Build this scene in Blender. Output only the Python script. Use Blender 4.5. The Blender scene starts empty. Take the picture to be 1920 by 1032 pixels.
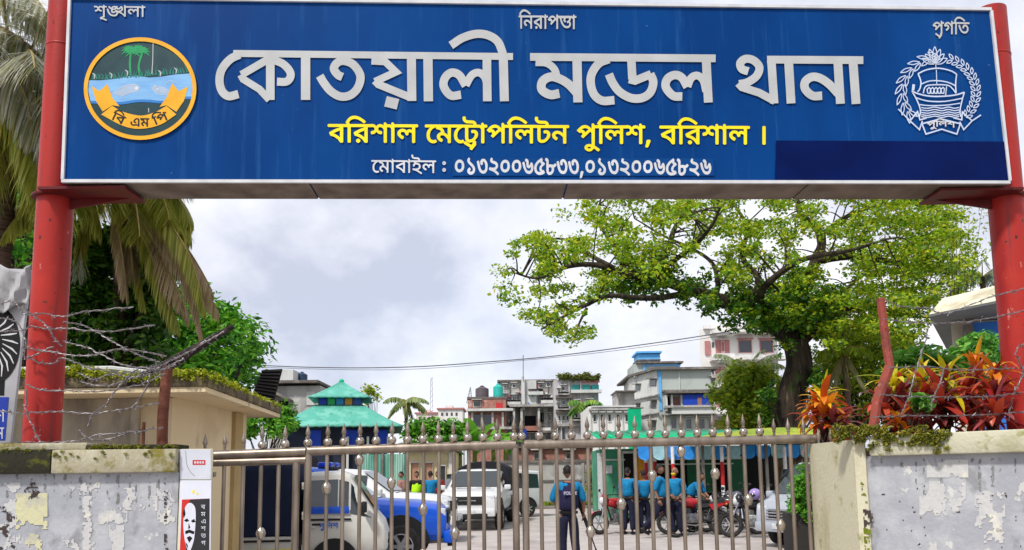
import bpy, bmesh, math, random
import numpy as np
from mathutils import Vector, Matrix, noise
from mathutils.geometry import delaunay_2d_cdt

R = math.radians
random.seed(7)
rng = np.random.default_rng(11)
SC = bpy.context.scene
COL = SC.collection

# ------------------------------------------------------------------ camera
FPX, CX, CY = 1450.0, 960.0, 720.0          # focal length and principal point in photo pixels
CAMLOC = Vector((0, 0, 1.6))
PITCH, ROLL = math.atan(170 / 1450), 0.0125
_f = Vector((0, math.cos(PITCH), math.sin(PITCH)))
_u0 = Vector((0, -math.sin(PITCH), math.cos(PITCH)))
_r0 = Vector((1, 0, 0))
_r = (_r0 * math.cos(ROLL) - _u0 * math.sin(ROLL)).normalized()
_u = (_r0 * math.sin(ROLL) + _u0 * math.cos(ROLL)).normalized()
cam_d = bpy.data.cameras.new('camera')
cam_d.sensor_width = 36
cam_d.lens = FPX / 1920 * 36
cam_d.shift_y = (CY - 516) / 1920
cam_d.clip_end = 3000
cam_d.clip_start = 0.05
cam = bpy.data.objects.new('camera', cam_d)
COL.objects.link(cam)
m = Matrix.Identity(4)
for i in range(3):
    m[i][0], m[i][1], m[i][2], m[i][3] = _r[i], _u[i], -_f[i], CAMLOC[i]
cam.matrix_world = m
SC.camera = cam

def ray(px, py):
    return _f + _r * ((px - CX) / FPX) + _u * ((CY - py) / FPX)

def P(px, py, Y, k=0.0):
    """world point seen at photo pixel (px, py) on the vertical plane y = Y + k x"""
    d = ray(px, py)
    return CAMLOC + d * (Y / (d.y - k * d.x))

def PZ(px, py, z=0.0):
    d = ray(px, py)
    return CAMLOC + d * ((z - CAMLOC.z) / d.z)

# ------------------------------------------------------------------ light
SUN_EL, SUN_AZ = 52, 215        # degrees; azimuth measured like the sky texture (0 = +Y, clockwise)
w = bpy.data.worlds.new("World")
SC.world = w
w.use_nodes = True
nt = w.node_tree
nt.nodes.clear()
N, L = nt.nodes.new, nt.links.new
out = N('ShaderNodeOutputWorld')
sky = N('ShaderNodeTexSky'); sky.sky_type = 'NISHITA'; sky.sun_disc = False
sky.sun_elevation = R(SUN_EL); sky.sun_rotation = R(SUN_AZ)
bg1 = N('ShaderNodeBackground'); bg1.inputs[1].default_value = 0.12
L(sky.outputs[0], bg1.inputs[0])
tc = N('ShaderNodeTexCoord')
mp = N('ShaderNodeMapping'); mp.inputs['Scale'].default_value = (1.0, 1.0, 1.35); mp.inputs['Location'].default_value = (3.1, 0.4, 0.2)
L(tc.outputs['Generated'], mp.inputs['Vector'])
n1 = N('ShaderNodeTexNoise'); n1.inputs['Scale'].default_value = 3.6; n1.inputs['Detail'].default_value = 7; n1.inputs['Roughness'].default_value = 0.55
n1.inputs['Distortion'].default_value = 0.0
L(mp.outputs[0], n1.inputs['Vector'])
cr = N('ShaderNodeValToRGB')
e = cr.color_ramp.elements
e[0].position = 0.36; e[0].color = (0.50, 0.535, 0.65, 1)
e[1].position = 0.64; e[1].color = (0.93, 0.93, 0.97, 1)
el = cr.color_ramp.elements.new(0.47); el.color = (0.69, 0.71, 0.80, 1)
L(n1.outputs['Fac'], cr.inputs[0])
bg2 = N('ShaderNodeBackground'); bg2.inputs[1].default_value = 0.80
L(cr.outputs[0], bg2.inputs[0])
n2 = N('ShaderNodeTexNoise'); n2.inputs['Scale'].default_value = 1.7; n2.inputs['Detail'].default_value = 4
L(mp.outputs[0], n2.inputs['Vector'])
cr2 = N('ShaderNodeValToRGB')
cr2.color_ramp.elements[0].position = 0.30; cr2.color_ramp.elements[0].color = (0.8, 0.8, 0.8, 1)
cr2.color_ramp.elements[1].position = 0.52; cr2.color_ramp.elements[1].color = (1, 1, 1, 1)
L(n2.outputs['Fac'], cr2.inputs[0])
mx = N('ShaderNodeMixShader')
L(cr2.outputs[0], mx.inputs[0]); L(bg1.outputs[0], mx.inputs[1]); L(bg2.outputs[0], mx.inputs[2])
L(mx.outputs[0], out.inputs[0])

sun_d = bpy.data.lights.new('sun', 'SUN')
sun_d.energy = 2.5
sun_d.angle = R(6)
sun_d.color = (1.0, 0.96, 0.90)
sun = bpy.data.objects.new('sun', sun_d)
COL.objects.link(sun)
_sd = Vector((math.sin(R(SUN_AZ)) * math.cos(R(SUN_EL)), math.cos(R(SUN_AZ)) * math.cos(R(SUN_EL)), math.sin(R(SUN_EL))))
sun.rotation_euler = _sd.to_track_quat('Z', 'Y').to_euler()
vs = SC.view_settings
SC.display_settings.display_device = 'sRGB'
vs.view_transform = 'Standard'
try: vs.look = 'None'
except Exception: pass
vs.exposure = 0.66
vs.gamma = 1
SC.cycles.max_bounces = 6
SC.cycles.transparent_max_bounces = 8

# ------------------------------------------------------------------ materials
MATS = {}
def pbr(name, c1, c2=None, scale=6.0, rough=0.6, metal=0.0, bump=0.0, bscale=None, lo=0.35, hi=0.65, detail=6, rvar=0.12, coat=0.0, stretch=None, spec=0.22):
    if name in MATS: return MATS[name]
    mt = bpy.data.materials.new(name); mt.use_nodes = True
    t = mt.node_tree; b = t.nodes['Principled BSDF']
    N, L = t.nodes.new, t.links.new
    tcn = N('ShaderNodeTexCoord')
    vec = tcn.outputs['Object']
    if stretch:
        mpn = N('ShaderNodeMapping'); mpn.inputs['Scale'].default_value = stretch
        L(vec, mpn.inputs[0]); vec = mpn.outputs[0]
    c2 = c2 or tuple(x * 0.82 for x in c1)
    ns = N('ShaderNodeTexNoise'); ns.inputs['Scale'].default_value = scale; ns.inputs['Detail'].default_value = detail
    L(vec, ns.inputs['Vector'])
    rp = N('ShaderNodeValToRGB')
    rp.color_ramp.elements[0].position = lo; rp.color_ramp.elements[0].color = (*c2, 1)
    rp.color_ramp.elements[1].position = hi; rp.color_ramp.elements[1].color = (*c1, 1)
    L(ns.outputs['Fac'], rp.inputs[0]); L(rp.outputs[0], b.inputs['Base Color'])
    mr = N('ShaderNodeMapRange'); mr.inputs[3].default_value = max(0.02, rough - rvar); mr.inputs[4].default_value = min(1, rough + rvar)
    L(ns.outputs['Fac'], mr.inputs[0]); L(mr.outputs[0], b.inputs['Roughness'])
    b.inputs['Metallic'].default_value = metal
    b.inputs['Specular IOR Level'].default_value = spec
    if coat: b.inputs['Coat Weight'].default_value = coat; b.inputs['Coat Roughness'].default_value = 0.08
    if bump:
        nb = N('ShaderNodeTexNoise'); nb.inputs['Scale'].default_value = bscale or scale * 5; nb.inputs['Detail'].default_value = 8
        L(vec, nb.inputs['Vector'])
        bp = N('ShaderNodeBump'); bp.inputs['Strength'].default_value = bump; bp.inputs['Distance'].default_value = 0.02
        L(nb.outputs['Fac'], bp.inputs['Height']); L(bp.outputs[0], b.inputs['Normal'])
    MATS[name] = mt
    return mt

def layered(name, base, layers, rough=0.85, bump=0.4, bscale=40):
    """paint with patches: layers = [(colour, noise scale, lo, hi, detail, stretch)]"""
    if name in MATS: return MATS[name]
    mt = bpy.data.materials.new(name); mt.use_nodes = True
    t = mt.node_tree; b = t.nodes['Principled BSDF']; N, L = t.nodes.new, t.links.new
    tcn = N('ShaderNodeTexCoord')
    cur = None; hsock = None
    for i, (c, s, lo, hi, det, st) in enumerate(layers):
        mpn = N('ShaderNodeMapping'); mpn.inputs['Scale'].default_value = st or (1, 1, 1); mpn.inputs['Location'].default_value = (i * 3.7, i * 1.3, i * 2.2)
        L(tcn.outputs['Object'], mpn.inputs[0])
        ns = N('ShaderNodeTexNoise'); ns.inputs['Scale'].default_value = s; ns.inputs['Detail'].default_value = det; ns.inputs['Roughness'].default_value = 0.62
        L(mpn.outputs[0], ns.inputs['Vector'])
        rp = N('ShaderNodeValToRGB'); rp.color_ramp.elements[0].position = lo; rp.color_ramp.elements[1].position = hi
        L(ns.outputs['Fac'], rp.inputs[0])
        mxn = N('ShaderNodeMixRGB')
        L(rp.outputs[0], mxn.inputs[0])
        if cur is None: mxn.inputs[1].default_value = (*base, 1)
        else: L(cur, mxn.inputs[1])
        mxn.inputs[2].default_value = (*c, 1)
        cur = mxn.outputs[0]; hsock = rp.outputs[0]
    L(cur, b.inputs['Base Color']); b.inputs['Roughness'].default_value = rough
    b.inputs['Specular IOR Level'].default_value = 0.2
    nb = N('ShaderNodeTexNoise'); nb.inputs['Scale'].default_value = bscale; nb.inputs['Detail'].default_value = 8
    L(tcn.outputs['Object'], nb.inputs['Vector'])
    bp = N('ShaderNodeBump'); bp.inputs['Strength'].default_value = bump; bp.inputs['Distance'].default_value = 0.012
    L(nb.outputs['Fac'], bp.inputs['Height']); L(bp.outputs[0], b.inputs['Normal'])
    MATS[name] = mt
    return mt

def leafmat(name, cols, trans=0.35, rough=0.5):
    if name in MATS: return MATS[name]
    mt = bpy.data.materials.new(name); mt.use_nodes = True
    t = mt.node_tree; b = t.nodes['Principled BSDF']; N, L = t.nodes.new, t.links.new
    g = N('ShaderNodeNewGeometry'); rp = N('ShaderNodeValToRGB')
    els = rp.color_ramp.elements
    while len(els) < len(cols): els.new(0.5)
    for i, c in enumerate(cols):
        els[i].position = i / (len(cols) - 1); els[i].color = (*c, 1)
    L(g.outputs['Random Per Island'], rp.inputs[0]); L(rp.outputs[0], b.inputs['Base Color'])
    b.inputs['Roughness'].default_value = rough
    b.inputs['Specular IOR Level'].default_value = 0.35
    tr = N('ShaderNodeBsdfTranslucent'); L(rp.outputs[0], tr.inputs[0])
    ms = N('ShaderNodeMixShader'); ms.inputs[0].default_value = trans
    L(b.outputs[0], ms.inputs[1]); L(tr.outputs[0], ms.inputs[2])
    L(ms.outputs[0], t.nodes['Material Output'].inputs[0])
    MATS[name] = mt
    return mt

def glassmat(name, c=(0.02, 0.025, 0.03), rough=0.06):
    if name in MATS: return MATS[name]
    mt = pbr(name, c, c, rough=rough, rvar=0.02)
    mt.node_tree.nodes['Principled BSDF'].inputs['Specular IOR Level'].default_value = 0.9
    return mt

# ------------------------------------------------------------------ objects
ORG = {}
def thing(name, label, cat, loc=(0, 0, 0), rz=0.0, group=None):
    o = bpy.data.objects.new(name, None); COL.objects.link(o)
    o.location = loc; o.rotation_euler = (0, 0, rz)
    o.empty_display_size = 0.2
    o['label'] = label; o['category'] = cat
    if group: o['group'] = group
    ORG[o.name] = Vector(loc)
    return o

def tag(o, label, cat, group=None, kind=None):
    if label: o['label'] = label
    if cat: o['category'] = cat
    if group: o['group'] = group
    if kind: o['kind'] = kind
    return o

class MB:
    def __init__(s): s.v = []; s.f = []; s.mi = []; s.cur = 0
    def add(s, vs, fs, mi=None):
        o = len(s.v); s.v += [tuple(v) for v in vs]
        s.f += [tuple(i + o for i in f) for f in fs]
        s.mi += [s.cur if mi is None else mi] * len(fs)
        return s
    def box(s, c, d, rz=0.0, M=None):
        x, y, z = d[0] / 2, d[1] / 2, d[2] / 2
        vs = [Vector((sx * x, sy * y, sz * z)) for sz in (-1, 1) for sy in (-1, 1) for sx in (-1, 1)]
        rot = Matrix.Rotation(rz, 3, 'Z') if M is None else M
        vs = [rot @ v + Vector(c) for v in vs]
        return s.add(vs, [(0, 2, 3, 1), (4, 5, 7, 6), (0, 1, 5, 4), (1, 3, 7, 5), (3, 2, 6, 7), (2, 0, 4, 6)])
    def beam(s, a, b, w, h, up=(0, 0, 1)):
        a, b = Vector(a), Vector(b); d = (b - a).normalized(); upv = Vector(up)
        if abs(d.dot(upv)) > 0.98: upv = Vector((0, 1, 0))
        sd = d.cross(upv).normalized(); u2 = sd.cross(d)
        q = [sd * (sx * w / 2) + u2 * (sz * h / 2) for sx, sz in ((-1, -1), (1, -1), (1, 1), (-1, 1))]
        vs = [a + k for k in q] + [b + k for k in q]
        return s.add(vs, [(3, 2, 1, 0), (4, 5, 6, 7), (0, 1, 5, 4), (1, 2, 6, 5), (2, 3, 7, 6), (3, 0, 4, 7)])
    def tube(s, pts, r, n=8, caps=True):
        pts = [Vector(p) for p in pts]
        rr = r if isinstance(r, (list, tuple)) else [r] * len(pts)
        up = Vector((0, 0, 1)); rings = []
        prev = None
        for i, p in enumerate(pts):
            d = (pts[min(i + 1, len(pts) - 1)] - pts[max(i - 1, 0)])
            d = d.normalized() if d.length > 1e-9 else Vector((0, 0, 1))
            if prev is None:
                a = d.cross(Vector((0.123, 1, 0.2)) if abs(d.y) < 0.9 else Vector((1, 0, 0.1))).normalized()
            else:
                a = (prev - d * prev.dot(d))
                a = a.normalized() if a.length > 1e-6 else d.orthogonal().normalized()
            prev = a; b = d.cross(a)
            rings.append([p + (a * math.cos(2 * math.pi * k / n) + b * math.sin(2 * math.pi * k / n)) * rr[i] for k in range(n)])
        vs = [v for rg in rings for v in rg]; fs = []
        for i in range(len(pts) - 1):
            for k in range(n):
                fs.append((i * n + k, i * n + (k + 1) % n, (i + 1) * n + (k + 1) % n, (i + 1) * n + k))
        if caps: fs += [tuple(range(n))[::-1], tuple((len(pts) - 1) * n + k for k in range(n))]
        return s.add(vs, fs)
    def lathe(s, prof, c=(0, 0, 0), n=16, M=None, caps=True):
        """prof [(r, z)] about local z through c"""
        c = Vector(c); vs = []
        for r, z in prof:
            for k in range(n):
                q = Vector((r * math.cos(2 * math.pi * k / n), r * math.sin(2 * math.pi * k / n), z))
                vs.append((M @ q if M is not None else q) + c)
        fs = [(i * n + k, i * n + (k + 1) % n, (i + 1) * n + (k + 1) % n, (i + 1) * n + k) for i in range(len(prof) - 1) for k in range(n)]
        if caps: fs += [tuple(range(n))[::-1], tuple((len(prof) - 1) * n + k for k in range(n))]
        return s.add(vs, fs)
    def ball(s, c, r, n=12, m=8, sc=(1, 1, 1)):
        prof = [(max(1e-4, math.sin(math.pi * i / m)) * r, -math.cos(math.pi * i / m) * r) for i in range(m + 1)]
        return s.lathe(prof, c, n, Matrix.Diagonal(sc))
    def poly(s, pts):
        return s.add(pts, [tuple(range(len(pts)))])
    def prism(s, pts, dv):
        n = len(pts); pts = [Vector(p) for p in pts]; dv = Vector(dv)
        return s.add(pts + [p + dv for p in pts], [tuple(range(n))[::-1], tuple(range(n, 2 * n))] + [(i, (i + 1) % n, n + (i + 1) % n, n + i) for i in range(n)])
    def plan(s, pts, z0, z1):
        return s.prism([(x, y, z0) for x, y in pts], (0, 0, z1 - z0))
    def build(s, name, mat, parent=None, smooth=False, bevel=0.0, seg=2, kind=None, angle=40, local=False):
        me = bpy.data.meshes.new(name)
        off = Vector((0, 0, 0))
        if parent is not None and not local: off = ORG.get(parent.name, Vector((0, 0, 0)))
        vs = s.v if off.length == 0 else [(x - off.x, y - off.y, z - off.z) for x, y, z in s.v]
        me.from_pydata(vs, [], s.f)
        for mm in (mat if isinstance(mat, (list, tuple)) else [mat]): me.materials.append(mm)
        if isinstance(mat, (list, tuple)): me.polygons.foreach_set('material_index', s.mi)
        bm = bmesh.new(); bm.from_mesh(me)
        bmesh.ops.recalc_face_normals(bm, faces=bm.faces)
        if bevel:
            ed = [e for e in bm.edges if len(e.link_faces) == 2 and e.calc_face_angle(0) > R(30)]
            bmesh.ops.bevel(bm, geom=ed, offset=bevel, segments=seg, affect='EDGES', profile=0.5, clamp_overlap=True)
        for fc in bm.faces: fc.smooth = smooth or bool(bevel)
        if smooth or bevel:
            for e in bm.edges:
                if len(e.link_faces) == 2 and e.calc_face_angle(0) > R(angle): e.smooth = False
        bm.to_mesh(me); bm.free(); me.update()
        o = bpy.data.objects.new(name, me); COL.objects.link(o)
        if parent is not None:
            o.parent = parent; ORG[o.name] = off
        else: ORG[o.name] = Vector((0, 0, 0))
        if kind: o['kind'] = kind
        return o

def dup(root, loc, rz=None, label=None, group=None, scale=None):
    r = root.copy(); COL.objects.link(r); r.location = loc
    if rz is not None: r.rotation_euler = (0, 0, rz)
    if label: r['label'] = label
    if group: r['group'] = group
    if scale: r.scale = (scale,) * 3
    for ch in list(root.children):
        c = ch.copy(); COL.objects.link(c); c.parent = r
        for g in list(ch.children):
            d = g.copy(); COL.objects.link(d); d.parent = c
    return r

def spline(pts, k=6, closed=False):
    """Catmull-Rom through points of any dimension"""
    pts = [Vector(p) for p in pts]; n = len(pts); outp = []
    rngi = range(n) if closed else range(n - 1)
    for i in rngi:
        p1, p2 = pts[i], pts[(i + 1) % n]
        p0 = pts[i - 1] if (i > 0 or closed) else p1 * 2 - p2
        p3 = pts[(i + 2) % n] if (i + 2 < n or closed) else p2 * 2 - p1
        for j in range(k):
            t = j / k
            outp.append(0.5 * ((2 * p1) + (p2 - p0) * t + (2 * p0 - 5 * p1 + 4 * p2 - p3) * t * t + (3 * p1 - p0 - 3 * p2 + p3) * t ** 3))
    if not closed: outp.append(pts[-1])
    return outp

def ribbon2(pts, w):
    """mitred ribbon of a 2-D polyline -> (verts, quads)"""
    pts = [Vector(p[:2]) for p in pts]; n = len(pts)
    ww = w if isinstance(w, (list, tuple)) else [w] * n
    if len(ww) != n: ww = list(np.interp(np.linspace(0, 1, n), np.linspace(0, 1, len(ww)), ww))
    vs = []
    for i, p in enumerate(pts):
        d1 = (p - pts[i - 1]).normalized() if i > 0 else None
        d2 = (pts[i + 1] - p).normalized() if i < n - 1 else None
        if d1 is None: d1 = d2
        if d2 is None: d2 = d1
        n1, n2 = Vector((-d1.y, d1.x)), Vector((-d2.y, d2.x))
        mm = (n1 + n2)
        mm = mm.normalized() if mm.length > 1e-6 else n1
        c = max(0.45, mm.dot(n1))
        vs += [p + mm * (ww[i] / 2 / c), p - mm * (ww[i] / 2 / c)]
    return vs, [(2 * i, 2 * i + 1, 2 * i + 3, 2 * i + 2) for i in range(n - 1)]

def leaves_mesh(name, mat, C, Dn, Un, Ln, Wd, parent=None, bend=0.0, kind=None, shape='leaf'):
    """many leaf faces: centres C, long axis Dn, side axis Un, length Ln, width Wd (numpy)"""
    n = len(C)
    nn = np.cross(Dn, Un)
    a = C - Dn * Ln[:, None] * 0.5
    b = C + Dn * Ln[:, None] * 0.5 - nn * (Ln * bend)[:, None]
    mid = C + nn * (Ln * bend * 0.5)[:, None]
    l = mid + Un * Wd[:, None] * 0.5; r = mid - Un * Wd[:, None] * 0.5
    V = np.stack([a, l, b, r], 1).reshape(-1, 3)
    if parent is not None: V = V - np.array(ORG.get(parent.name, Vector((0, 0, 0))))
    me = bpy.data.meshes.new(name)
    me.vertices.add(4 * n); me.loops.add(4 * n); me.polygons.add(n)
    me.vertices.foreach_set('co', V.astype(np.float32).ravel())
    me.loops.foreach_set('vertex_index', np.arange(4 * n, dtype=np.int32))
    me.polygons.foreach_set('loop_start', np.arange(0, 4 * n, 4, dtype=np.int32))
    me.materials.append(mat); me.update(); me.validate()
    o = bpy.data.objects.new(name, me); COL.objects.link(o)
    if parent is not None: o.parent = parent; ORG[o.name] = ORG.get(parent.name, Vector((0, 0, 0)))
    if kind: o['kind'] = kind
    return o

def unit(a): return a / np.maximum(1e-9, np.linalg.norm(a, axis=-1, keepdims=True))

def leaf_cloud(name, mat, centres, rad, per, size, parent, up=0.3, aspect=0.5, flat=0.75, bend=0.1):
    """leaf clumps round each centre"""
    c = np.repeat(np.array(centres), per, 0); n = len(c)
    rr = np.repeat(np.array(rad) if np.ndim(rad) else np.full(len(centres), rad), per)
    off = unit(rng.normal(size=(n, 3))) * (rng.random((n, 1)) ** 0.45); off[:, 2] *= flat
    C = c + off * rr[:, None]
    D = unit(rng.normal(size=(n, 3)) * np.array([1, 1, 0.5]) + off * 0.6 + np.array([0, 0, -0.25]))
    nz = unit(rng.normal(size=(n, 3)) * 0.6 + np.array([0, -0.15, up + 0.4]))
    U = unit(np.cross(nz, D))
    ln = size * (0.6 + 0.8 * rng.random(n))
    return leaves_mesh(name, mat, C, D, U, ln, ln * aspect, parent, bend)

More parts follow.
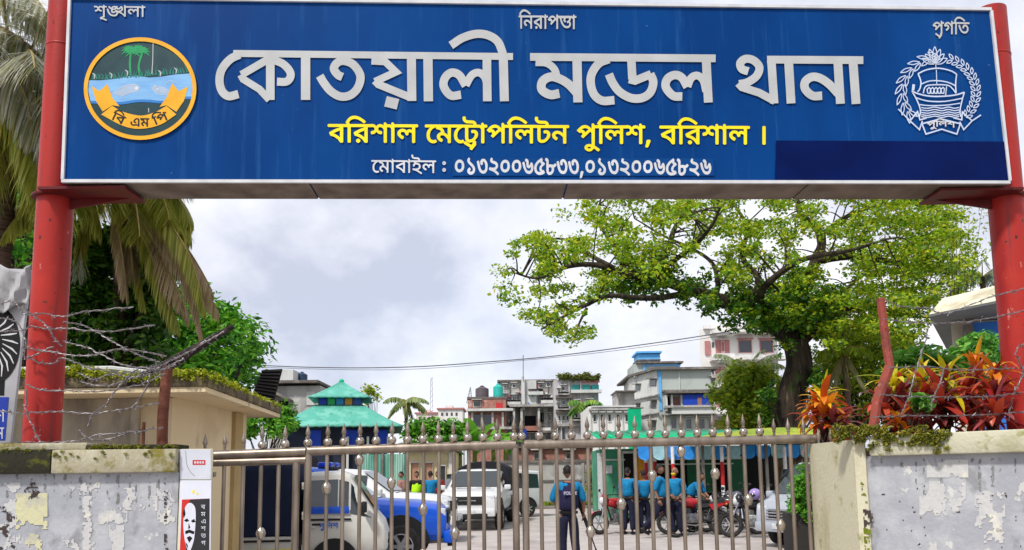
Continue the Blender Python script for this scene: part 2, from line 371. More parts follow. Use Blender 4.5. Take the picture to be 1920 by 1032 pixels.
GLYPHS = {
  ',': (100, '72 44 75 40 66 12 55 -17 43 -45 17 -45 28 1 35 44'),
  '।': (143, '73 0 73 235 104 235 104 0'),
  'ই': (201, '136 235 133 249 128 258 119 263 105 265 78 265 40 268 17 279 1 298 -4 325 -3 335 -2 345 26 343 25 335 25 329 26 314 32 304 47 295 76 292 97 292 129 289 149 278 159 261 163 235|92 189 119 187 140 179 156 168 167 154 176 123 170 95 154 74 127 60 89 53 93 58 129 44 167 23 204 -4 187 -24 144 6 106 28 65 45 17 58 23 84 49 79 78 77 120 84 140 100 146 121 142 139 131 152 114 160 93 163 72 160 60 152 56 140 57 134 58 128 31 122 28 134 26 145 29 158 35 169 58 184|66 176 55 197 28 210 37 227 54 223 85 204 93 192 96 177|204 235 204 209 -4 209 -4 235'),
  'এ': (287, '193 238 219 234 237 225 248 210 252 185 252 0 224 0 215 19 202 29 182 33 157 31 132 28 103 26 75 29 47 40 26 64 19 82 17 105 19 124 22 143 51 139 48 125 47 106 52 79 65 64 84 56 104 55 139 58 174 61 203 56 223 40 223 175 221 195 215 205 195 211 169 205 147 189 132 169 126 149 128 141 134 134 148 131 156 131 164 132 167 105 157 103 142 102 125 105 110 114 100 128 96 148 104 179 125 208 157 230'),
  'ও': (279, '193 238 219 234 238 223 250 206 254 183 252 166 245 150 219 125 182 107 170 134 210 153 220 166 224 182 222 195 216 204 206 209 193 211 167 207 145 195 131 180 125 166 129 156 146 150 138 121 119 127 106 136 98 148 95 163 103 189 124 213 155 231|258 85 252 57 234 35 207 21 171 16 146 18 121 25 98 38 77 56 58 80 40 110 11 192 39 200 55 151 73 112 93 82 116 61 142 49 172 45 194 47 212 55 223 68 227 86 225 100 217 111 193 128 223 141 238 131 249 118 255 102'),
  'খ': (263, '267 235 267 209 227 209 227 0 198 0 174 30 144 56 107 77 63 90 54 125 72 112 104 104 132 94 172 66 199 37 199 54 198 73 198 260 218 260 227 235|170 178 167 158 158 141 144 127 126 116 79 104 61 108 54 125 104 134 133 152 140 163 142 176 137 198 120 216 140 237 162 210|69 163 48 166 32 175 22 189 19 207 21 224 27 238 56 230 51 220 49 209 55 194 69 190 85 193 102 205 120 232 140 237 141 218 123 189 99 170'),
  'গ': (248, '183 0 183 161 191 137 166 170 144 193 123 206 100 210 81 208 67 200 45 176 40 173 56 181 82 184 110 178 126 160 131 140 127 119 116 100 97 82 69 65 50 93 86 112 97 124 101 138 94 152 76 158 57 156 39 148 8 173 33 208 62 230 97 238 131 231 162 212 192 179 185 183 184 199 183 221 183 260 203 260 212 235 252 235 252 209 212 209 212 0'),
  'ঙ': (274, '159 3 112 12 91 22 72 38 55 60 39 88 11 167 40 174 62 107 88 63 103 49 120 39 158 32 185 36 206 46 220 61 224 82 221 104 207 131 225 126 198 98 174 83 152 79 136 81 123 88 112 103 107 133 107 168 110 189 117 207 127 221 140 230 173 238 192 235 207 228 218 215 221 196 219 183 213 171 192 156 163 151 138 153 115 160 75 186 45 220 68 236 93 206 124 184 143 178 164 176 186 182 193 197 187 209 172 213 152 207 139 190 135 166 135 128 139 112 151 107 168 110 185 122 207 144 233 145 247 115 252 81 250 61 242 42 229 26 210 14 187 6'),
  'ট': (215, '218 235 218 209 65 209 65 78 67 54 72 44 80 38 92 36 120 44 143 61 160 86 166 113 160 132 140 138 130 137 120 135 116 162 131 165 147 166 172 161 189 144 196 115 193 93 185 71 157 36 127 16 90 9 66 13 50 24 40 41 36 72 36 209 -4 209 -4 235|150 235 147 249 142 258 133 263 119 265 84 265 46 268 23 279 7 298 2 325 3 335 4 345 32 343 31 336 31 329 32 314 38 304 53 295 82 292 111 292 143 289 163 278 173 261 177 235'),
  'ত': (268, '154 19 124 23 96 34 71 54 48 84 28 124 11 176 40 184 69 107 86 80 105 62 127 51 153 48 183 52 203 64 213 83 217 105 211 134 194 155 168 162 146 156 140 139 140 131 143 121 114 116 110 130 109 144 116 169 137 184 167 189 189 187 208 178 224 166 236 148 243 128 246 104 244 81 236 61 223 44 206 30 182 22|271 235 271 209 -4 209 -4 235'),
  'ন': (229, '232 235 232 209 193 209 193 0 164 0 164 92 170 71 142 102 112 125 82 133 58 125 51 116 48 104 56 84 81 70 67 43 46 54 30 68 21 85 17 105 20 122 26 136 49 154 77 160 113 153 144 135 171 107 165 106 164 123 164 140 164 209 -4 209 -4 235'),
  'প': (271, '275 235 275 209 235 209 235 0 206 0 206 150 214 126 186 164 161 191 138 206 113 210 85 205 63 190 44 169 41 168 53 174 66 176 85 173 98 164 106 151 108 135 108 127 107 121 100 123 109 133 118 142 128 151 174 195 193 175 86 74 63 95 94 124 81 108 69 99 79 113 83 130 77 145 61 151 49 149 37 144 8 171 39 206 73 230 110 238 148 230 181 206 215 167 208 169 206 188 206 211 206 260 226 260 235 235'),
  'ব': (226, '229 235 229 209 190 209 190 0 160 0 129 42 84 74 57 85 29 92 14 128 89 168 169 198 160 182 160 209 -4 209 -4 235|160 179 168 169 108 146 49 115 93 100 136 72 153 54 166 33 162 33 161 51 160 72'),
  'ম': (235, '239 235 239 209 199 209 199 0 170 0 170 51 177 31 150 68 122 96 106 104 89 106 66 99 58 90 56 78 58 66 65 57 92 42 83 13 49 30 31 53 25 79 27 95 34 109 57 127 84 134 106 132 124 125 155 103 178 72 172 70 171 88 170 106 170 209 -4 209 -4 235|113 122 113 118 112 113 84 122 76 157 67 169 55 177 14 187 19 214 37 209 69 202 93 185 108 159'),
  'র': (226, '229 235 229 209 190 209 190 0 160 0 129 42 84 74 57 85 29 92 14 128 89 168 169 198 160 182 160 209 -4 209 -4 235|160 179 168 169 108 146 49 115 93 100 136 72 153 54 166 33 162 33 161 51 160 72|70 -2 54 4 47 20 54 36 70 42 86 36 93 20 86 4'),
  'ল': (277, '280 235 280 209 241 209 241 0 212 0 212 127 214 117 196 136 176 143 164 141 155 134 151 116 151 109 151 103 127 101 118 127 102 143 81 149 63 145 52 135 48 120 51 106 60 94 91 76 81 48 48 64 26 88 19 103 17 121 19 137 26 150 48 170 79 176 113 169 140 145 134 145 140 156 149 164 171 171 195 165 216 150 213 145 212 160 212 177 212 209 -4 209 -4 235'),
  'শ': (256, '260 235 260 209 220 209 220 0 191 0 191 194 193 201 192 215 191 230 191 260 211 260 220 235|137 238 164 232 186 217 202 193 201 153 188 177 173 195 156 207 137 210 124 208 114 202 107 192 104 178 108 165 117 153 133 146 156 143 154 114 131 117 113 124 99 134 89 147 81 179 83 198 89 213 110 232|29 238 59 232 72 223 83 211 89 195 92 174 84 145 74 132 61 122 43 116 20 114 18 143 48 148 64 161 69 177 66 191 59 202 46 208 29 210 15 210 0 206 -3 235 13 237'),
  'া': (101, '104 235 104 209 65 209 65 0 36 0 36 178 22 199 12 206 -1 209 -4 235 2 235 21 230 37 212 36 220 36 232 36 260 56 260 64 235'),
  'ি': (101, '104 235 104 209 65 209 65 0 36 0 36 209 -4 209 -4 235 31 235 19 251 8 266 35 307 51 324 70 336 92 344 118 347 157 342 193 328 229 306 267 277 251 256 204 291 164 312 123 319 87 312 60 292 40 262 48 250 61 235'),
  'ু': (0, '-108 -101 -131 -96 -151 -83 -158 -71 -160 -57 -156 -40 -145 -26 -127 -18 -104 -15 -58 -23 -14 -47 34 -82 17 -103 -30 -67 -69 -46 -106 -39 -126 -44 -133 -58 -131 -67 -125 -73 -108 -77 -86 -71 -73 -57 -67 -39 -65 -22 -65 3 -36 3 -36 -17 -38 -42 -48 -69 -70 -92 -87 -98'),
  'ৃ': (0, '-134 -30 -104 -16 -72 -3 -40 9 -30 -16 -57 -24 -83 -33 -105 -43 -110 -39 -58 -48 -19 -63 13 -81 0 -103 -39 -82 -78 -68 -121 -61'),
  'ে': (131, '135 235 135 209 127 209 102 197 76 174 56 141 48 99 50 75 57 56 66 42 77 33 101 26 117 28 132 35 145 12 123 1 100 -2 77 1 58 11 41 26 29 46 21 70 19 98 21 128 30 155 44 178 62 197 83 212 106 223 82 210 67 209 49 209 -4 209 -4 235'),
  '০': (224, '110 34 87 37 67 44 50 55 38 71 30 92 27 118 30 140 36 161 48 179 65 193 86 203 114 206 141 203 162 194 178 181 189 163 197 121 195 99 188 79 176 61 159 47 137 38|114 179 85 172 65 151 58 118 63 89 80 69 93 63 110 61 140 69 159 91 166 123 160 153 143 172'),
  '১': (224, '109 0 81 3 62 14 50 29 47 46 49 60 56 73 69 84 89 92 100 63 83 56 78 45 85 33 108 28 129 31 145 40 154 53 157 69 153 89 138 107 109 130 72 158 53 179 47 200 52 219 67 239 92 226 83 214 80 203 81 193 88 184 102 171 128 153 163 125 181 100 187 69 184 49 177 32 165 18 149 8 130 2'),
  '২': (224, '48 204 52 221 64 239 88 226 82 216 80 208 83 199 94 193 120 187 153 178 174 165 185 148 189 127 184 104 168 84 143 70 109 64 102 64 94 66 109 70 143 55 177 35 209 11 192 -10 150 21 113 43 73 58 25 70 30 97 57 91 91 88 124 91 144 98 156 110 159 126 155 142 140 153 110 162 74 172 54 185'),
  '৩': (224, '209 112 202 62 191 43 177 28 157 18 131 15 93 22 76 32 60 47 46 69 33 99 11 185 40 193 64 104 77 76 92 57 110 47 129 44 147 46 160 53 175 77 180 112 173 153 156 182 144 190 131 192 116 187 111 173 112 161 118 148 87 140 81 159 78 177 80 191 86 202 105 215 128 219 152 216 172 205 188 188 200 166 207 140'),
  '৪': (224, '112 0 74 4 46 18 29 38 23 64 27 84 39 101 58 115 87 128 87 118 54 135 34 154 28 178 30 193 38 206 49 218 65 227 86 233 110 235 139 233 161 227 177 218 188 206 196 180 189 153 168 135 139 121 138 129 164 118 184 105 196 88 201 65 195 37 178 16 150 4|112 27 138 30 156 37 167 50 170 65 168 77 162 86 140 101 112 111 87 102 69 92 58 79 54 64 58 50 69 38 87 30|112 137 138 146 158 160 166 178 162 191 152 200 134 206 110 209 85 205 66 195 58 178 61 165 71 155'),
  '৫': (224, '118 0 91 3 67 11 47 24 31 43 22 66 19 94 23 123 35 149 56 174 83 196 157 238 171 218 166 207 164 196 166 187 173 179 196 172 202 173 214 151 178 129 156 107 148 84 156 64 168 57 186 55 194 55 200 55 212 23 169 6|121 27 142 28 157 30 174 34 149 40 133 51 123 66 120 84 126 111 146 136 180 161 179 152 157 159 143 174 139 192 140 200 142 207 145 202 95 171 62 133 52 112 49 90 52 69 60 53 72 41 87 33'),
  '৬': (224, '131 15 94 22 77 32 61 47 32 95 8 171 36 180 54 116 74 74 99 51 129 44 151 47 168 58 179 77 183 103 178 131 170 148 185 148 170 120 152 103 129 97 114 100 102 107 93 121 89 151 89 171 87 185 80 193 63 196 66 224 92 221 108 212 116 198 118 178 118 143 121 129 132 124 144 128 156 140 168 166 189 171 201 150 209 125 212 101 209 78 203 57 192 40 177 26 157 18'),
  '৮': (224, '90 0 65 4 50 14 39 31 34 62 34 182 33 197 25 204 8 207 12 236 36 233 51 225 61 211 63 190 63 134 85 140 102 142 111 141 120 140 139 137 154 136 178 140 195 158 222 145 209 125 190 114 167 111 160 111 151 112 158 118 167 101 170 81 167 57 159 37 146 21 130 10 111 2|90 27 112 32 127 44 137 61 140 80 134 102 121 112 104 115 82 113 63 106 63 64 65 44 70 35 77 29'),
}
# ra-phala hook and a visarga, drawn by hand in the same units
GLYPHS['~'] = (0, "-45 20 -45 -30 -95 -92 -122 -80 -110 -62 -200 -8 -186 16 -100 -36 -78 -8 -78 20")
GLYPHS['ঃ'] = (110, " ".join("%d %d" % (55 + 34 * math.cos(a), 190 + 34 * math.sin(a)) for a in [k * math.pi / 5 for k in range(10)]) + "|" + " ".join("%d %d" % (55 + 13 * math.cos(a), 190 + 13 * math.sin(a)) for a in [-k * math.pi / 4 for k in range(8)])
                 + "|" + " ".join("%d %d" % (55 + 34 * math.cos(a), 60 + 34 * math.sin(a)) for a in [k * math.pi / 5 for k in range(10)]) + "|" + " ".join("%d %d" % (55 + 13 * math.cos(a), 60 + 13 * math.sin(a)) for a in [-k * math.pi / 4 for k in range(8)]))
GLYPHS[' '] = (110, "")
GLYPHS['<'] = (-85, "")
GLYPHS['-'] = (0, "-300 235 -300 200 20 200 20 235")      # head line carried over a letter that has none
_GT = {}
def glyph(ch, fat=0):
    key = (ch, fat)
    if key in _GT: return _GT[key]
    adv, s = GLYPHS[ch]
    loops = []
    for part in s.split('|'):
        nums = list(map(int, part.split()))
        if len(nums) < 6: continue
        pts = [Vector((nums[i], nums[i + 1], 0)) for i in range(0, len(nums), 2)]
        loops.append(pts)
    if not loops: _GT[key] = (adv, [], []); return _GT[key]
    v2, eds = [], []
    for lp in loops:
        o = len(v2); v2 += [Vector((p.x, p.y)) for p in lp]; eds += [(o + i, o + (i + 1) % len(lp)) for i in range(len(lp))]
    res = delaunay_2d_cdt(v2, eds, [], 0, 1e-4)
    vs = [Vector((p.x, p.y, 0)) for p in res[0]]
    tri = []
    for f_ in res[2]:                       # keep the triangles with an odd winding count
        c = sum((vs[i] for i in f_), Vector()) / len(f_); hit = 0
        for lp in loops:
            n = len(lp)
            for i in range(n):
                a, b = lp[i], lp[(i + 1) % n]
                if (a.y > c.y) != (b.y > c.y) and c.x < a.x + (c.y - a.y) / (b.y - a.y) * (b.x - a.x): hit += 1 if a.y < b.y else -1
        if hit: tri.append(tuple(f_))
    _GT[key] = (adv, vs, tri)
    return _GT[key]
def text_width(s): return sum(GLYPHS[c][0] for c in s)
def text_mesh(mb, s, fn, fat=0, z0=0.0):
    """lay glyphs out; fn(gx, gy, lift) -> world point; gy 235 = head line, 0 = base"""
    x = 0
    for i, ch in enumerate(s):
        adv, vs, tri = glyph(ch, fat)
        lift = z0 + (i % 3) * 0.00035
        sh = ((0, 0),) if not fat else ((0, 0), (fat, 0), (-fat, 0), (0, fat), (0, -fat))
        for q, (ox, oy) in enumerate(sh):
            if vs: mb.add([fn(x + v.x + ox, v.y + oy, lift + q * 0.00006) for v in vs], tri)
        x += adv

# ------------------------------------------------------------------ the gate sign
K = 0.04                                    # the gate line runs slightly away to the right
NV = Vector((K, -1, 0)).normalized()        # towards the viewer's side
def plane(c):
    return lambda px, py, off=0.0: P(px, py, c, K) + NV * off
S = plane(5.36)

M_blue = layered('sign_blue', (0.0015, 0.048, 0.205), [((0.001, 0.036, 0.165), 0.9, .42, .62, 5, (1.4, 1, .6)), ((0.012, 0.075, 0.24), 2.2, .56, .74, 8, (7, 1, .35)), ((0.10, 0.16, 0.30), 30, .735, .75, 4, None)], rough=.36, bump=.03, bscale=3)
M_blue.node_tree.nodes['Principled BSDF'].inputs['Specular IOR Level'].default_value = 0.06
M_patch = pbr('sign_patch', (0.0015, 0.010, 0.085), (0.001, 0.007, 0.065), scale=3, rough=0.4, spec=0.05)
M_white = pbr('paint_white', (0.62, 0.63, 0.65), (0.52, 0.53, 0.55), scale=9, rough=0.45)
M_silver = pbr('letter_silver', (0.47, 0.48, 0.48), (0.41, 0.42, 0.42), scale=5, rough=0.45)
M_yellow = pbr('letter_yellow', (0.85, 0.72, 0.01), (0.75, 0.62, 0.01), scale=5, rough=0.45)
M_orange = pbr('ribbon_orange', (0.80, 0.40, 0.015), (0.70, 0.34, 0.012), scale=9, rough=0.45)
M_soffit = pbr('sign_underside', (0.22, 0.18, 0.15), (0.12, 0.095, 0.08), scale=5, rough=0.8, bump=0.2)
M_red = layered('post_red', (0.37, 0.026, 0.020), [((0.25, 0.017, 0.017), 2.2, 0.45, 0.62, 6, (1.5, 1.5, .25)), ((0.46, 0.035, 0.022), 1.3, 0.55, 0.7, 3, None), ((0.24, 0.03, 0.03), 6, 0.56, 0.64, 8, (2.5, 2.5, .15)), ((0.46, 0.16, 0.13), 9, 0.655, 0.675, 8, (1.4, 1.4, .6)), ((0.06, 0.025, 0.02), 16, 0.655, 0.675, 8, None)], rough=0.42, bump=0.12, bscale=45)
M_redd = pbr('bracket_red', (0.13, 0.012, 0.012), (0.08, 0.008, 0.008), scale=9, rough=0.5)
M_teal = pbr('emblem_dark', (0.012, 0.05, 0.06), scale=9, rough=0.4)
M_water = pbr('emblem_water', (0.22, 0.45, 0.72), (0.16, 0.36, 0.65), scale=6, rough=0.4, stretch=(1, 1, 4))
M_waterd = pbr('emblem_water_edge', (0.03, 0.2, 0.55), scale=9, rough=0.4)
M_egreen = pbr('emblem_green', (0.01, 0.30, 0.10), scale=9, rough=0.4)
M_egreen2 = pbr('emblem_grass', (0.01, 0.18, 0.14), scale=9, rough=0.4)
M_ink = pbr('black_ink', (0.01, 0.01, 0.01), scale=9, rough=0.5)
M_lav = pbr('emblem_line', (0.58, 0.66, 0.82), scale=9, rough=0.4)
M_grey_fish = pbr('emblem_fish', (0.36, 0.47, 0.62), scale=9, rough=0.4)

def sign_sheet(mb, pts, off): mb.poly([S(x, y, off) for x, y in pts])
def ell(cx, cy, rx, ry, n=48, a0=0, a1=2 * math.pi):
    return [(cx + rx * math.cos(a0 + (a1 - a0) * i / n), cy + ry * math.sin(a0 + (a1 - a0) * i / n)) for i in range(n + (0 if a1 - a0 > 6.28 else 1))]
def rib(mb, pts, w, off, sm=0):
    if sm: pts = spline([Vector((x, y, 0)) for x, y in pts], sm)
    vs, fs = ribbon2(pts, w)
    mb.add([S(v.x, v.y, off) for v in vs], fs)

TL, TR, BR, BL = (130, -3), (1858, 19), (1893, 341), (117, 338)
sign = thing('sign_board', 'long blue police station sign with big silver letters spanning the gate posts', 'sign', S(960, 340))
back = NV * -0.34
mb = MB(); q = [S(*p) for p in (TL, TR, BR, BL)]
mb.prism([p + NV * -0.006 for p in q], back)
mb.build('panel', M_blue, sign)
mb = MB()
dn = Vector((0, 0, -0.012))
for t0, t1 in ((0.0, 0.25), (0.252, 0.52), (0.522, 0.78), (0.782, 1.0)):
    a, b = q[3].lerp(q[2], t0) + dn, q[3].lerp(q[2], t1) + dn
    mb.prism([a + NV * -0.01, b + NV * -0.01, b + back, a + back], (0, 0, 0.010))
mb.build('underside_sheet', M_soffit, sign)
mb = MB()
def strip(a, b, w, lift):
    a, b = S(*a), S(*b); mb.beam(a + NV * lift, b + NV * lift, w, 0.02, up=NV)
strip((BL[0] - 1, BL[1] + 2), (BR[0], BR[1] + 1.5), 0.022, 0.0)
strip((TL[0], TL[1] - 1), (TR[0], TR[1] - 1), 0.022, 0.0)
strip((BL[0] + 1, BL[1] - 1), (TL[0] + 1, TL[1] + 2), 0.020, 0.001)
strip((BR[0], BR[1] - 1), (TR[0], TR[1] + 2), 0.020, 0.001)
mb.build('frame', M_white, sign)
mb = MB(); sign_sheet(mb, [(1455, 264), (1884, 266), (1891, 339.5), (1453, 339)], 0.002)
mb.build('cover_patch', M_patch, sign)
mb = MB(); sign_sheet(mb, [(850, 297), (1338, 297), (1340, 330), (848, 330)], 0.0006)
mb.build('cover_patch', pbr('sign_patch_pale', (0.003, 0.046, 0.19), (0.004, 0.056, 0.21), scale=12, rough=0.4, spec=.05), sign)

def z2(x, y): return (380 + x / 3.097, 40 + y / 3.097)
def z3(x, y): return (980 + x / 2.909, 40 + y / 2.909)
TITLE = [  # (map, width, smooth?, points) in enlarged photo coordinates
 (z2, 40, 0, [(178, 188), (1802, 206)]),
 (z2, 48, 1, [(215, 195), (160, 222), (112, 280), (98, 345), (112, 405), (150, 436), (208, 424)]),
 (z2, 50, 0, [(393, 205), (393, 458)]), (z2, 44, 0, [(398, 212), (225, 312)]), (z2, 42, 0, [(222, 312), (236, 338), (330, 396), (388, 458)]),
 (z2, 46, 1, [(400, 222), (465, 248), (505, 290), (510, 325), (485, 352), (432, 352)]),
 (z2, 54, 0, [(598, 195), (598, 458)]),
 (z2, 48, 1, [(812, 325), (785, 312), (762, 275), (785, 240), (825, 232), (878, 256), (916, 318), (902, 385), (858, 430), (800, 438), (745, 408), (705, 360), (680, 318)]),
 (z2, 42, 0, [(980, 232), (1060, 236), (1122, 296), (1000, 352)]), (z2, 44, 0, [(1000, 346), (1020, 368), (1210, 445)]), (z2, 52, 0, [(1212, 200), (1215, 464)]),
 (z2, 62, 0, [(1062, 466), (1134, 484)]),
 (z2, 54, 0, [(1308, 200), (1311, 466)]),
 (z2, 48, 1, [(1500, 428), (1440, 432), (1400, 380), (1408, 330), (1445, 300), (1490, 315), (1528, 376)]), (z2, 44, 1, [(1528, 374), (1562, 315), (1605, 300), (1640, 330), (1654, 390)]),
 (z2, 50, 0, [(1650, 205), (1653, 466)]),
 (z2, 52, 0, [(1745, 190), (1752, 466)]), (z2, 48, 1, [(1441, 142), (1510, 98), (1590, 75), (1660, 84), (1715, 122), (1745, 195)]),
 (z3, 42, 0, [(40, 196), (1052, 204)]),
 (z3, 40, 1, [(70, 226), (130, 230), (172, 262), (190, 315)]), (z3, 48, 1, [(200, 395), (150, 402), (105, 375), (108, 330), (150, 305), (200, 315), (250, 345), (297, 395)]),
 (z3, 50, 0, [(296, 205), (301, 444)]),
 (z3, 46, 1, [(470, 208), (415, 232), (376, 290), (372, 350), (392, 405), (435, 435), (500, 432)]),
 (z3, 46, 0, [(592, 205), (598, 318)]), (z3, 44, 0, [(580, 318), (612, 326), (700, 290)]), (z3, 46, 1, [(695, 288), (712, 335), (695, 390), (650, 420), (590, 420), (530, 388), (492, 340), (470, 290)]),
 (z3, 46, 1, [(870, 412), (820, 408), (780, 360), (790, 315), (830, 295), (868, 310), (898, 360)]), (z3, 42, 1, [(898, 358), (918, 312), (952, 298), (985, 325), (1000, 385)]), (z3, 48, 0, [(1000, 205), (1012, 445)]),
 (z3, 42, 0, [(1332, 211), (1857, 214)]),
 (z3, 44, 1, [(1230, 275), (1195, 262), (1186, 230), (1215, 207), (1258, 215), (1290, 252), (1275, 300), (1225, 335), (1180, 345)]), (z3, 42, 0, [(1175, 340), (1195, 362), (1290, 392), (1375, 438)]),
 (z3, 46, 0, [(1355, 212), (1371, 450)]), (z3, 48, 0, [(1449, 214), (1463, 450)]),
 (z3, 46, 1, [(1632, 408), (1580, 408), (1540, 372), (1540, 332), (1575, 306), (1620, 312), (1670, 345), (1722, 400)]), (z3, 48, 0, [(1717, 214), (1732, 452)]),
 (z3, 48, 0, [(1800, 214), (1817, 453)]),
]
mb = MB()
for i, (fn, wd, sm, pts) in enumerate(TITLE):
    if i in (18, 29): mb.build('title_lettering', M_silver, sign); mb = MB()
    pp = [fn(*p) for p in pts]
    rib(mb, pp, wd / (3.097 if fn is z2 else 2.909), 0.0014 + i * 0.00007, 6 if sm else 0)
title = mb.build('title_lettering', M_silver, sign)

def sign_text(s, x0, yt, x1, yt1, hpx, mat, name='lettering', fat=0, off=0.0016):
    W = text_width(s); sx = (x1 - x0) / W; sy = hpx / 235.0
    xo = 0
    for wd in s.split(' '):                 # each word a part of its own
        mb = MB(); text_mesh(mb, wd, lambda gx, gy, l: S(x0 + (xo + gx) * sx, yt + (yt1 - yt) * (xo + gx) / W + (235 - gy) * sy, off + l), fat)
        xo += text_width(wd + ' '); o = mb.build(name, mat, sign)
    return o
sign_text("বিরশাল েমেট~াপিলটন পুিলশ, বিরশাল ।", 616, 234, 1440, 238, 33, M_yellow, 'district_lettering', fat=7)
sign_text("েমাবাইল ঃ", 697, 301, 838, 302, 23, M_white, 'phone_lettering', fat=3)
sign_text("০১৩২০০৬৫৮৩৩", 851, 297, 1086, 298, 30, M_white, 'phone_lettering', fat=8)
sign_text(",০১৩২০০৬৫৮২৬", 1086, 298, 1334, 299, 30, M_white, 'phone_lettering', fat=8)
sign_text("শৃঙ<খলা", 177, 12, 272, 13, 19, M_silver, 'motto_lettering', fat=4)
sign_text("িনরাপও-া", 973, 30, 1080, 31, 24, M_silver, 'motto_lettering', fat=5)
sign_text("প~গিত", 1748, 42, 1817, 43, 22, M_silver, 'motto_lettering', fat=5)

# round emblem on the left
def e1(x, y): return (150 + x / 4.914, 60 + y / 4.914)
mb = MB(); sign_sheet(mb, ell(*e1(558, 528), 102, 92), 0.002)
emb = mb.build('round_emblem', M_teal, sign)
def esub(name, mat): 
    return lambda mbx: mbx.build(name, mat, emb)
mb = MB(); o_, i_ = ell(*e1(558, 528), 105.5, 96, 64), ell(*e1(558, 528), 98, 88.5, 64)
mb.add([S(x, y, 0.008) for x, y in o_] + [S(x, y, 0.008) for x, y in i_], [(k, (k + 1) % 64, 64 + (k + 1) % 64, 64 + k) for k in range(64)])
mb.build('ring', M_orange, emb)
mb = MB()
top = [(82, 448), (180, 450), (300, 440), (420, 415), (520, 405), (640, 425), (760, 415), (880, 395), (1028, 385)]
bot = [(1030, 610), (940, 612), (860, 630), (760, 650), (640, 640), (520, 640), (380, 660), (240, 655), (100, 650)]
sign_sheet(mb, [e1(*p) for p in top + [(1040, 500)] + bot + [(76, 540)]], 0.0035); mb.build('river', M_water, emb)
mb = MB(); rib(mb, [e1(*p) for p in bot], 5, 0.0038, 4); mb.build('river_edge', M_waterd, emb)
mb = MB()
for tx, ty, bx, by in ((470, 190, 470, 408), (575, 200, 552, 410)):
    rib(mb, [e1(tx, ty), e1(bx - 8, (ty + by) / 2), e1(bx, by)], 4, 0.0035, 4)
for cx_, cy_ in ((455, 180), (540, 175), (575, 190), (490, 200)):
    for k in range(9):
        a = math.pi * (0.0 + k / 8 * 1.0) * 1.25 - 0.4
        ex, ey = cx_ + 72 * math.cos(a), cy_ - 62 * math.sin(a)
        rib(mb, [e1(cx_, cy_), e1((cx_ + ex) / 2, (cy_ + ey) / 2 - 14), e1(ex, ey + 8)], [4, 3, 1.2], 0.0036 + k * 0.00003)
mb.build('palm_tree_drawing', M_egreen, emb)
mb = MB()
for k in range(34):
    gx = 130 + k * 26; gy = 440 - 60 * max(0, (gx - 300) / 720) + random.uniform(-6, 4)
    rib(mb, [e1(gx, gy), e1(gx + random.uniform(-12, 12), gy - 30), e1(gx + random.uniform(-25, 25), gy - random.uniform(45, 75))], [4, 2.4, 0.8], 0.0036 + k * 0.00001)
mb.build('grass_drawing', M_egreen2, emb)
mb = MB()
for gx, gy in ((128, 415), (285, 410), (430, 385), (735, 390), (880, 365)):
    rib(mb, [e1(gx - 12, gy - 32), e1(gx + 10, gy - 12), e1(gx + 6, gy + 22)], [1, 2.6, 1.2], 0.0042, 4)
rib(mb, [e1(676, 100), e1(672, 280), e1(664, 390)], 1.6, 0.0042)
rib(mb, [e1(634, 705), e1(636, 745)], 1.6, 0.0042)
for fx, d in ((430, 1), (745, -1)):
    pass
mb.build('bird_drawing', M_silver, emb)
mb = MB()
sign_sheet(mb, [e1(*p) for p in ((300, 575), (370, 530), (410, 500), (520, 485), (560, 510), (540, 545), (470, 560), (380, 600))], 0.004)
sign_sheet(mb, [e1(*p) for p in ((660, 515), (700, 495), (770, 510), (830, 540), (850, 580), (780, 580), (700, 560))], 0.004)
mb.build('fish_drawing', M_grey_fish, emb)
mb = MB()
for p, r_ in (((525, 522), 18), ((715, 530), 9), ((690, 505), 7)):
    sign_sheet(mb, ell(*e1(*p), r_ / 4.9, r_ / 4.9, 10), 0.0046)
for pp in (((300, 575), (410, 500), (520, 485)), ((380, 600), (470, 562), (545, 545)), ((660, 515), (720, 575), (820, 585)), ((780, 500), (830, 450), (870, 470))):
    rib(mb, [e1(*p) for p in pp], 0.8, 0.0045, 3)
mb.build('fish_outline', M_white, emb)
mb = MB()
sign_sheet(mb, [e1(*p) for p in ((108, 500), (180, 550), (255, 482), (300, 610), (368, 690), (300, 680), (212, 738), (150, 640))], 0.0048)
sign_sheet(mb, [e1(*p) for p in ((850, 475), (912, 550), (998, 505), (960, 640), (890, 740), (800, 680), (735, 695), (810, 590))], 0.0048)
cu = spline([Vector((*e1(*p), 0)) for p in ((298, 685), (400, 740), (560, 775), (690, 745), (800, 685))], 6)
cl = spline([Vector((*e1(*p), 0)) for p in ((890, 765), (740, 860), (560, 897), (400, 870), (198, 765))], 6)
mb.poly([S(v.x, v.y, 0.0054) for v in cu + cl]); mb.build('ribbon', M_orange, emb)
def arc_text(s, cx_, cy_, ang, hpx, sx_):
    W = text_width(s); mb2 = MB(); ca, sa = math.cos(ang), math.sin(ang)
    def fn(gx, gy, l):
        x, y = (gx - W / 2) * sx_, (118 - gy) * hpx / 235
        return S(cx_ + x * ca - y * sa, cy_ + x * sa + y * ca, 0.0062 + l)
    text_mesh(mb2, s, fn, 7); return mb2
arc_text("িব", *e1(358, 800), 0.45, 15, 0.075).build('ribbon_lettering', M_ink, emb)
arc_text("এম", *e1(552, 838), 0.0, 15, 0.068).build('ribbon_lettering', M_ink, emb)
arc_text("িপ", *e1(742, 803), -0.4, 15, 0.075).build('ribbon_lettering', M_ink, emb)

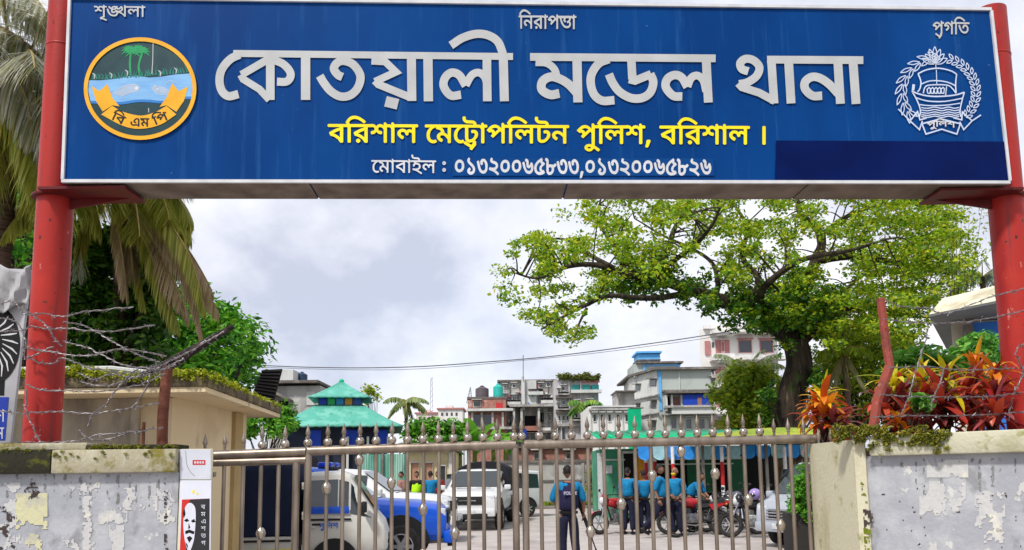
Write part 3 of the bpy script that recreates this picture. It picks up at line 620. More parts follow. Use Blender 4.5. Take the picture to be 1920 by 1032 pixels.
# line-drawn crest on the right
def e2(x, y): return (1660 + x / 5.43, 80 + y / 5.43)
mb = MB(); cnt = [0]
def ln(pts, w_=2.3, sm=0):
    cnt[0] += 1
    rib(mb, [e2(*p) for p in pts], w_, 0.003 + (cnt[0] % 9) * 0.0003, sm)
def leafline(cx_, cy_, a, l, wd):
    d = (math.cos(a), math.sin(a)); nn = (-d[1], d[0])
    ln([(cx_ - d[0] * l, cy_ - d[1] * l), (cx_ + nn[0] * wd, cy_ + nn[1] * wd), (cx_ + d[0] * l, cy_ + d[1] * l), (cx_ - nn[0] * wd, cy_ - nn[1] * wd), (cx_ - d[0] * l, cy_ - d[1] * l)], 1.7, 4)
for k in range(9):
    a = R(222 - k * 15.5)      # left side wreath, screen angles measured with y up
    for rr_, tilt, l in ((410, 0.55, 62), (345, -0.25, 52)):
        x, y = 540 + rr_ * math.cos(a), 510 - rr_ * 0.94 * math.sin(a)
        leafline(x, y, math.atan2(-math.cos(a), -math.sin(a)) + math.pi + tilt, l, 17)
for k in range(13):
    a = R(-40 + k * 9.4)
    for rr_, l in ((405, 34), (345, 32)):
        x, y = 545 + rr_ * math.cos(a), 510 - rr_ * 0.94 * math.sin(a)
        leafline(x, y, math.atan2(math.cos(a), math.sin(a)) + (0.6 if rr_ > 380 else -0.7), l, 14)
ln([(130, 680), (250, 800), (345, 890), (375, 800)], 2.4); ln([(250, 800), (325, 705), (350, 790), (420, 770)], 2.4)
ln([(970, 740), (880, 800), (795, 890), (755, 810)], 2.4); ln([(880, 800), (780, 710), (775, 790), (690, 770)], 2.4)
ln([(370, 830), (560, 780), (760, 830), (725, 935), (570, 885), (410, 935), (370, 830)], 2.6)
for a, l in ((90, 165), (70, 150), (110, 150), (48, 130), (132, 130), (25, 130), (155, 130)):
    x, y = 500 + l * 0.55 * math.cos(R(a)), 225 - l * 0.55 * math.sin(R(a))
    leafline(x, y, -R(a), l * 0.52, 24)
ln([(505, 110), (512, 265)], 1.6)
ln([(330, 320), (420, 280), (540, 265), (660, 290), (722, 325)], 2.4, 4); ln([(330, 320), (358, 400), (350, 470), (325, 505)], 2.4, 4); ln([(722, 325), (712, 420), (716, 520)], 2.4, 4)
ln([(365, 425), (450, 395), (560, 395), (650, 415), (710, 445)], 2.2, 4); ln([(515, 280), (520, 430)], 1.4)
ln([(385, 520), (400, 460), (450, 435), (620, 435), (680, 470), (715, 520)], 2.2, 3)
for x in (430, 465, 500, 535, 570): ln([(x, 520), (x - 8, 480), (x + 14, 460), (x + 28, 475), (x + 22, 520), (x, 520)], 2)
ln([(610, 540), (620, 450)], 2)
ln([(265, 495), (330, 525), (450, 550), (600, 550), (720, 535), (800, 510)], 2.6, 4); ln([(800, 510), (775, 600), (755, 700), (765, 760)], 2.4, 3); ln([(270, 500), (320, 590), (355, 690), (345, 760)], 2.4, 3)
ln([(310, 565), (430, 598), (600, 602), (780, 570)], 2.2, 4); ln([(345, 635), (450, 645), (620, 640), (760, 620)], 2.0, 4)
for k, y in enumerate((665, 690, 715, 738, 758)):
    ln([(362, y), (430, y + 8), (500, y - 5), (570, y + 8), (640, y - 5), (700, y + 7), (748, y - 2)], 1.9, 4)
ln([(285, 430), (278, 490)], 5)
crest = mb.build('line_crest', M_lav, sign)
mb = MB()
W_ = text_width("পুিলশ")
text_mesh(mb, "পুিলশ", lambda gx, gy, l: S(*[a + b for a, b in zip(e2(420 + gx * 285 / W_, 818 + (235 - gy) * 0.23 - 14 * math.sin(math.pi * gx / W_)), (0, 0))], 0.0065 + l), 8)
mb.build('ribbon_lettering', M_white, crest)

# ------------------------------------------------------------------ gate posts
def post_pt(px, py, c=5.62): return P(px, py, c, K)
def gate_post(px, py, top_px, label, side):
    b = post_pt(px, py); zt = P(*top_px, 5.62, K).z
    b.z = 1.45
    t = thing('gate_post', label, 'post', (b.x, b.y, b.z), group='red gate posts')
    mb = MB(); mb.lathe([(0.122, 0), (0.122, zt - b.z - 0.004), (0.115, zt - b.z)], b, 28); mb.build('pipe', M_red, t, smooth=True)
    zs = S(200, 340).z - 0.02 if side < 0 else S(1850, 341).z - 0.02
    mb = MB(); mb.lathe([(0.155, 0), (0.155, 0.02)], (b.x, b.y, zs - 0.025), 24); mb.build('flange', M_redd, t, bevel=0.003)
    s0, s1 = (0.0, 0.62) if side < 0 else (-0.62, 0.0)
    mb = MB(); y = b.y
    mb.prism([(b.x + s0, y - 0.22, zs - 0.004), (b.x + s1, y - 0.22, zs - 0.004), (b.x + s1, y + 0.09, zs - 0.004), (b.x + s0, y + 0.09, zs - 0.004)], (0, 0, -0.02))
    xa = b.x + (0.12 if side < 0 else -0.12); xb = b.x + (0.55 if side < 0 else -0.55)
    mb.prism([(xa, y - 0.02, zs - 0.025), (xb, y - 0.02, zs - 0.025), (xa, y - 0.02, zs - 0.10)], (0, 0.02, 0))
    mb.build('bracket', M_redd, t)
    mb = MB(); mb.lathe([(0.1225, 0), (0.1255, 0.004), (0.1255, 0.012), (0.1225, 0.016)], (b.x, b.y, P(100, 112, 5.6).z), 28); mb.build('weld_seam', M_red, t, smooth=True)
    return t
gate_post(77, 842, (118, -30), 'red steel gate post on the left mossy wall, wrapped in barbed wire', -1)
gp = gate_post(1924, 805, (1868, 22), 'red steel gate post on the right planter wall behind croton plants', 1)

# ------------------------------------------------------------------ gate walls
M_wall = layered('wall_grey', (0.33, 0.34, 0.37), [((0.42, 0.43, 0.45), 2.3, 0.48, 0.60, 8, None), ((0.26, 0.265, 0.28), 5, 0.58, 0.66, 8, (1, 1, .6)), ((0.55, 0.55, 0.52), 9, 0.635, 0.665, 9, None), ((0.13, 0.115, 0.10), 7, 0.70, 0.73, 9, (1, 1, 0.5))], rough=0.8, bump=0.35, bscale=30)
M_cream = layered('wall_cream', (0.55, 0.52, 0.38), [((0.42, 0.38, 0.24), 3, 0.5, 0.66, 8, (1, 1, .4)), ((0.30, 0.29, 0.12), 6, 0.60, 0.70, 8, None), ((0.10, 0.09, 0.06), 11, 0.69, 0.73, 8, None)], rough=0.8, bump=0.3)
M_cope = layered('coping_stained', (0.36, 0.33, 0.23), [((0.46, 0.43, 0.33), 6, 0.5, 0.62, 8, (1, 1, .3)), ((0.20, 0.17, 0.04), 7, 0.5, 0.62, 8, None), ((0.035, 0.03, 0.018), 4, 0.60, 0.68, 8, None)], rough=0.9, bump=0.5)
M_coped = layered('coping_mossy_dark', (0.03, 0.028, 0.018), [((0.10, 0.11, 0.015), 8, 0.55, 0.68, 8, None), ((0.25, 0.22, 0.10), 11, 0.66, 0.72, 8, None)], rough=0.95, bump=0.6)
M_moss = layered('moss', (0.12, 0.16, 0.012), [((0.22, 0.24, 0.02), 14, 0.45, 0.62, 8, None), ((0.04, 0.05, 0.01), 9, 0.55, 0.66, 8, None)], rough=1.0, bump=0.9, bscale=50)
M_torn = layered('torn_paper', (0.50, 0.50, 0.49), [((0.46, 0.46, 0.46), 20, 0.5, 0.6, 8, None), ((0.62, 0.60, 0.52), 6, 0.55, 0.65, 5, None)], rough=0.85, bump=0.3)
M_torny = layered('torn_plaster', (0.55, 0.53, 0.33), [((0.45, 0.44, 0.34), 9, 0.5, 0.6, 8, None)], rough=0.9, bump=0.4)
WL = plane(5.34)
def xz_at(fn, px, py): return fn(px, py)
lw = thing('boundary_wall', 'peeling grey painted wall with mossy stained coping left of the gate', 'wall', (-4, 5.4, 0))
xr = WL(335, 900).x; zc0 = WL(200, 887).z; zc1 = WL(200, 838).z
def yl(x, c=5.34): return c + K * x
mb = MB(); xl = -8.0
mb.plan([(xl, yl(xl)), (xr, yl(xr)), (xr, yl(xr) + 0.5), (xl, yl(xl) + 0.5)], 0, zc0); mb.build('body', M_wall, lw)
xm = WL(103, 870).x
mb = MB(); mb.plan([(xm + .003, yl(xm) - 0.05), (xr - 0.005, yl(xr) - 0.05), (xr - 0.005, yl(xr) + 0.53), (xm + .003, yl(xm) + 0.53)], zc0, zc1 - .02); mb.build('coping', M_cope, lw, bevel=0.008)
mb = MB(); mb.plan([(xl, yl(xl) - 0.055), (xm, yl(xm) - 0.055), (xm, yl(xm) + 0.53), (xl, yl(xl) + 0.53)], zc0, zc1 - .015); mb.build('coping', M_coped, lw, bevel=0.008)
x1 = WL(160, 840).x
mb = MB(); mb.plan([(xl, yl(xl) + 0.02), (x1, yl(x1) + 0.02), (x1, yl(x1) + 0.16), (xl, yl(xl) + 0.16)], zc1 - .018, zc1 + 0.03); mb.build('loose_slab', M_cope, lw, bevel=0.006)
mb = MB(); x2, x3 = WL(163, 840).x, WL(332, 840).x
mb.plan([(x2, yl(x2) - 0.02), (x3, yl(x3) - 0.02), (x3, yl(x3) + 0.2), (x2, yl(x2) + 0.2)], zc1 - .022, zc1 + 0.012); mb.build('top_slab', M_coped, lw, bevel=0.006)

def torn(mbx, fn, x0, y0, x1, y1, dens, step=3.2, seed=0, off=0.003, sc=0.06):
    """ragged remnant of paper: small cells kept where noise passes"""
    nx, ny = int((x1 - x0) / step), int((y1 - y0) / step)
    for i in range(nx):
        for j in range(ny):
            x, y = x0 + i * step, y0 + j * step
            ed = min(i + 1, nx - i, j + 1, ny - j) / 4.0
            v = noise.noise(Vector((x * sc, y * sc * 0.8, seed))) + 0.5 * noise.noise(Vector((x * sc * 3, y * sc * 3, seed + 5)))
            if v + min(0.25, ed * 0.3 - 0.12) > 0.55 - dens:
                mbx.poly([fn(x, y, off), fn(x + step, y, off), fn(x + step, y + step, off), fn(x, y + step, off)])
mb = MB()
for k, (a, b, c, d, dn_) in enumerate(((120, 905, 190, 930, .35), (155, 930, 180, 1040, .5), (185, 955, 240, 985, .6), (205, 985, 235, 1040, .75), (225, 915, 260, 960, .4), (295, 915, 330, 990, .32), (262, 930, 300, 960, .3), (0, 905, 40, 1040, .32), (118, 1000, 150, 1035, .35))):
    torn(mb, WL, a, b, c, d, dn_, 2.6, k)
mb.build('torn_paper', M_torn, lw)
mb = MB(); torn(mb, WL, 30, 925, 92, 995, .75, 2.6, 30, .004, .04); torn(mb, WL, 48, 1000, 80, 1040, .55, 2.6, 33, .004)
mb.build('torn_paper', M_torny, lw)
mb = MB(); torn(mb, WL, 46, 905, 75, 940, .35, 2.6, 41, .005, .09); torn(mb, WL, 0, 950, 36, 1040, .12, 2.6, 44, .005, .06); torn(mb, WL, 308, 900, 316, 1040, .35, 2.6, 47, .005, .09)
mb.build('dark_chip', pbr('dark_plaster', (0.06, 0.045, 0.04), scale=20, rough=.9), lw)
# narrow poster pillar
xa, xb = WL(337, 900).x, WL(398, 900).x
lp = thing('gate_pillar', 'narrow pale pillar plastered with posters at the left gate hinge', 'pillar', (xa, yl(xa), 0))
zt = WL(365, 842).z
mb = MB(); mb.plan([(xa, yl(xa) - 0.004), (xb, yl(xb) - 0.004), (xb - .02, yl(xb) + 0.06), (xa, yl(xa) + 0.06)], 0, zt); mb.build('shaft', M_cream, lp, bevel=0.005)
PF = lambda px, py, off=0.0: P(px, py, 5.34, K) + NV * (0.008 + off)
def poster_sheet(name, label, pts, mat):
    o = thing(name, label, 'poster', PF(*pts[0]))
    mb = MB(); mb.prism([PF(*p) for p in pts], NV * -0.0035); mb.build('sheet', mat, o)
    return o
M_paper = pbr('poster_paper', (0.58, 0.60, 0.66), (0.50, 0.52, 0.58), scale=5, rough=.6)
M_pap2 = pbr('poster_paper_white', (0.66, 0.68, 0.75), (0.6, 0.62, 0.7), scale=5, rough=.6)
p1 = poster_sheet('poster', 'grey wall poster with a small red label, topmost on the pillar', [(338, 843), (396, 843), (396, 899), (338, 899)], M_paper)
mb = MB(); mb.poly([PF(x, y, .001) for x, y in ((362, 863), (386, 863), (386, 872), (362, 872))]); mb.build('red_label', pbr('label_red', (0.55, 0.02, 0.03), rough=.5), p1)
mb = MB(); 
for k in range(4): mb.poly([PF(x, y, .0016) for x, y in ((365 + k * 5, 865.5), (368.5 + k * 5, 865.5), (368.5 + k * 5, 869.5), (365 + k * 5, 869.5))])
mb.build('lettering', M_white, p1)
mb = MB(); pts = spline([Vector((*p, 0)) for p in ((349, 846), (351, 870), (358, 885), (366, 893))], 5); vs_, fs_ = ribbon2(pts, 1.0); mb.add([PF(v.x, v.y, .001) for v in vs_], fs_); mb.build('scribble', pbr('pencil', (.25, .25, .28), rough=.8), p1)
p2 = poster_sheet('poster', 'black and red portrait poster with stencilled bearded face on the pillar', [(339, 901), (397, 901), (395, 1060), (337, 1060)], M_pap2)
mb = MB(); mb.poly([PF(x, y, .001) for x, y in ((342, 937), (394, 935), (393, 1060), (337, 1060))]); mb.build('red_field', pbr('poster_red', (0.60, 0.035, 0.025), rough=.5), p2)
mb = MB(); mb.poly([PF(x, y, .0016) for x, y in ((357, 937), (394, 935), (393, 1060), (352, 1060), (348, 1005), (350, 960))]); mb.build('black_field', pbr('poster_black', (0.03, 0.03, 0.034), rough=.5), p2)
mb = MB(); mb.poly([PF(v.x, v.y, .0022) for v in spline([Vector((*p, 0)) for p in ((346, 962), (350, 948), (358, 943), (366, 950), (368, 965), (367, 990), (364, 1015), (356, 1034), (349, 1020), (345, 990))], 4, True)]); mb.build('face_shape', M_pap2, p2)
mb = MB()
for pp in (((346, 976), (352, 972), (356, 977), (350, 979)), ((359, 977), (365, 973), (368, 979), (362, 980)), ((355, 980), (358, 990), (354, 992)), ((348, 996), (356, 993), (366, 997), (364, 1002), (356, 999), (349, 1002)), ((351, 1008), (357, 1005), (362, 1009), (356, 1018)), ((344, 962), (347, 952), (349, 964), (346, 972)), ((349, 1016), (353, 1022), (354, 1030), (350, 1022))):
    mb.poly([PF(x, y, .0028) for x, y in pp])
mb.build('face_shade', M_ink, p2)
mb = MB(); ss = ["ব", "ম", "এ", "শ", "ত", "গ"]
for k, ch in enumerate(ss):
    _, vs_, tri = glyph(ch, 6); yy = 947 + k * 13.5
    mb.add([PF(378 + v.x * 0.034, yy + (235 - v.y) * 0.032, .0024) for v in vs_], tri)
mb.build('lettering', M_pap2, p2)
mb = MB(); mb.poly([PF(x, y, .0012) for x, y in ((361, 920), (365, 918), (366, 924), (362, 926))]); mb.poly([PF(x, y, .0012) for x, y in ((370, 922), (374, 928), (369, 928))]); mb.build('small_mark', M_yellow, p2)

# right planter wall: a block with a return to the gate and a splayed front
A = P(1612, 900, 5.25); A.z = 0
dirw = Vector((0.66, -0.75, 0)).normalized()
B = A + dirw * 1.5
G0 = P(1527, 900, 6.02)
rw = thing('planter_wall', 'grey painted planter wall with cream corner and broken mossy coping right of the gate', 'wall', (A.x, A.y, 0))
nrm = Vector((dirw.y, -dirw.x, 0))          # outward
if nrm.y > 0: nrm = -nrm
zt = P(1640, 856, 5.25).z; ztc = P(1640, 819, 5.25).z
b_ = B
pl = [(G0.x, G0.y), (A.x, A.y), (b_.x, b_.y), (5.6, 4.4), (5.6, 6.6), (G0.x + .4, 6.6)]
mb = MB(); mb.plan(pl[::-1], 0, zt); mb.build('body', M_wall, rw)
# cream return face, 6 mm plaster coat
gdir = (Vector((G0.x, G0.y, 0)) - Vector((A.x, A.y, 0))); gn = Vector((gdir.y, -gdir.x, 0)).normalized()
if gn.x > 0: gn = -gn
A0, G00 = Vector((A.x, A.y, 0)), Vector((G0.x, G0.y, 0))
mb = MB(); mb.prism([G00 + gn * .004, A0 + gn * .004, A0 + gn * .03 + dirw * 0.0 + nrm * .012, G00 + gn * .03], (0, 0, ztc - 0.02)); mb.build('plaster_coat', M_cream, rw)
a1, a2 = A0 + dirw * 0.055 + nrm * .004, A0 + nrm * .004
mb = MB(); mb.prism([a2, a1, a1 + nrm * .012, a2 + nrm * .012 + gn * .02], (0, 0, ztc - .025)); mb.build('plaster_coat', M_cream, rw)
c0 = A0 + dirw * 0.10; c1 = B + dirw * 0.2
mb = MB(); mb.prism([c0 + nrm * .06 + Vector((0, 0, zt)), c1 + nrm * .06 + Vector((0, 0, zt)), c1 - nrm * .16 + Vector((0, 0, zt)), c0 - nrm * .16 + Vector((0, 0, zt))], (0, 0, ztc - zt))
mb.build('coping', layered('coping_cream', (0.50, 0.48, 0.36), [((0.40, 0.38, 0.25), 5, .5, .65, 8, None), ((0.25, 0.25, 0.08), 7, .6, .7, 8, None), ((0.05, 0.045, 0.03), 9, .69, .73, 8, None)], rough=.9, bump=.5), rw, bevel=0.012)
mb = MB(); mb.plan([(G0.x + .06, G0.y), (A.x + .1, A.y + .12), (b_.x + .1, b_.y + .2), (5.5, 4.6), (5.5, 6.5), (G0.x + .42, 6.5)][::-1], zt + .003, zt + .06); mb.build('soil', pbr('soil', (0.06, 0.04, 0.025), (0.03, 0.02, 0.012), scale=12, rough=1, bump=.6), rw)
def WR(px, py, off=0.0):
    """point on the splayed front face"""
    d = ray(px, py); n0 = nrm
    t = (A0 - CAMLOC).dot(n0) / d.dot(n0)
    return CAMLOC + d * t + n0 * off
mb = MB()
for k, (a, b, c, d, dn_) in enumerate(((1738, 862, 1816, 896, .8), (1724, 902, 1780, 968, .62), (1780, 905, 1812, 970, .36), (1828, 920, 1886, 1000, .42), (1845, 985, 1890, 1020, .45), (1905, 895, 1925, 940, .5), (1705, 1015, 1760, 1040, .3))):
    torn(mb, WR, a, b, c, d, dn_, 2.6, 60 + k, 0.003, 0.05)
mb.build('torn_paper', M_torn, rw)
mb = MB(); torn(mb, WR, 1612, 955, 1640, 1004, .22, 2.0, 81, .024, .07); torn(mb, WR, 1614, 900, 1630, 940, .12, 2.2, 83, .024, .07); torn(mb, WR, 1640, 880, 1925, 1040, -.42, 2.2, 95, .003, .11); mb.build('dark_chip', MATS['dark_plaster'], rw)
mb = MB(); torn(mb, WR, 1614, 988, 1636, 1040, .5, 2.2, 84, .025, .08); torn(mb, WR, 1612, 905, 1630, 955, .25, 2.2, 88, .025, .08); mb.build('moss_streak', M_moss, rw)
M_damp = layered('damp_stain', (0.17, 0.17, 0.165), [((0.24, 0.24, 0.24), 9, .45, .6, 8, None)], rough=.85, bump=.3)
mb = MB()
for k in range(16): xk = 1650 + k * 17 + random.uniform(-6, 6); torn(mb, WR, xk, 860, xk + random.uniform(3, 7), 866 + random.random() ** 2 * 70, .45, 1.5, 120 + k, .0022, .12)
mb.build('damp_stain', M_damp, rw)
mb = MB()
for k in range(18): xk = 6 + k * 18 + random.uniform(-6, 6); torn(mb, WL, xk, 890, xk + random.uniform(3, 7), 898 + random.random() ** 2 * 60, .45, 1.5, 150 + k, .0022, .12)
mb.build('damp_stain', M_damp, lw)
# moss hanging over the coping's broken end
cs, rs = [], []
for k in range(130):
    px = random.uniform(1570, 1790); py = 812 + random.uniform(-14, 6) + (14 if px > 1640 and random.random() < .35 else 0) + random.random() ** 2 * 18
    p = WR(px, py, 0.07); cs.append(p); rs.append(random.uniform(.015, .035))
M_mossleaf = leafmat('moss_leaf', [(0.05, 0.07, 0.01), (0.18, 0.20, 0.02), (0.34, 0.30, 0.03), (0.12, 0.17, 0.02)], trans=.2)
leaf_cloud('moss_growth', M_mossleaf, cs, rs, 40, 0.022, rw, aspect=.4)
cs = [WL(random.uniform(165, 332), 838 + random.uniform(-3, 3), 0.03) for _ in range(50)] + [WL(random.uniform(0, 100), 845 + random.uniform(-3, 3), .05) for _ in range(18)] + [WL(random.uniform(100, 330), 852 + random.uniform(0, 8) ** 1.3 - 6, .055) for _ in range(16)]
leaf_cloud('moss_growth', M_mossleaf, cs, .014, 26, 0.014, lw, aspect=.4)

# ------------------------------------------------------------------ steel gate
M_steel = pbr('gate_steel', (0.34, 0.28, 0.225), (0.21, 0.17, 0.135), scale=14, rough=0.38, metal=0.7, rvar=0.1, stretch=(1, 1, .3))
M_steelb = pbr('gate_ball_steel', (0.50, 0.44, 0.37), (0.40, 0.35, 0.29), scale=10, rough=0.22, metal=0.9, rvar=0.08)
GP = plane(5.88)
def gate_leaf(label, xl, xr, ytl, ytr, bars, finials, knobs, stile_w=0.034, second=None, extra=None):
    o = GP((xl + xr) / 2, (ytl + ytr) / 2); base = Vector((o.x, o.y, 0))
    t = thing('gate_leaf', label, 'gate', base)
    ztl, ztr = GP(xl, ytl), GP(xr, ytr)
    def at(px):                 # x and top-rail height under a pixel column at the rail
        u = (px - xl) / (xr - xl); p = ztl.lerp(ztr, u); return p
    r = 0.035
    mb = MB(); mb.tube([ztl + Vector((0, 0, 0)), ztr], r, 14); mb.build('top_rail', M_steel, t, smooth=True)
    if second:
        a, b = GP(xl, second[0]), GP(xr, second[1])
        mb = MB(); mb.tube([a, b], 0.030, 12); mb.build('rail', M_steel, t, smooth=True)
    mb = MB(); mb.tube([Vector((ztl.x, ztl.y, .16)), Vector((ztr.x, ztr.y, .16))], 0.03, 10); mb.build('bottom_rail', M_steel, t, smooth=True)
    mb = MB(); mb.tube([Vector((ztl.x, ztl.y, .9)), Vector((ztr.x, ztr.y, .9))], 0.022, 10)
    mb.build('middle_rail', M_steel, t, smooth=True) if GP(960, 1040).z > .9 else None
    for px, w_ in bars:
        p = at(px)
        top = p.z if not second else GP(px, second[0] + (second[1] - second[0]) * (px - xl) / (xr - xl)).z
        mb = MB(); mb.tube([Vector((p.x, p.y, 0.1)), Vector((p.x, p.y, top))], w_, 10)
        mb.build('stile' if w_ > .02 else 'bar', M_steel, t, smooth=True)
    for px, hasball in finials:
        p = at(px); z = p.z + r * .8
        mb = MB()
        if hasball:
            bb = MB(); bb.ball((p.x, p.y, z + .034), .033, 14, 10); z2_ = z + .06
        else: z2_ = z
        dz = 0 if hasball else .02
        mb.lathe([(.010, z2_ - .01), (.010, z2_ + .010 + dz), (.016, z2_ + .015 + dz), (.010, z2_ + .021 + dz), (.019, z2_ + .042 + dz), (.015, z2_ + .066 + dz), (.006, z2_ + .098 + dz), (.001, z2_ + .118 + dz)], (p.x, p.y, 0), 10)
        sp = mb.build('spearhead', M_steel, t, smooth=True)
        if hasball: bb.build('ball', M_steelb, sp, smooth=True)
    for px, py in knobs:
        p = GP(px, py); mb = MB(); mb.lathe([(.016, -.045), (.026, -.035), (.03, -.02), (.037, 0), (.030, .022), (.02, .034), (.016, .04)], p, 12); mb.build('knob', M_steelb, t, smooth=True)
    for (x0, y0, x1, y1, w_) in (extra or []):
        mb = MB(); mb.beam(GP(x0, y0), GP(x1, y1), w_, w_); mb.build('hinge', M_steelb, t, bevel=.003)
    return t
B_ = .0148
gate_leaf('narrow steel wicket gate leaf with a doubled top rail beside the poster pillar', 398, 574, 854, 847,
          [(421, B_), (456, B_), (490, B_), (523, B_), (556, .027)], [(384, 0), (421, 0), (456, 0), (491, 1), (534, 1)], [(489, 1000)], second=(868, 863), extra=[(569, 905, 569, 918, .022), (569, 960, 569, 975, .022), (398, 890, 404, 890, .04)])
gate_leaf('wide steel gate leaf with spear finials in front of the parked police pickups', 578, 967, 846, 834,
          [(578, .028), (613, B_), (643, B_), (674, B_), (704, B_), (734, B_), (763, B_), (793, B_), (822, B_), (850, B_), (878, B_), (906, B_), (934, B_), (966, .026)],
          [(577, 1), (614, 1), (644, 1), (674, 1), (704, 1), (734, 1), (763, 1), (792, 1), (821, 1), (849, 1), (876, 1), (905, 1), (932, 1), (964, 1)],
          [(612, 915), (674, 862), (734, 905), (793, 955), (853, 1000), (793, 1040)])
gate_leaf('wide steel gate leaf with spear finials closing against the cream corner wall', 983, 1527, 834, 823,
          [(984, .026)] + [(1013 + 29.2 * k, B_) for k in range(18)],
          [(978, 1), (1011, 1), (1041, 1), (1071, 1), (1100, 1), (1130, 1), (1159, 1), (1189, 1), (1218, 1), (1246, 1), (1276, 1), (1306, 1), (1335, 1), (1364, 1), (1393, 1), (1424, 1), (1451, 0), (1478, 0), (1507, 0)],
          [(1107, 997), (1165, 945), (1223, 892), (1277, 846), (1341, 888), (1403, 937), (1464, 985)])
for px, lb in ((1535, 'loose steel spearhead standing on the cream corner wall right beside the gate rail end'), (1558, 'loose steel spearhead standing on the cream corner wall under the orange croton')):
    p = P(px, 826, 5.8, K); o = thing('wall_spike', lb, 'spike', p, group='spearheads on the corner wall')
    mb = MB(); mb.lathe([(.010, 0), (.010, .03), (.019, .05), (.015, .08), (.001, .125)], (p.x, p.y, ztc - .03), 10); mb.build('spearhead', M_steel, o, smooth=True)

# ------------------------------------------------------------------ rusty fence stakes
M_rust = layered('rusty_steel', (0.13, 0.045, 0.03), [((0.22, 0.08, 0.05), 8, .5, .62, 8, None), ((0.05, 0.025, 0.02), 14, .58, .68, 8, None)], rough=.85, bump=.5, bscale=60)
M_rustred = layered('rusty_red_steel', (0.27, 0.06, 0.045), [((0.16, 0.05, 0.04), 9, .5, .62, 8, None), ((0.34, 0.13, 0.10), 15, .6, .7, 8, None)], rough=.8, bump=.4, bscale=60)
M_darkbark = layered('dark_sleeve', (0.025, 0.02, 0.018), [((0.07, 0.05, 0.045), 25, .5, .62, 8, None)], rough=.95, bump=.8, bscale=70)
W1 = plane(5.62)
st = thing('fence_stake', 'dark rusty fence stake on the mossy left wall with a wire wrapped leaning arm', 'stake', W1(305, 836))
b0 = W1(304, 840); t0 = W1(315, 684); mb = MB()
mb.tube(spline([b0, W1(306, 770), t0], 4), [.037] * 9, 10); mb.build('upright', M_rust, st, smooth=True)
arm = spline([W1(262, 705), W1(315, 684), W1(370, 652), W1(437, 612)], 6)
mb = MB(); mb.tube(arm, [.014 + .026 * min(1, i / 6) if i < 8 else .040 - .022 * (i - 8) / 10 for i in range(len(arm))], 9)
for i, v in enumerate(mb.v): 
    q = noise.noise(Vector(v) * 18) * .010; mb.v[i] = (v[0] + q, v[1], v[2] + q)
mb.build('arm', M_darkbark, st, smooth=True)
mb = MB()
for k in range(14):
    c = arm[3 + k % 13]; rad = .042 - .0012 * k; pts = []
    for a in range(11):
        an = a / 10 * 2 * math.pi; pts.append(c + Vector((.02 * math.sin(an * 2 + k) + .012 * a / 10, math.cos(an) * rad, math.sin(an) * rad)))
    mb.tube(pts, .0028, 4)
mb.build('wire_wrap', pbr('barb_wire', (0.30, 0.28, 0.29), (0.14, 0.12, 0.12), scale=40, rough=.5, metal=.7), st)
s2 = thing('iron_stub', 'short dark iron stub sticking up from the left wall beside the leaning stake', 'stub', W1(268, 836))
mb = MB(); mb.beam(W1(268, 838), W1(270, 792), .016, .016); mb.beam(W1(262, 806), W1(277, 806), .01, .01); mb.build('bar', M_rust, s2)
W2 = plane(5.25)
st = thing('fence_stake', 'rusty red bent fence stake rising out of the crotons on the right wall', 'stake', W2(1637, 800))
mb = MB(); path = [W2(1636, 812), W2(1645, 750), W2(1668, 688), W2(1661, 640), W2(1651, 560)]
mb.tube([path[0], path[1], path[2], path[2] + Vector((0, 0, .01)), path[3], path[4]], [.034, .034, .033, .031, .030, .029], 8); mb.build('upright', M_rustred, st, smooth=True)

# ------------------------------------------------------------------ barbed wire
M_wire = MATS['barb_wire']
def barbed(label, pts, r=.0036, every=.11, wob=.006, seed=0):
    rd = random.Random(seed)
    sp = spline(pts, 14)
    t = thing('barbed_wire', label, 'barbed wire', sp[0], group='barbed wire strands on the walls')
    mb = MB(); a, b2 = [], []
    for i, p in enumerate(sp):
        d = (sp[min(i + 1, len(sp) - 1)] - sp[max(0, i - 1)]).normalized(); up = Vector((0, 0, 1)); s_ = d.cross(Vector((0, 1, 0))).normalized() if abs(d.y) < .95 else up
        an = i * 1.1; o = s_ * math.cos(an) * r + Vector((0, 1, 0)) * math.sin(an) * r
        q = s_ * noise.noise(Vector((i * .31, seed, 0))) * wob * 1.6
        a.append(p + o + q); b2.append(p - o + q)
    mb.tube(a, r * .75, 5); mb.tube(b2, r * .75, 5)
    mb.build('strand', M_wire, t, smooth=True)
    mb = MB(); acc = 0
    for i in range(1, len(sp)):
        acc += (sp[i] - sp[i - 1]).length
        if acc > every:
            acc = 0; p = (a[i] + b2[i]) / 2
            for k in range(4):
                an = rd.random() * 6.28; d = Vector((math.cos(an), rd.uniform(-.7, .7), math.sin(an))).normalized()
                mb.tube([p - d * .004, p + d * rd.uniform(.018, .03)], .0018, 4)
    mb.build('barb', M_wire, t)
W3 = plane(5.44)
def wl(*p): return [W3(*q) for q in p]
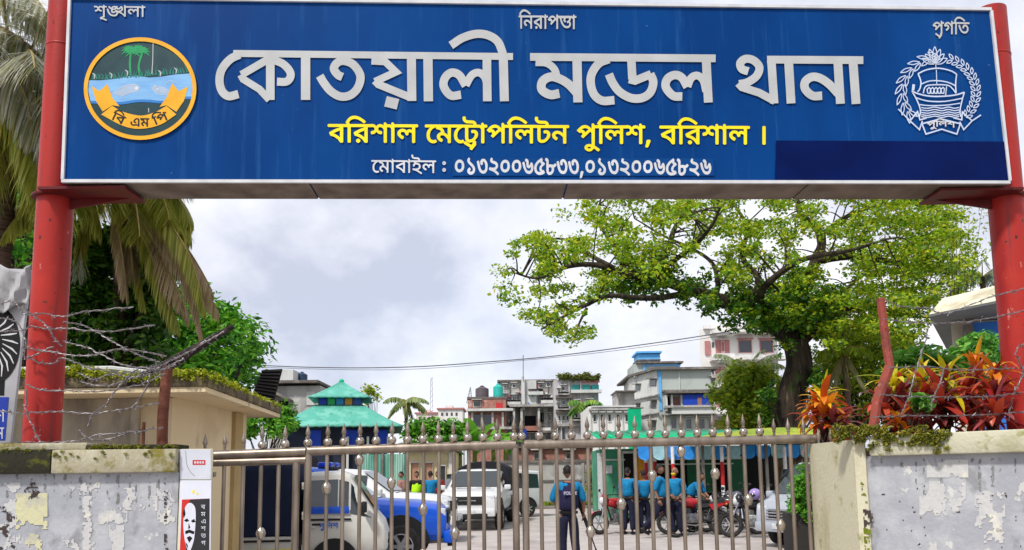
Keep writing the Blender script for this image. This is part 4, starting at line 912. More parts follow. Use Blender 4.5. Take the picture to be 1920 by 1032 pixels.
LW = [("topmost left barbed wire strand crossing the red post below the signboard cloth", [(-10, 572), (25, 566), (48, 590), (80, 588), (118, 594), (160, 585), (250, 576)]),
 ("barbed wire strand looping from the dark disc board across the left red post", [(-10, 622), (40, 620), (60, 612), (90, 618), (122, 616), (200, 622), (290, 610)]),
 ("barbed wire strand crossing diagonally over the upper front of the left red post", [(42, 575), (62, 592), (88, 612), (104, 638), (116, 650)]),
 ("rusty barbed wire strand sagging from the left red post to the leaning stake arm", [(40, 652), (60, 655), (95, 660), (160, 668), (230, 655), (312, 668)]),
 ("low looping barbed wire strand round the middle of the left red post", [(52, 668), (72, 680), (100, 682), (118, 672), (170, 690), (240, 700), (300, 690)]),
 ("barbed wire strand hanging across the mossy roof edge behind the left post", [(50, 722), (80, 732), (118, 733), (190, 734), (260, 722), (310, 700)]),
 ("straight barbed wire strand from the blue panel to the lower part of the stake", [(-10, 770), (40, 775), (110, 772), (170, 776), (230, 768), (300, 756)]),
 ("lowest left barbed wire strand just above the mossy coping", [(-10, 832), (50, 830), (110, 830), (150, 826), (185, 816), (240, 812), (306, 802)]),
 ("loose barbed wire end trailing down the lower left red post", [(50, 730), (50, 772), (62, 800), (76, 830), (90, 832)]),
 ("broken barbed wire tangle hanging from the stake over the cream wall", [(300, 690), (240, 712), (215, 735), (200, 758), (175, 776), (165, 800)]),
 ("dense barbed wire strand bunched along the lower side of the leaning arm", [(330, 684), (290, 700), (245, 708), (210, 702), (176, 712), (150, 700)]),
 ("doubled barbed wire strand from the arm tip back to the red post", [(420, 622), (350, 662), (290, 688), (230, 684), (170, 655), (118, 640)]),
 ("barbed wire strand crossing dark foliage between post and stake arm", [(118, 604), (160, 612), (210, 640), (250, 662), (300, 680)]),
 ("barbed wire strand drooping from the arm across the moss edge", [(345, 672), (300, 694), (262, 690), (228, 716), (190, 724), (150, 716)]),
 ("short barbed wire strand dangling straight below the arm root", [(282, 700), (276, 724), (262, 748), (250, 764)]),
 ("barbed wire strand winding from the disc board up to the sign post", [(-10, 596), (30, 604), (48, 640), (46, 672), (70, 664), (100, 650)]),
 ("short barbed wire curl lying above the left top slab near the stake", [(148, 806), (165, 822), (190, 826), (225, 818), (240, 810), (262, 812)])]
for k, (lb, pts) in enumerate(LW): barbed(lb, wl(*pts), seed=k, r=.0040)
W4 = plane(5.18)
def wr(*p): return [W4(*q) for q in p]
RW = [("topmost right barbed wire strand from the bent stake towards the right red post", [(1655, 598), (1700, 604), (1780, 606), (1860, 596), (1930, 580)]),
 ("barbed wire strand sagging over the cream house wall behind the bent stake", [(1660, 562), (1690, 575), (1740, 578), (1775, 588), (1850, 560), (1925, 540)]),
 ("barbed wire strand running above the crotons at the bend of the red stake", [(1666, 690), (1740, 688), (1800, 694), (1870, 692), (1925, 690)]),
 ("barbed wire strand running through the middle of the red crotons", [(1645, 740), (1720, 744), (1800, 745), (1870, 742), (1925, 735)]),
 ("lowest right barbed wire strand just above the broken coping", [(1635, 782), (1720, 780), (1800, 780), (1880, 776), (1925, 772)]),
 ("barbed wire strand twisting up the front of the right red post", [(1890, 790), (1900, 740), (1918, 700), (1905, 660), (1925, 640)]),
 ("short slanting barbed wire end hanging among the red crotons", [(1770, 690), (1764, 716), (1752, 742), (1745, 770)]),
 ("thin barbed wire strand rising between bent stake and croton tops", [(1690, 778), (1705, 740), (1716, 700), (1735, 640), (1740, 606)])]
for k, (lb, pts) in enumerate(RW): barbed(lb, wr(*pts), seed=40 + k, r=.0036)

# ------------------------------------------------------------------ leaning board at the far left
W5 = plane(6.25)
bd = thing('banner_board', 'leaning white banner board with a black disc and a blue panel at the far left', 'banner', W5(20, 830))
ptsb = [(-140, 500), (57, 505), (18, 840), (-140, 840)]
mb = MB(); mb.prism([W5(*p) for p in ptsb], (0, .03, 0)); mb.build('sheet', pbr('banner_sheet', (0.50, 0.50, 0.52), (0.40, 0.40, 0.42), scale=5, rough=.7), bd, bevel=.003)
mb = MB(); mb.prism([W5(x, y, .002) for x, y in ell(-14, 645, 52, 76, 40)], NV * .003); 
mb.poly([W5(x, y, .0025) for x, y in ((-60, 690), (10, 700), (8, 742), (-60, 742))]); mb.build('black_disc', M_ink, bd)
mb = MB(); mb.poly([W5(x, y, .003) for x, y in ((-140, 745), (17, 745), (10, 826), (-140, 826))]); mb.build('blue_panel', pbr('banner_blue', (0.02, 0.05, 0.36), rough=.5), bd)
mb = MB(); rd = random.Random(4)
for k in range(9):
    a = -1.2 + k * .3; c_ = (-14, 645); p0 = (c_[0] + 20 * math.cos(a), c_[1] + 28 * math.sin(a)); p1 = (c_[0] + 49 * math.cos(a + .3), c_[1] + 66 * math.sin(a + .3))
    vs_, fs_ = ribbon2([Vector(p0), Vector(((p0[0] + p1[0]) / 2 + 4, (p0[1] + p1[1]) / 2)), Vector(p1)], [1.5, 3.4, 1.5]); mb.add([W5(v.x, v.y, .0065 + k * .0002) for v in vs_], fs_)
for k, ch in enumerate("শন"):
    _, vs_, tri = glyph(ch, 6); mb.add([W5(-9 + v.x * .075, 770 + k * 32 + (235 - v.y) * .09, .0045) for v in vs_], tri)
mb.build('lettering', M_white, bd)
M_cloth = pbr('grey_cloth', (0.42, 0.42, 0.43), (0.30, 0.30, 0.31), scale=4, rough=.9, bump=.3)
mb = MB(); nx, ny = 26, 16; g = []
for i in range(nx + 1):
    for j in range(ny + 1):
        x = -140 + (206 * i / nx) - 8 * (j / ny); y = 496 + 14 * math.sin(i * .35) * (1 - j / ny) + (84 + 10 * math.sin(i * .7)) * j / ny
        d = .05 + .02 * math.sin(i * 1.3 + j * .3) + .02 * noise.noise(Vector((i * .5, j * .25, 3)))
        g.append(W5(x, y, d))
mb.add(g, [(i * (ny + 1) + j, (i + 1) * (ny + 1) + j, (i + 1) * (ny + 1) + j + 1, i * (ny + 1) + j + 1) for i in range(nx) for j in range(ny)])
cl = mb.build('draped_cloth', M_cloth, bd, smooth=True)
sm = cl.modifiers.new('thick', 'SOLIDIFY'); sm.thickness = .004

# ------------------------------------------------------------------ ground
M_ground = layered('yard_concrete', (0.40, 0.36, 0.34), [((0.33, 0.29, 0.275), 0.9, .45, .62, 8, None), ((0.46, 0.43, 0.41), 2.5, .55, .66, 8, None), ((0.24, 0.21, 0.20), 0.5, .62, .72, 6, None)], rough=.85, bump=.3, bscale=12)
M_far = layered('far_ground', (0.10, 0.11, 0.06), [((0.20, 0.18, 0.15), .05, .45, .6, 6, None)], rough=.95, bump=.1)
mb = MB(); mb.add([(-900, -60, -0.006), (900, -60, -0.006), (900, 1500, -0.006), (-900, 1500, -0.006)], [(0, 1, 2, 3)])
mb.build('ground', M_far, kind='structure')
mb = MB(); mb.add([(-16, -2, 0), (16, -2, 0), (16, 37.0, 0), (-16, 37.0, 0)], [(0, 1, 2, 3)]); mb.build('yard_pavement', M_ground, kind='structure')
g0, g1 = P(985, 940, 36.6), P(1165, 940, 36.6)
mb = MB(); mb.box(((g0.x + g1.x) / 2, 36.2, .07), (g1.x - g0.x + .6, .16, .14)); mb.build('kerb', pbr('kerb_stone', (.22, .20, .18), scale=3, rough=.9, bump=.3), kind='structure', bevel=.01)
M_grass = leafmat('grass_blade', [(.05, .10, .01), (.16, .26, .02), (.30, .34, .03)], trans=.3)
n = 5000
C = np.stack([rng.uniform(g0.x - .2, g1.x + .2, n), rng.uniform(36.35, 37.6, n), rng.uniform(.06, .2, n)], 1)
D = unit(rng.normal(size=(n, 3)) * .5 + [0, 0, 1]); U = unit(np.cross(D, rng.normal(size=(n, 3))))
o = leaves_mesh('grass_strip', M_grass, C, D, U, np.full(n, .3), np.full(n, .05)); tag(o, 'strip of bright short grass at the foot of the low yard wall', 'grass', kind='stuff')
mb = MB(); mb.add([(g0.x - .3, 36.28, .05), (g1.x + .3, 36.28, .05), (g1.x + .3, 37.7, .05), (g0.x - .3, 37.7, .05)], [(0, 1, 2, 3)]); mb.build('verge', pbr('verge_soil', (.12, .14, .03), scale=6, rough=1), kind='structure')

# ------------------------------------------------------------------ buildings
M_pane = glassmat('window_dark', (0.035, 0.04, 0.045), .15)
M_gconc = layered('old_concrete', (0.40, 0.39, 0.37), [((0.25, 0.24, 0.23), .7, .45, .58, 8, (1, 1, .3)), ((0.52, 0.51, 0.49), 1.3, .56, .66, 8, None), ((0.13, 0.12, 0.11), .9, .64, .72, 8, (1.6, 1, .25))], rough=.9, bump=.3, bscale=6)
M_glight = layered('pale_render', (0.55, 0.56, 0.54), [((0.44, 0.45, 0.44), .6, .48, .62, 8, (1, 1, .3)), ((0.30, 0.30, 0.29), .9, .64, .72, 8, (1.5, 1, .2))], rough=.85, bump=.2, bscale=6)
M_plain = layered('grey_green_render', (0.42, 0.46, 0.43), [((0.36, 0.40, 0.38), .4, .45, .62, 6, None)], rough=.85, bump=.1)
M_slab = layered('dark_slab', (0.13, 0.115, 0.105), [((0.24, 0.22, 0.20), 1.5, .52, .64, 8, None)], rough=.9, bump=.2)
M_brick = layered('brick_red', (0.36, 0.17, 0.13), [((0.26, 0.12, 0.10), 2.4, .45, .6, 8, None), ((0.45, 0.36, 0.32), 1.1, .60, .68, 8, None)], rough=.9, bump=.3, bscale=9)
M_pinkw = layered('pale_pink_render', (0.62, 0.50, 0.46), [((0.68, 0.64, 0.60), .4, .45, .6, 6, None)], rough=.85, bump=.1)
M_pinkd = pbr('dusky_pink', (0.46, 0.20, 0.19), scale=2, rough=.8)
M_whiteb = layered('white_render', (0.70, 0.68, 0.66), [((0.55, 0.53, 0.51), .8, .5, .64, 8, (1, 1, .3))], rough=.85, bump=.1)
M_blue = pbr('bright_blue_paint', (0.012, 0.055, 0.42), scale=1.5, rough=.6)
M_sky = pbr('sky_blue_paint', (0.12, 0.42, 0.80), (0.10, 0.36, 0.70), scale=1.5, rough=.6)
M_tealp = pbr('teal_paint', (0.03, 0.33, 0.30), scale=2, rough=.6)
M_greenp = pbr('green_sheet_paint', (0.0, 0.42, 0.19), (0.0, 0.34, 0.16), scale=2, rough=.55)
M_door = pbr('brown_door', (0.40, 0.22, 0.14), (0.34, 0.18, 0.11), scale=3, rough=.7)
M_framew = pbr('frame_white', (0.6, 0.6, 0.58), scale=4, rough=.6)
M_dark = pbr('interior_shade_and_black', (0.012, 0.012, 0.013), scale=3, rough=.9)  # near-black painting the shade inside openings and shed; also the vent's black backing

class Bld:
    def __init__(s, name, label, cat, Y, px0, px1, pyt, depth, mat, k=0.0, z0=0.0, skew=0.0):
        s.Y, s.k = Y, k; 
        a, b = P(px0, 890, Y, k), P(px1, 890, Y, k); zt = P((px0 + px1) / 2, pyt, Y, k).z
        s.t = thing(name, label, cat, ((a.x + b.x) / 2, (a.y + b.y) / 2, 0))
        s.n = Vector((k, -1, 0)).normalized(); s.dep = depth
        bk = -s.n * depth + Vector((skew, 0, 0)); s.zt = zt; s.a, s.b = a, b
        mb = MB(); mb.prism([(a.x, a.y, z0), (b.x, b.y, z0), (b.x + bk.x, b.y + bk.y, z0), (a.x + bk.x, a.y + bk.y, z0)], (0, 0, zt - z0)); mb.build('wall', mat, s.t)
    def F(s, px, py, off=0.0): return P(px, py, s.Y, s.k) + s.n * off
    def pane(s, x0, y0, x1, y1, mat=None, off=.05, name='window', frame=None, shade=True, fw=.12):
        q = [s.F(x0, y1), s.F(x1, y1), s.F(x1, y0), s.F(x0, y0)]
        q = [Vector((q[0].x, q[0].y, (q[0].z + q[1].z) / 2)), Vector((q[1].x, q[1].y, (q[0].z + q[1].z) / 2)), Vector((q[1].x, q[1].y, (q[2].z + q[3].z) / 2)), Vector((q[0].x, q[0].y, (q[2].z + q[3].z) / 2))]
        if frame:
            mb = MB(); c = sum(q, Vector()) / 4; inn = [p + (c - p).normalized() * fw for p in q]
            for i in range(4):
                j = (i + 1) % 4; mb.prism([q[i] - s.n * .02, q[j] - s.n * .02, inn[j] - s.n * .02, inn[i] - s.n * .02], s.n * (off + .06))
            if shade:
                p0, p1 = q[3] + Vector((-.15, 0, .10)), q[2] + Vector((.15, 0, .10)); mb.prism([p0, p1, p1 + s.n * .5, p0 + s.n * .5], (0, 0, .09))
            f = mb.build(name, frame, s.t)
            mb = MB(); mb.prism([p - s.n * .01 for p in inn], s.n * off * .4); mb.build('pane', mat or M_pane, f)
            return f
        mb = MB(); mb.prism([p - s.n * .01 for p in q], s.n * (off + .01)); return mb.build(name, mat or M_pane, s.t)
    def slab(s, x0, x1, y, th=.14, proud=.5, mat=None, name='floor_slab', back=None):
        a, b = s.F(x0, y), s.F(x1, y); z = (a.z + b.z) / 2; a.z = b.z = z
        bk = back if back is not None else -.03
        mb = MB(); mb.prism([a + s.n * proud, b + s.n * proud, b - s.n * (bk if bk > 0 else .0) + s.n * (.0 if bk > 0 else -.02), a - s.n * (bk if bk > 0 else .0) + s.n * (.0 if bk > 0 else -.02)], (0, 0, th)); return mb.build(name, mat or M_slab, s.t)
    def roof(s, over=.35, th=.22, mat=None, x0=None):
        a = s.a - Vector((over, 0, 0)); b = s.b + Vector((over, 0, 0))
        mb = MB(); mb.prism([Vector((a.x, a.y, s.zt)) + s.n * over, Vector((b.x, b.y, s.zt)) + s.n * over, Vector((b.x, b.y, s.zt)) - s.n * (s.dep + over), Vector((a.x, a.y, s.zt)) - s.n * (s.dep + over)], (0, 0, th)); return mb.build('roof_slab', mat or M_slab, s.t)
    def block(s, x0, y0, x1, y1, proud, name, mat, inset=0.0):
        a, b = s.F(x0, y1), s.F(x1, y1); z0, z1 = a.z, s.F((x0 + x1) / 2, y0).z; a.z = b.z = z0
        mb = MB(); mb.prism([a + s.n * proud, b + s.n * proud, b - s.n * (inset if inset else .02), a - s.n * (inset if inset else .02)], (0, 0, z1 - z0)); return mb.build(name, mat, s.t)
    def balcony(s, x0, y0, x1, y1, proud=1.1, mat=None, dark=True):
        """deck, parapet and dark opening behind; y0 top of opening, y1 deck"""
        h = (y1 - y0)
        if dark: s.pane(x0 + 1, y0 + 1, x1 - 1, y1, M_pane, .03, 'opening_shade')  # dark sheet laid on the wall as the opening's painted shade
        p = s.block(x0, y1 - h * .38, x1, y1, proud, 'balcony', mat or M_glight)
        return p
def tank(px, py, Y, r, h, mat, label):
    p = P(px, py, Y); t = thing('water_tank', label, 'water tank', p)
    mb = MB(); mb.lathe([(r, 0), (r * 1.02, h * .3), (r, h * .33), (r * 1.02, h * .6), (r, h * .63), (r, h * .8), (r * .5, h * .95), (r * .3, h)], p, 16); mb.build('barrel', mat, t, smooth=True)
    mb = MB(); mb.lathe([(r * .32, h * .95), (r * .32, h * 1.05), (r * .1, h * 1.1)], p, 12); mb.build('lid', mat, t, smooth=True)
    return t

# far pink row on the skyline
far = [(780, 830, 776, M_pinkw, 'low pale pink building far off on the skyline beside the small palm', 210), (822, 868, 768, M_whiteb, 'low white and pink building far off left of the brick building', 200)]
for x0, x1, y, mt_, lb, Y in far:
    b = Bld('distant_building', lb, 'building', Y, x0, x1, y, 10, mt_)
    b.roof(.4, .4, M_pinkd)
    for i, x in enumerate(range(x0 + 5, x1 - 6, 9)): b.pane(x, y + 6, x + 4, y + 12, M_pane); b.pane(x, y + 22, x + 4, y + 29, M_pane)
    b.block(x0 + 12, y - 8, x0 + 26, y, -.5, 'stair_room', mt_, 5)

# brick building
b = Bld('brick_building', 'brick and concrete building with flat roof left of the grey apartment blocks', 'building', 96, 878, 950, 748, 11, M_brick)
b.roof(.1, .25); b.slab(876, 962, 772, .3, 1.2, M_glight); b.slab(880, 960, 806, .3, 1.0, M_gconc)
for x in (884, 902, 922, 941): b.block(x, 774, x + 4, 806, .7, 'column', M_gconc)
b.pane(887, 752, 902, 764, M_pane, frame=M_gconc); b.pane(908, 752, 926, 766, M_brick, .1, 'panel'); b.pane(930, 756, 942, 766, pbr('laundry_red', (.5, .03, .04)), .1, 'shutter')
b.pane(888, 778, 901, 804, M_pane, .04); b.pane(906, 778, 921, 804, M_pane, .04); b.pane(926, 778, 940, 800, M_pinkd, .05, 'shutter')
b.pane(886, 812, 900, 836, M_pane, .04); b.pane(908, 812, 922, 836, M_pinkd, .04, 'shutter'); b.pane(928, 812, 942, 836, M_pane, .04)
tank(904, 747, 99, .85, 1.5, pbr('tank_black', (.10, .08, .09), rough=.5), 'dark water tank on the flat roof of the brick building')
tank(934, 746, 99, .62, 1.7, pbr('tank_teal', (.03, .42, .36), rough=.5), 'teal water tank on the roof end of the brick building')

# grey apartment block A
b = Bld('apartment_block', 'weathered grey concrete apartment block with projecting stair tower and many small windows', 'building', 104, 939, 1042, 716, 12, M_gconc)
b.roof(.35, .25)
b.block(978, 708, 984, 770, 1.0, 'stair_tower', M_glight); b.block(982, 714, 1006, 762, .45, 'wall_bay', M_glight)
for (x0, y0, x1, y1) in ((944, 722, 950, 729), (960, 720, 968, 728), (1010, 720, 1018, 728), (1024, 716, 1032, 726), (944, 740, 950, 752), (960, 742, 966, 752), (968, 738, 976, 752), (987, 741, 995, 750), (1000, 745, 1008, 758), (1019, 742, 1026, 752), (1030, 742, 1035, 752), (1036, 744, 1040, 762), (946, 790, 954, 806), (1010, 800, 1020, 812), (1028, 776, 1034, 790), (958, 780, 966, 804)):
    b.pane(x0, y0, x1, y1, M_pane, frame=M_glight, fw=.16)
b.pane(996, 718, 1010, 728, M_pinkd, .1, 'shutter')
b.balcony(990, 726, 1018, 742); b.balcony(1014, 742, 1040, 758); b.balcony(950, 744, 976, 762, 1.3)
b.slab(955, 1040, 765, .35, 2.0, M_gconc); 
for x in (962, 976, 1008): b.block(x, 768, x + 4, 802, 1.6, 'column', M_glight)
b.pane(984, 780, 1005, 800, M_dark, .03, 'opening_shade'); b.pane(1012, 774, 1020, 792, M_dark, .03, 'opening_shade')
b.block(981, 800, 1008, 812, 1.2, 'balcony', M_brick); b.block(1008, 803, 1032, 812, 1.0, 'balcony', M_whiteb); b.slab(955, 1040, 813, .3, 1.2, M_slab)
for x in (984, 996, 1010, 1024): b.pane(x, 818, x + 8, 836, M_pane, .05)
b.pane(981, 806, 987, 822, M_blue, 1.3, 'sign_panel')
for k in range(16):
    x, y = random.uniform(942, 1036), random.choice((733, 742, 756, 770, 790, 806)) + random.uniform(-2, 2); c_ = random.choice(((.5, .05, .05), (.1, .2, .5), (.6, .55, .4), (.05, .3, .25), (.55, .3, .3), (.7, .7, .7)))
    b.block(x, y, x + random.uniform(2, 4), y + random.uniform(4, 7), .55, 'laundry', pbr('laundry_%d' % int(c_[0] * 100 + c_[2] * 7), c_, rough=.9))
for x in (941, 957, 975, 1018, 1029, 1038): b.block(x, 722, x + 1.2, 836, .18, 'drain_pipe', M_slab)
for x, y in ((948, 756), (1022, 737), (1006, 733), (964, 757)): b.block(x, y, x + 4, y + 3.4, .7, 'air_conditioner', M_whiteb)
for x0, x1, y in ((990, 1018, 731), (1014, 1040, 747), (950, 976, 751)): b.block(x0, y, x1, y + .8, 1.12, 'railing', M_slab)
# block B
b = Bld('apartment_block', 'grey apartment block with planted roof terrace and teal panelled top floor', 'building', 100, 1042, 1126, 712, 13, layered('streaky_render', (0.52, 0.50, 0.52), [((0.38, 0.36, 0.37), .8, .42, .6, 8, (1.6, 1, .2)), ((0.20, 0.18, 0.18), .9, .62, .7, 8, (2, 1, .2))], rough=.9, bump=.2))
b.block(1047, 705, 1124, 712, .1, 'parapet', M_gconc, .3); b.pane(1092, 714, 1124, 718, pbr('pink_band', (.6, .2, .25)), .25, 'band'); b.pane(1094, 709, 1124, 714, M_slab, .3, 'planter')
b.pane(1073, 722, 1085, 734, M_tealp, .1, 'panel'); b.pane(1092, 722, 1106, 734, M_tealp, .1, 'panel'); b.pane(1110, 722, 1123, 734, M_tealp, .1, 'panel')
b.pane(1086, 722, 1090, 734, M_pane, .05); b.pane(1106, 723, 1110, 734, M_pane, .05)
b.slab(1070, 1127, 738, .4, .9, M_glight); b.slab(1042, 1072, 748, .4, .9, M_slab); b.slab(1042, 1072, 775, .4, .9, M_slab); b.slab(1046, 1090, 800, .35, .6, M_gconc)
for (x0, y0, x1, y1) in ((1046, 730, 1050, 738), (1052, 724, 1060, 734), (1045, 757, 1049, 768), (1054, 750, 1061, 760), (1062, 746, 1066, 756), (1047, 778, 1051, 790), (1054, 778, 1060, 790), (1062, 778, 1066, 790), (1078, 752, 1086, 762), (1046, 800, 1050, 822), (1054, 800, 1060, 826), (1064, 796, 1068, 806), (1078, 775, 1084, 790), (1100, 750, 1110, 764), (1100, 775, 1110, 790)):
    b.pane(x0, y0, x1, y1, M_pane, frame=M_glight, fw=.14)
for x in (1052, 1068, 1090): b.block(x, 716, x + 2, 836, .25, 'drain_pipe', M_glight)
for k in range(12):
    x, y = random.uniform(1046, 1118), random.choice((742, 764, 780, 792)) + random.uniform(-2, 2); c_ = random.choice(((.5, .05, .05), (.1, .2, .5), (.6, .55, .4), (.05, .3, .25), (.7, .7, .7)))
    b.block(x, y, x + random.uniform(2, 4), y + random.uniform(4, 7), .5, 'laundry', pbr('laundry_%d' % int(c_[0] * 100 + c_[2] * 7), c_, rough=.9))
for x0, x1, y in ((1046, 1066, 742), (1046, 1066, 770), (1072, 1090, 790), (1096, 1122, 770)): b.slab(x0, x1, y, .15, 1.1, M_gconc, 'balcony_deck'); b.block(x0, y - 6, x1, y - 5, 1.0, 'railing', M_slab)
leaf_cloud('roof_plants', leafmat('roof_plant_leaf', [(.10, .14, .02), (.25, .26, .05), (.04, .09, .02)]), [P(random.uniform(1047, 1124), 705 + random.uniform(-3, 8) * (1 if random.random() < .5 else .3), 99.4) for _ in range(50)], .5, 26, .35, b.t)
# small pale houses
b = Bld('low_house', 'low white house with stepped cornice between the apartment block and the grey house', 'building', 78, 1106, 1192, 762, 9, M_whiteb)
b.slab(1104, 1192, 770, .2, .5, M_gconc); b.slab(1108, 1192, 764, .15, .35, M_glight)
b.block(1158, 732, 1192, 764, -.6, 'roof_room', M_gconc, 4); b.slab(1154, 1194, 735, .12, .3, M_slab, back=4)
for x in (1112, 1126, 1140, 1156, 1172): b.pane(x, 776, x + 6, 792, M_pane, frame=M_glight, fw=.1); b.block(x - 4, 772, x - 2, 840, .15, 'pilaster', M_glight)
b.block(1160, 738, 1163, 764, .3, 'pipe', M_slab)
# grey blue-trimmed house, angled corner at x=1237
hA = Bld('town_house', 'pale grey three storey house with sky blue corner strip and blue roof room', 'building', 80, 1238, 1342, 694, 9, M_plain)
lft = MB(); a0 = hA.a; a1 = P(1186, 890, 86); lft.prism([(a0.x - .004, a0.y + .01, 0), (a1.x, a1.y, 0), (a1.x + .5, a1.y + 8, 0), (a0.x - .004, a0.y + 8, 0)], (0, 0, hA.zt)); lft.build('wall', M_glight, hA.t)
sv = Vector((a0.x - a1.x, a0.y - a1.y, 0)).normalized(); sn = Vector((sv.y, -sv.x, 0)); sk = sv.y / sv.x; sY = a0.y - sk * a0.x
def FL(px, py, off=0.0): return P(px, py, sY, sk) + sn * off
for (x0, y0, x1, y1) in ((1193, 722, 1201, 732), (1220, 712, 1231, 724), (1193, 758, 1200, 770), (1222, 752, 1231, 766), (1222, 790, 1230, 806), (1194, 790, 1201, 806)):
    q = [FL(x0, y1), FL(x1, y1), FL(x1, y0), FL(x0, y0)]
    mb = MB(); mb.prism([p - sn * .02 for p in q], sn * .06); 
    s0, s1 = q[3] + Vector((0, 0, .05)) - sv * .2, q[2] + Vector((0, 0, .05)) + sv * .2; mb.prism([s0, s1, s1 + sn * .5, s0 + sn * .5], (0, 0, .08)); f = mb.build('window', M_slab, hA.t)
    mb = MB(); c = sum(q, Vector()) / 4; mb.prism([p.lerp(c, .15) + sn * .03 for p in q], sn * .03); mb.build('pane', glassmat('window_grey', (.16, .19, .19), .2), f)
for y_ in (741, 775):
    mb = MB(); u0, u1 = FL(1186, y_ + 8), FL(1238, y_); u0.z = u1.z; mb.prism([u0, u1, u1 + sn * .25, u0 + sn * .25], (0, 0, .12)); mb.build('floor_slab', M_gconc, hA.t)
r0, r1, r2 = Vector((a1.x - .3, a1.y - .4, hA.zt)), Vector((a0.x - .3, a0.y - .6, hA.zt)), Vector((hA.b.x + .6, hA.b.y - .6, hA.zt))
mb = MB(); mb.prism([r0, r1, r2, r2 + Vector((0, 9.5, 0)), r0 + Vector((0, 9, 0))], (0, 0, .24)); mb.build('roof_slab', M_slab, hA.t)
hA.block(1236.5, 694, 1241.5, 770, .12, 'corner_strip', M_sky)
hA.slab(1240, 1342, 735, .2, .35, M_slab); hA.pane(1273, 697, 1275, 736, M_glight, .12, 'drain_pipe')
hA.pane(1332, 708, 1342, 722, M_pane, frame=M_gconc)
hA.block(1277, 742, 1332, 764, 1.2, 'blue_balcony', M_blue); hA.pane(1303, 748, 1311, 764, pbr('laundry_brown', (.3, .15, .12)), 1.24, 'hanging_cloth')
hA.slab(1244, 1336, 740, .16, 1.6, M_slab, 'canopy'); hA.slab(1244, 1338, 766, .22, 1.3, M_gconc)
for x in (1246, 1256, 1274, 1310): hA.block(x, 742, x + 3, 772, .9, 'column', M_glight)
hA.pane(1250, 744, 1256, 764, M_dark, .04, 'opening_shade'); hA.pane(1260, 746, 1273, 764, M_pinkd, .05, 'shutter'); hA.block(1256, 766, 1338, 778, 1.1, 'balcony', M_glight)
for x0, x1 in ((1258, 1268), (1286, 1297), (1310, 1322), (1328, 1338)): hA.pane(x0, 784, x1, 806, M_pane, frame=M_gconc)
hA.slab(1240, 1340, 779, .18, .7, M_gconc)
# roof room of the same house
hR = Bld('roof_room', 'sky blue and grey stair room on the roof of the pale town house', 'roof room', 84, 1195, 1278, 682, 5, M_plain, z0=hA.zt - .2)
hR.slab(1192, 1280, 682, .2, .4, M_slab, back=5.2)
hR.block(1206, 683, 1210, 700, .12, 'corner_strip', M_sky); hR.block(1270, 684, 1275, 700, .12, 'corner_strip', M_sky); hR.block(1208, 684, 1276, 687, .10, 'beam', M_sky)
hR.block(1197, 664, 1238, 682, .05, 'water_box', M_sky, 3); hR.slab(1193, 1240, 663, .2, .35, M_sky, 'water_box_lid', back=3.3); hR.slab(1194, 1238, 677, .14, .3, M_slab, back=3)
for ch in list(hR.t.children):
    ch.parent = hA.t; ch.location = Vector(hR.t.location) - Vector(hA.t.location)
bpy.data.objects.remove(hR.t)
# pink and white high building behind the tree
b = Bld('tall_building', 'tall white and dusky pink building half hidden behind the big tree', 'building', 92, 1322, 1470, 616, 12, M_whiteb, skew=4.2)
for i, y in enumerate((632, 682, 732, 782)):
    b.slab(1330, 1470, y - 4, .4, 1.6, M_whiteb, 'balcony_deck'); b.block(1340, y - 16, 1372, y, 1.4, 'balcony', M_whiteb)
    b.pane(1322, y + 8, 1332, y + 34, M_pinkd, .2, 'pink_band'); b.pane(1342, y + 6, 1368, y + 32, M_pinkd, .12, 'pink_wall'); b.pane(1352, y + 8, 1358, y + 30, M_pane, frame=M_pinkw, off=.2)
    b.pane(1335, y + 10, 1339, y + 20, M_pane, .05); b.pane(1385, y + 6, 1410, y + 30, M_pane, frame=M_pinkd); b.pane(1425, y + 6, 1450, y + 30, M_pane, frame=M_pinkd)
b.slab(1318, 1474, 617, .4, .5, M_whiteb, 'roof_slab')

# grey house behind the pavilion, left
b = Bld('grey_house', 'grey concrete house with arched hood behind the green pavilion', 'building', 52, 503, 598, 724, 7, M_gconc)
b.slab(498, 600, 720, .18, .6, M_slab, back=7.3); b.block(516, 692, 546, 720, -.4, 'roof_room', M_glight, 3)
b.pane(575, 735, 590, 760, M_glight, .06, 'wall_panel')
mb = MB(); arcp = [b.F(500 + 50 * t_, 758 - 22 * math.sin(math.pi * (.25 + .5 * t_)) + 14 * t_, 1.2) for t_ in [i / 10 for i in range(11)]]
for i in range(10):
    a_, c_ = arcp[i], arcp[i + 1]; mb.prism([a_, c_, c_ - b.n * 1.19, a_ - b.n * 1.19], (0, 0, .18))
mb.build('arched_hood', M_slab, b.t)
b.pane(508, 752, 540, 790, M_dark, .04, 'opening_shade'); b.pane(521, 752, 524, 790, M_glight, .4, 'column')
tank(566, 719, 54, .38, .75, pbr('tank_blue', (.02, .05, .10), rough=.4), 'dark blue water tank on the grey house roof beside the pavilion')

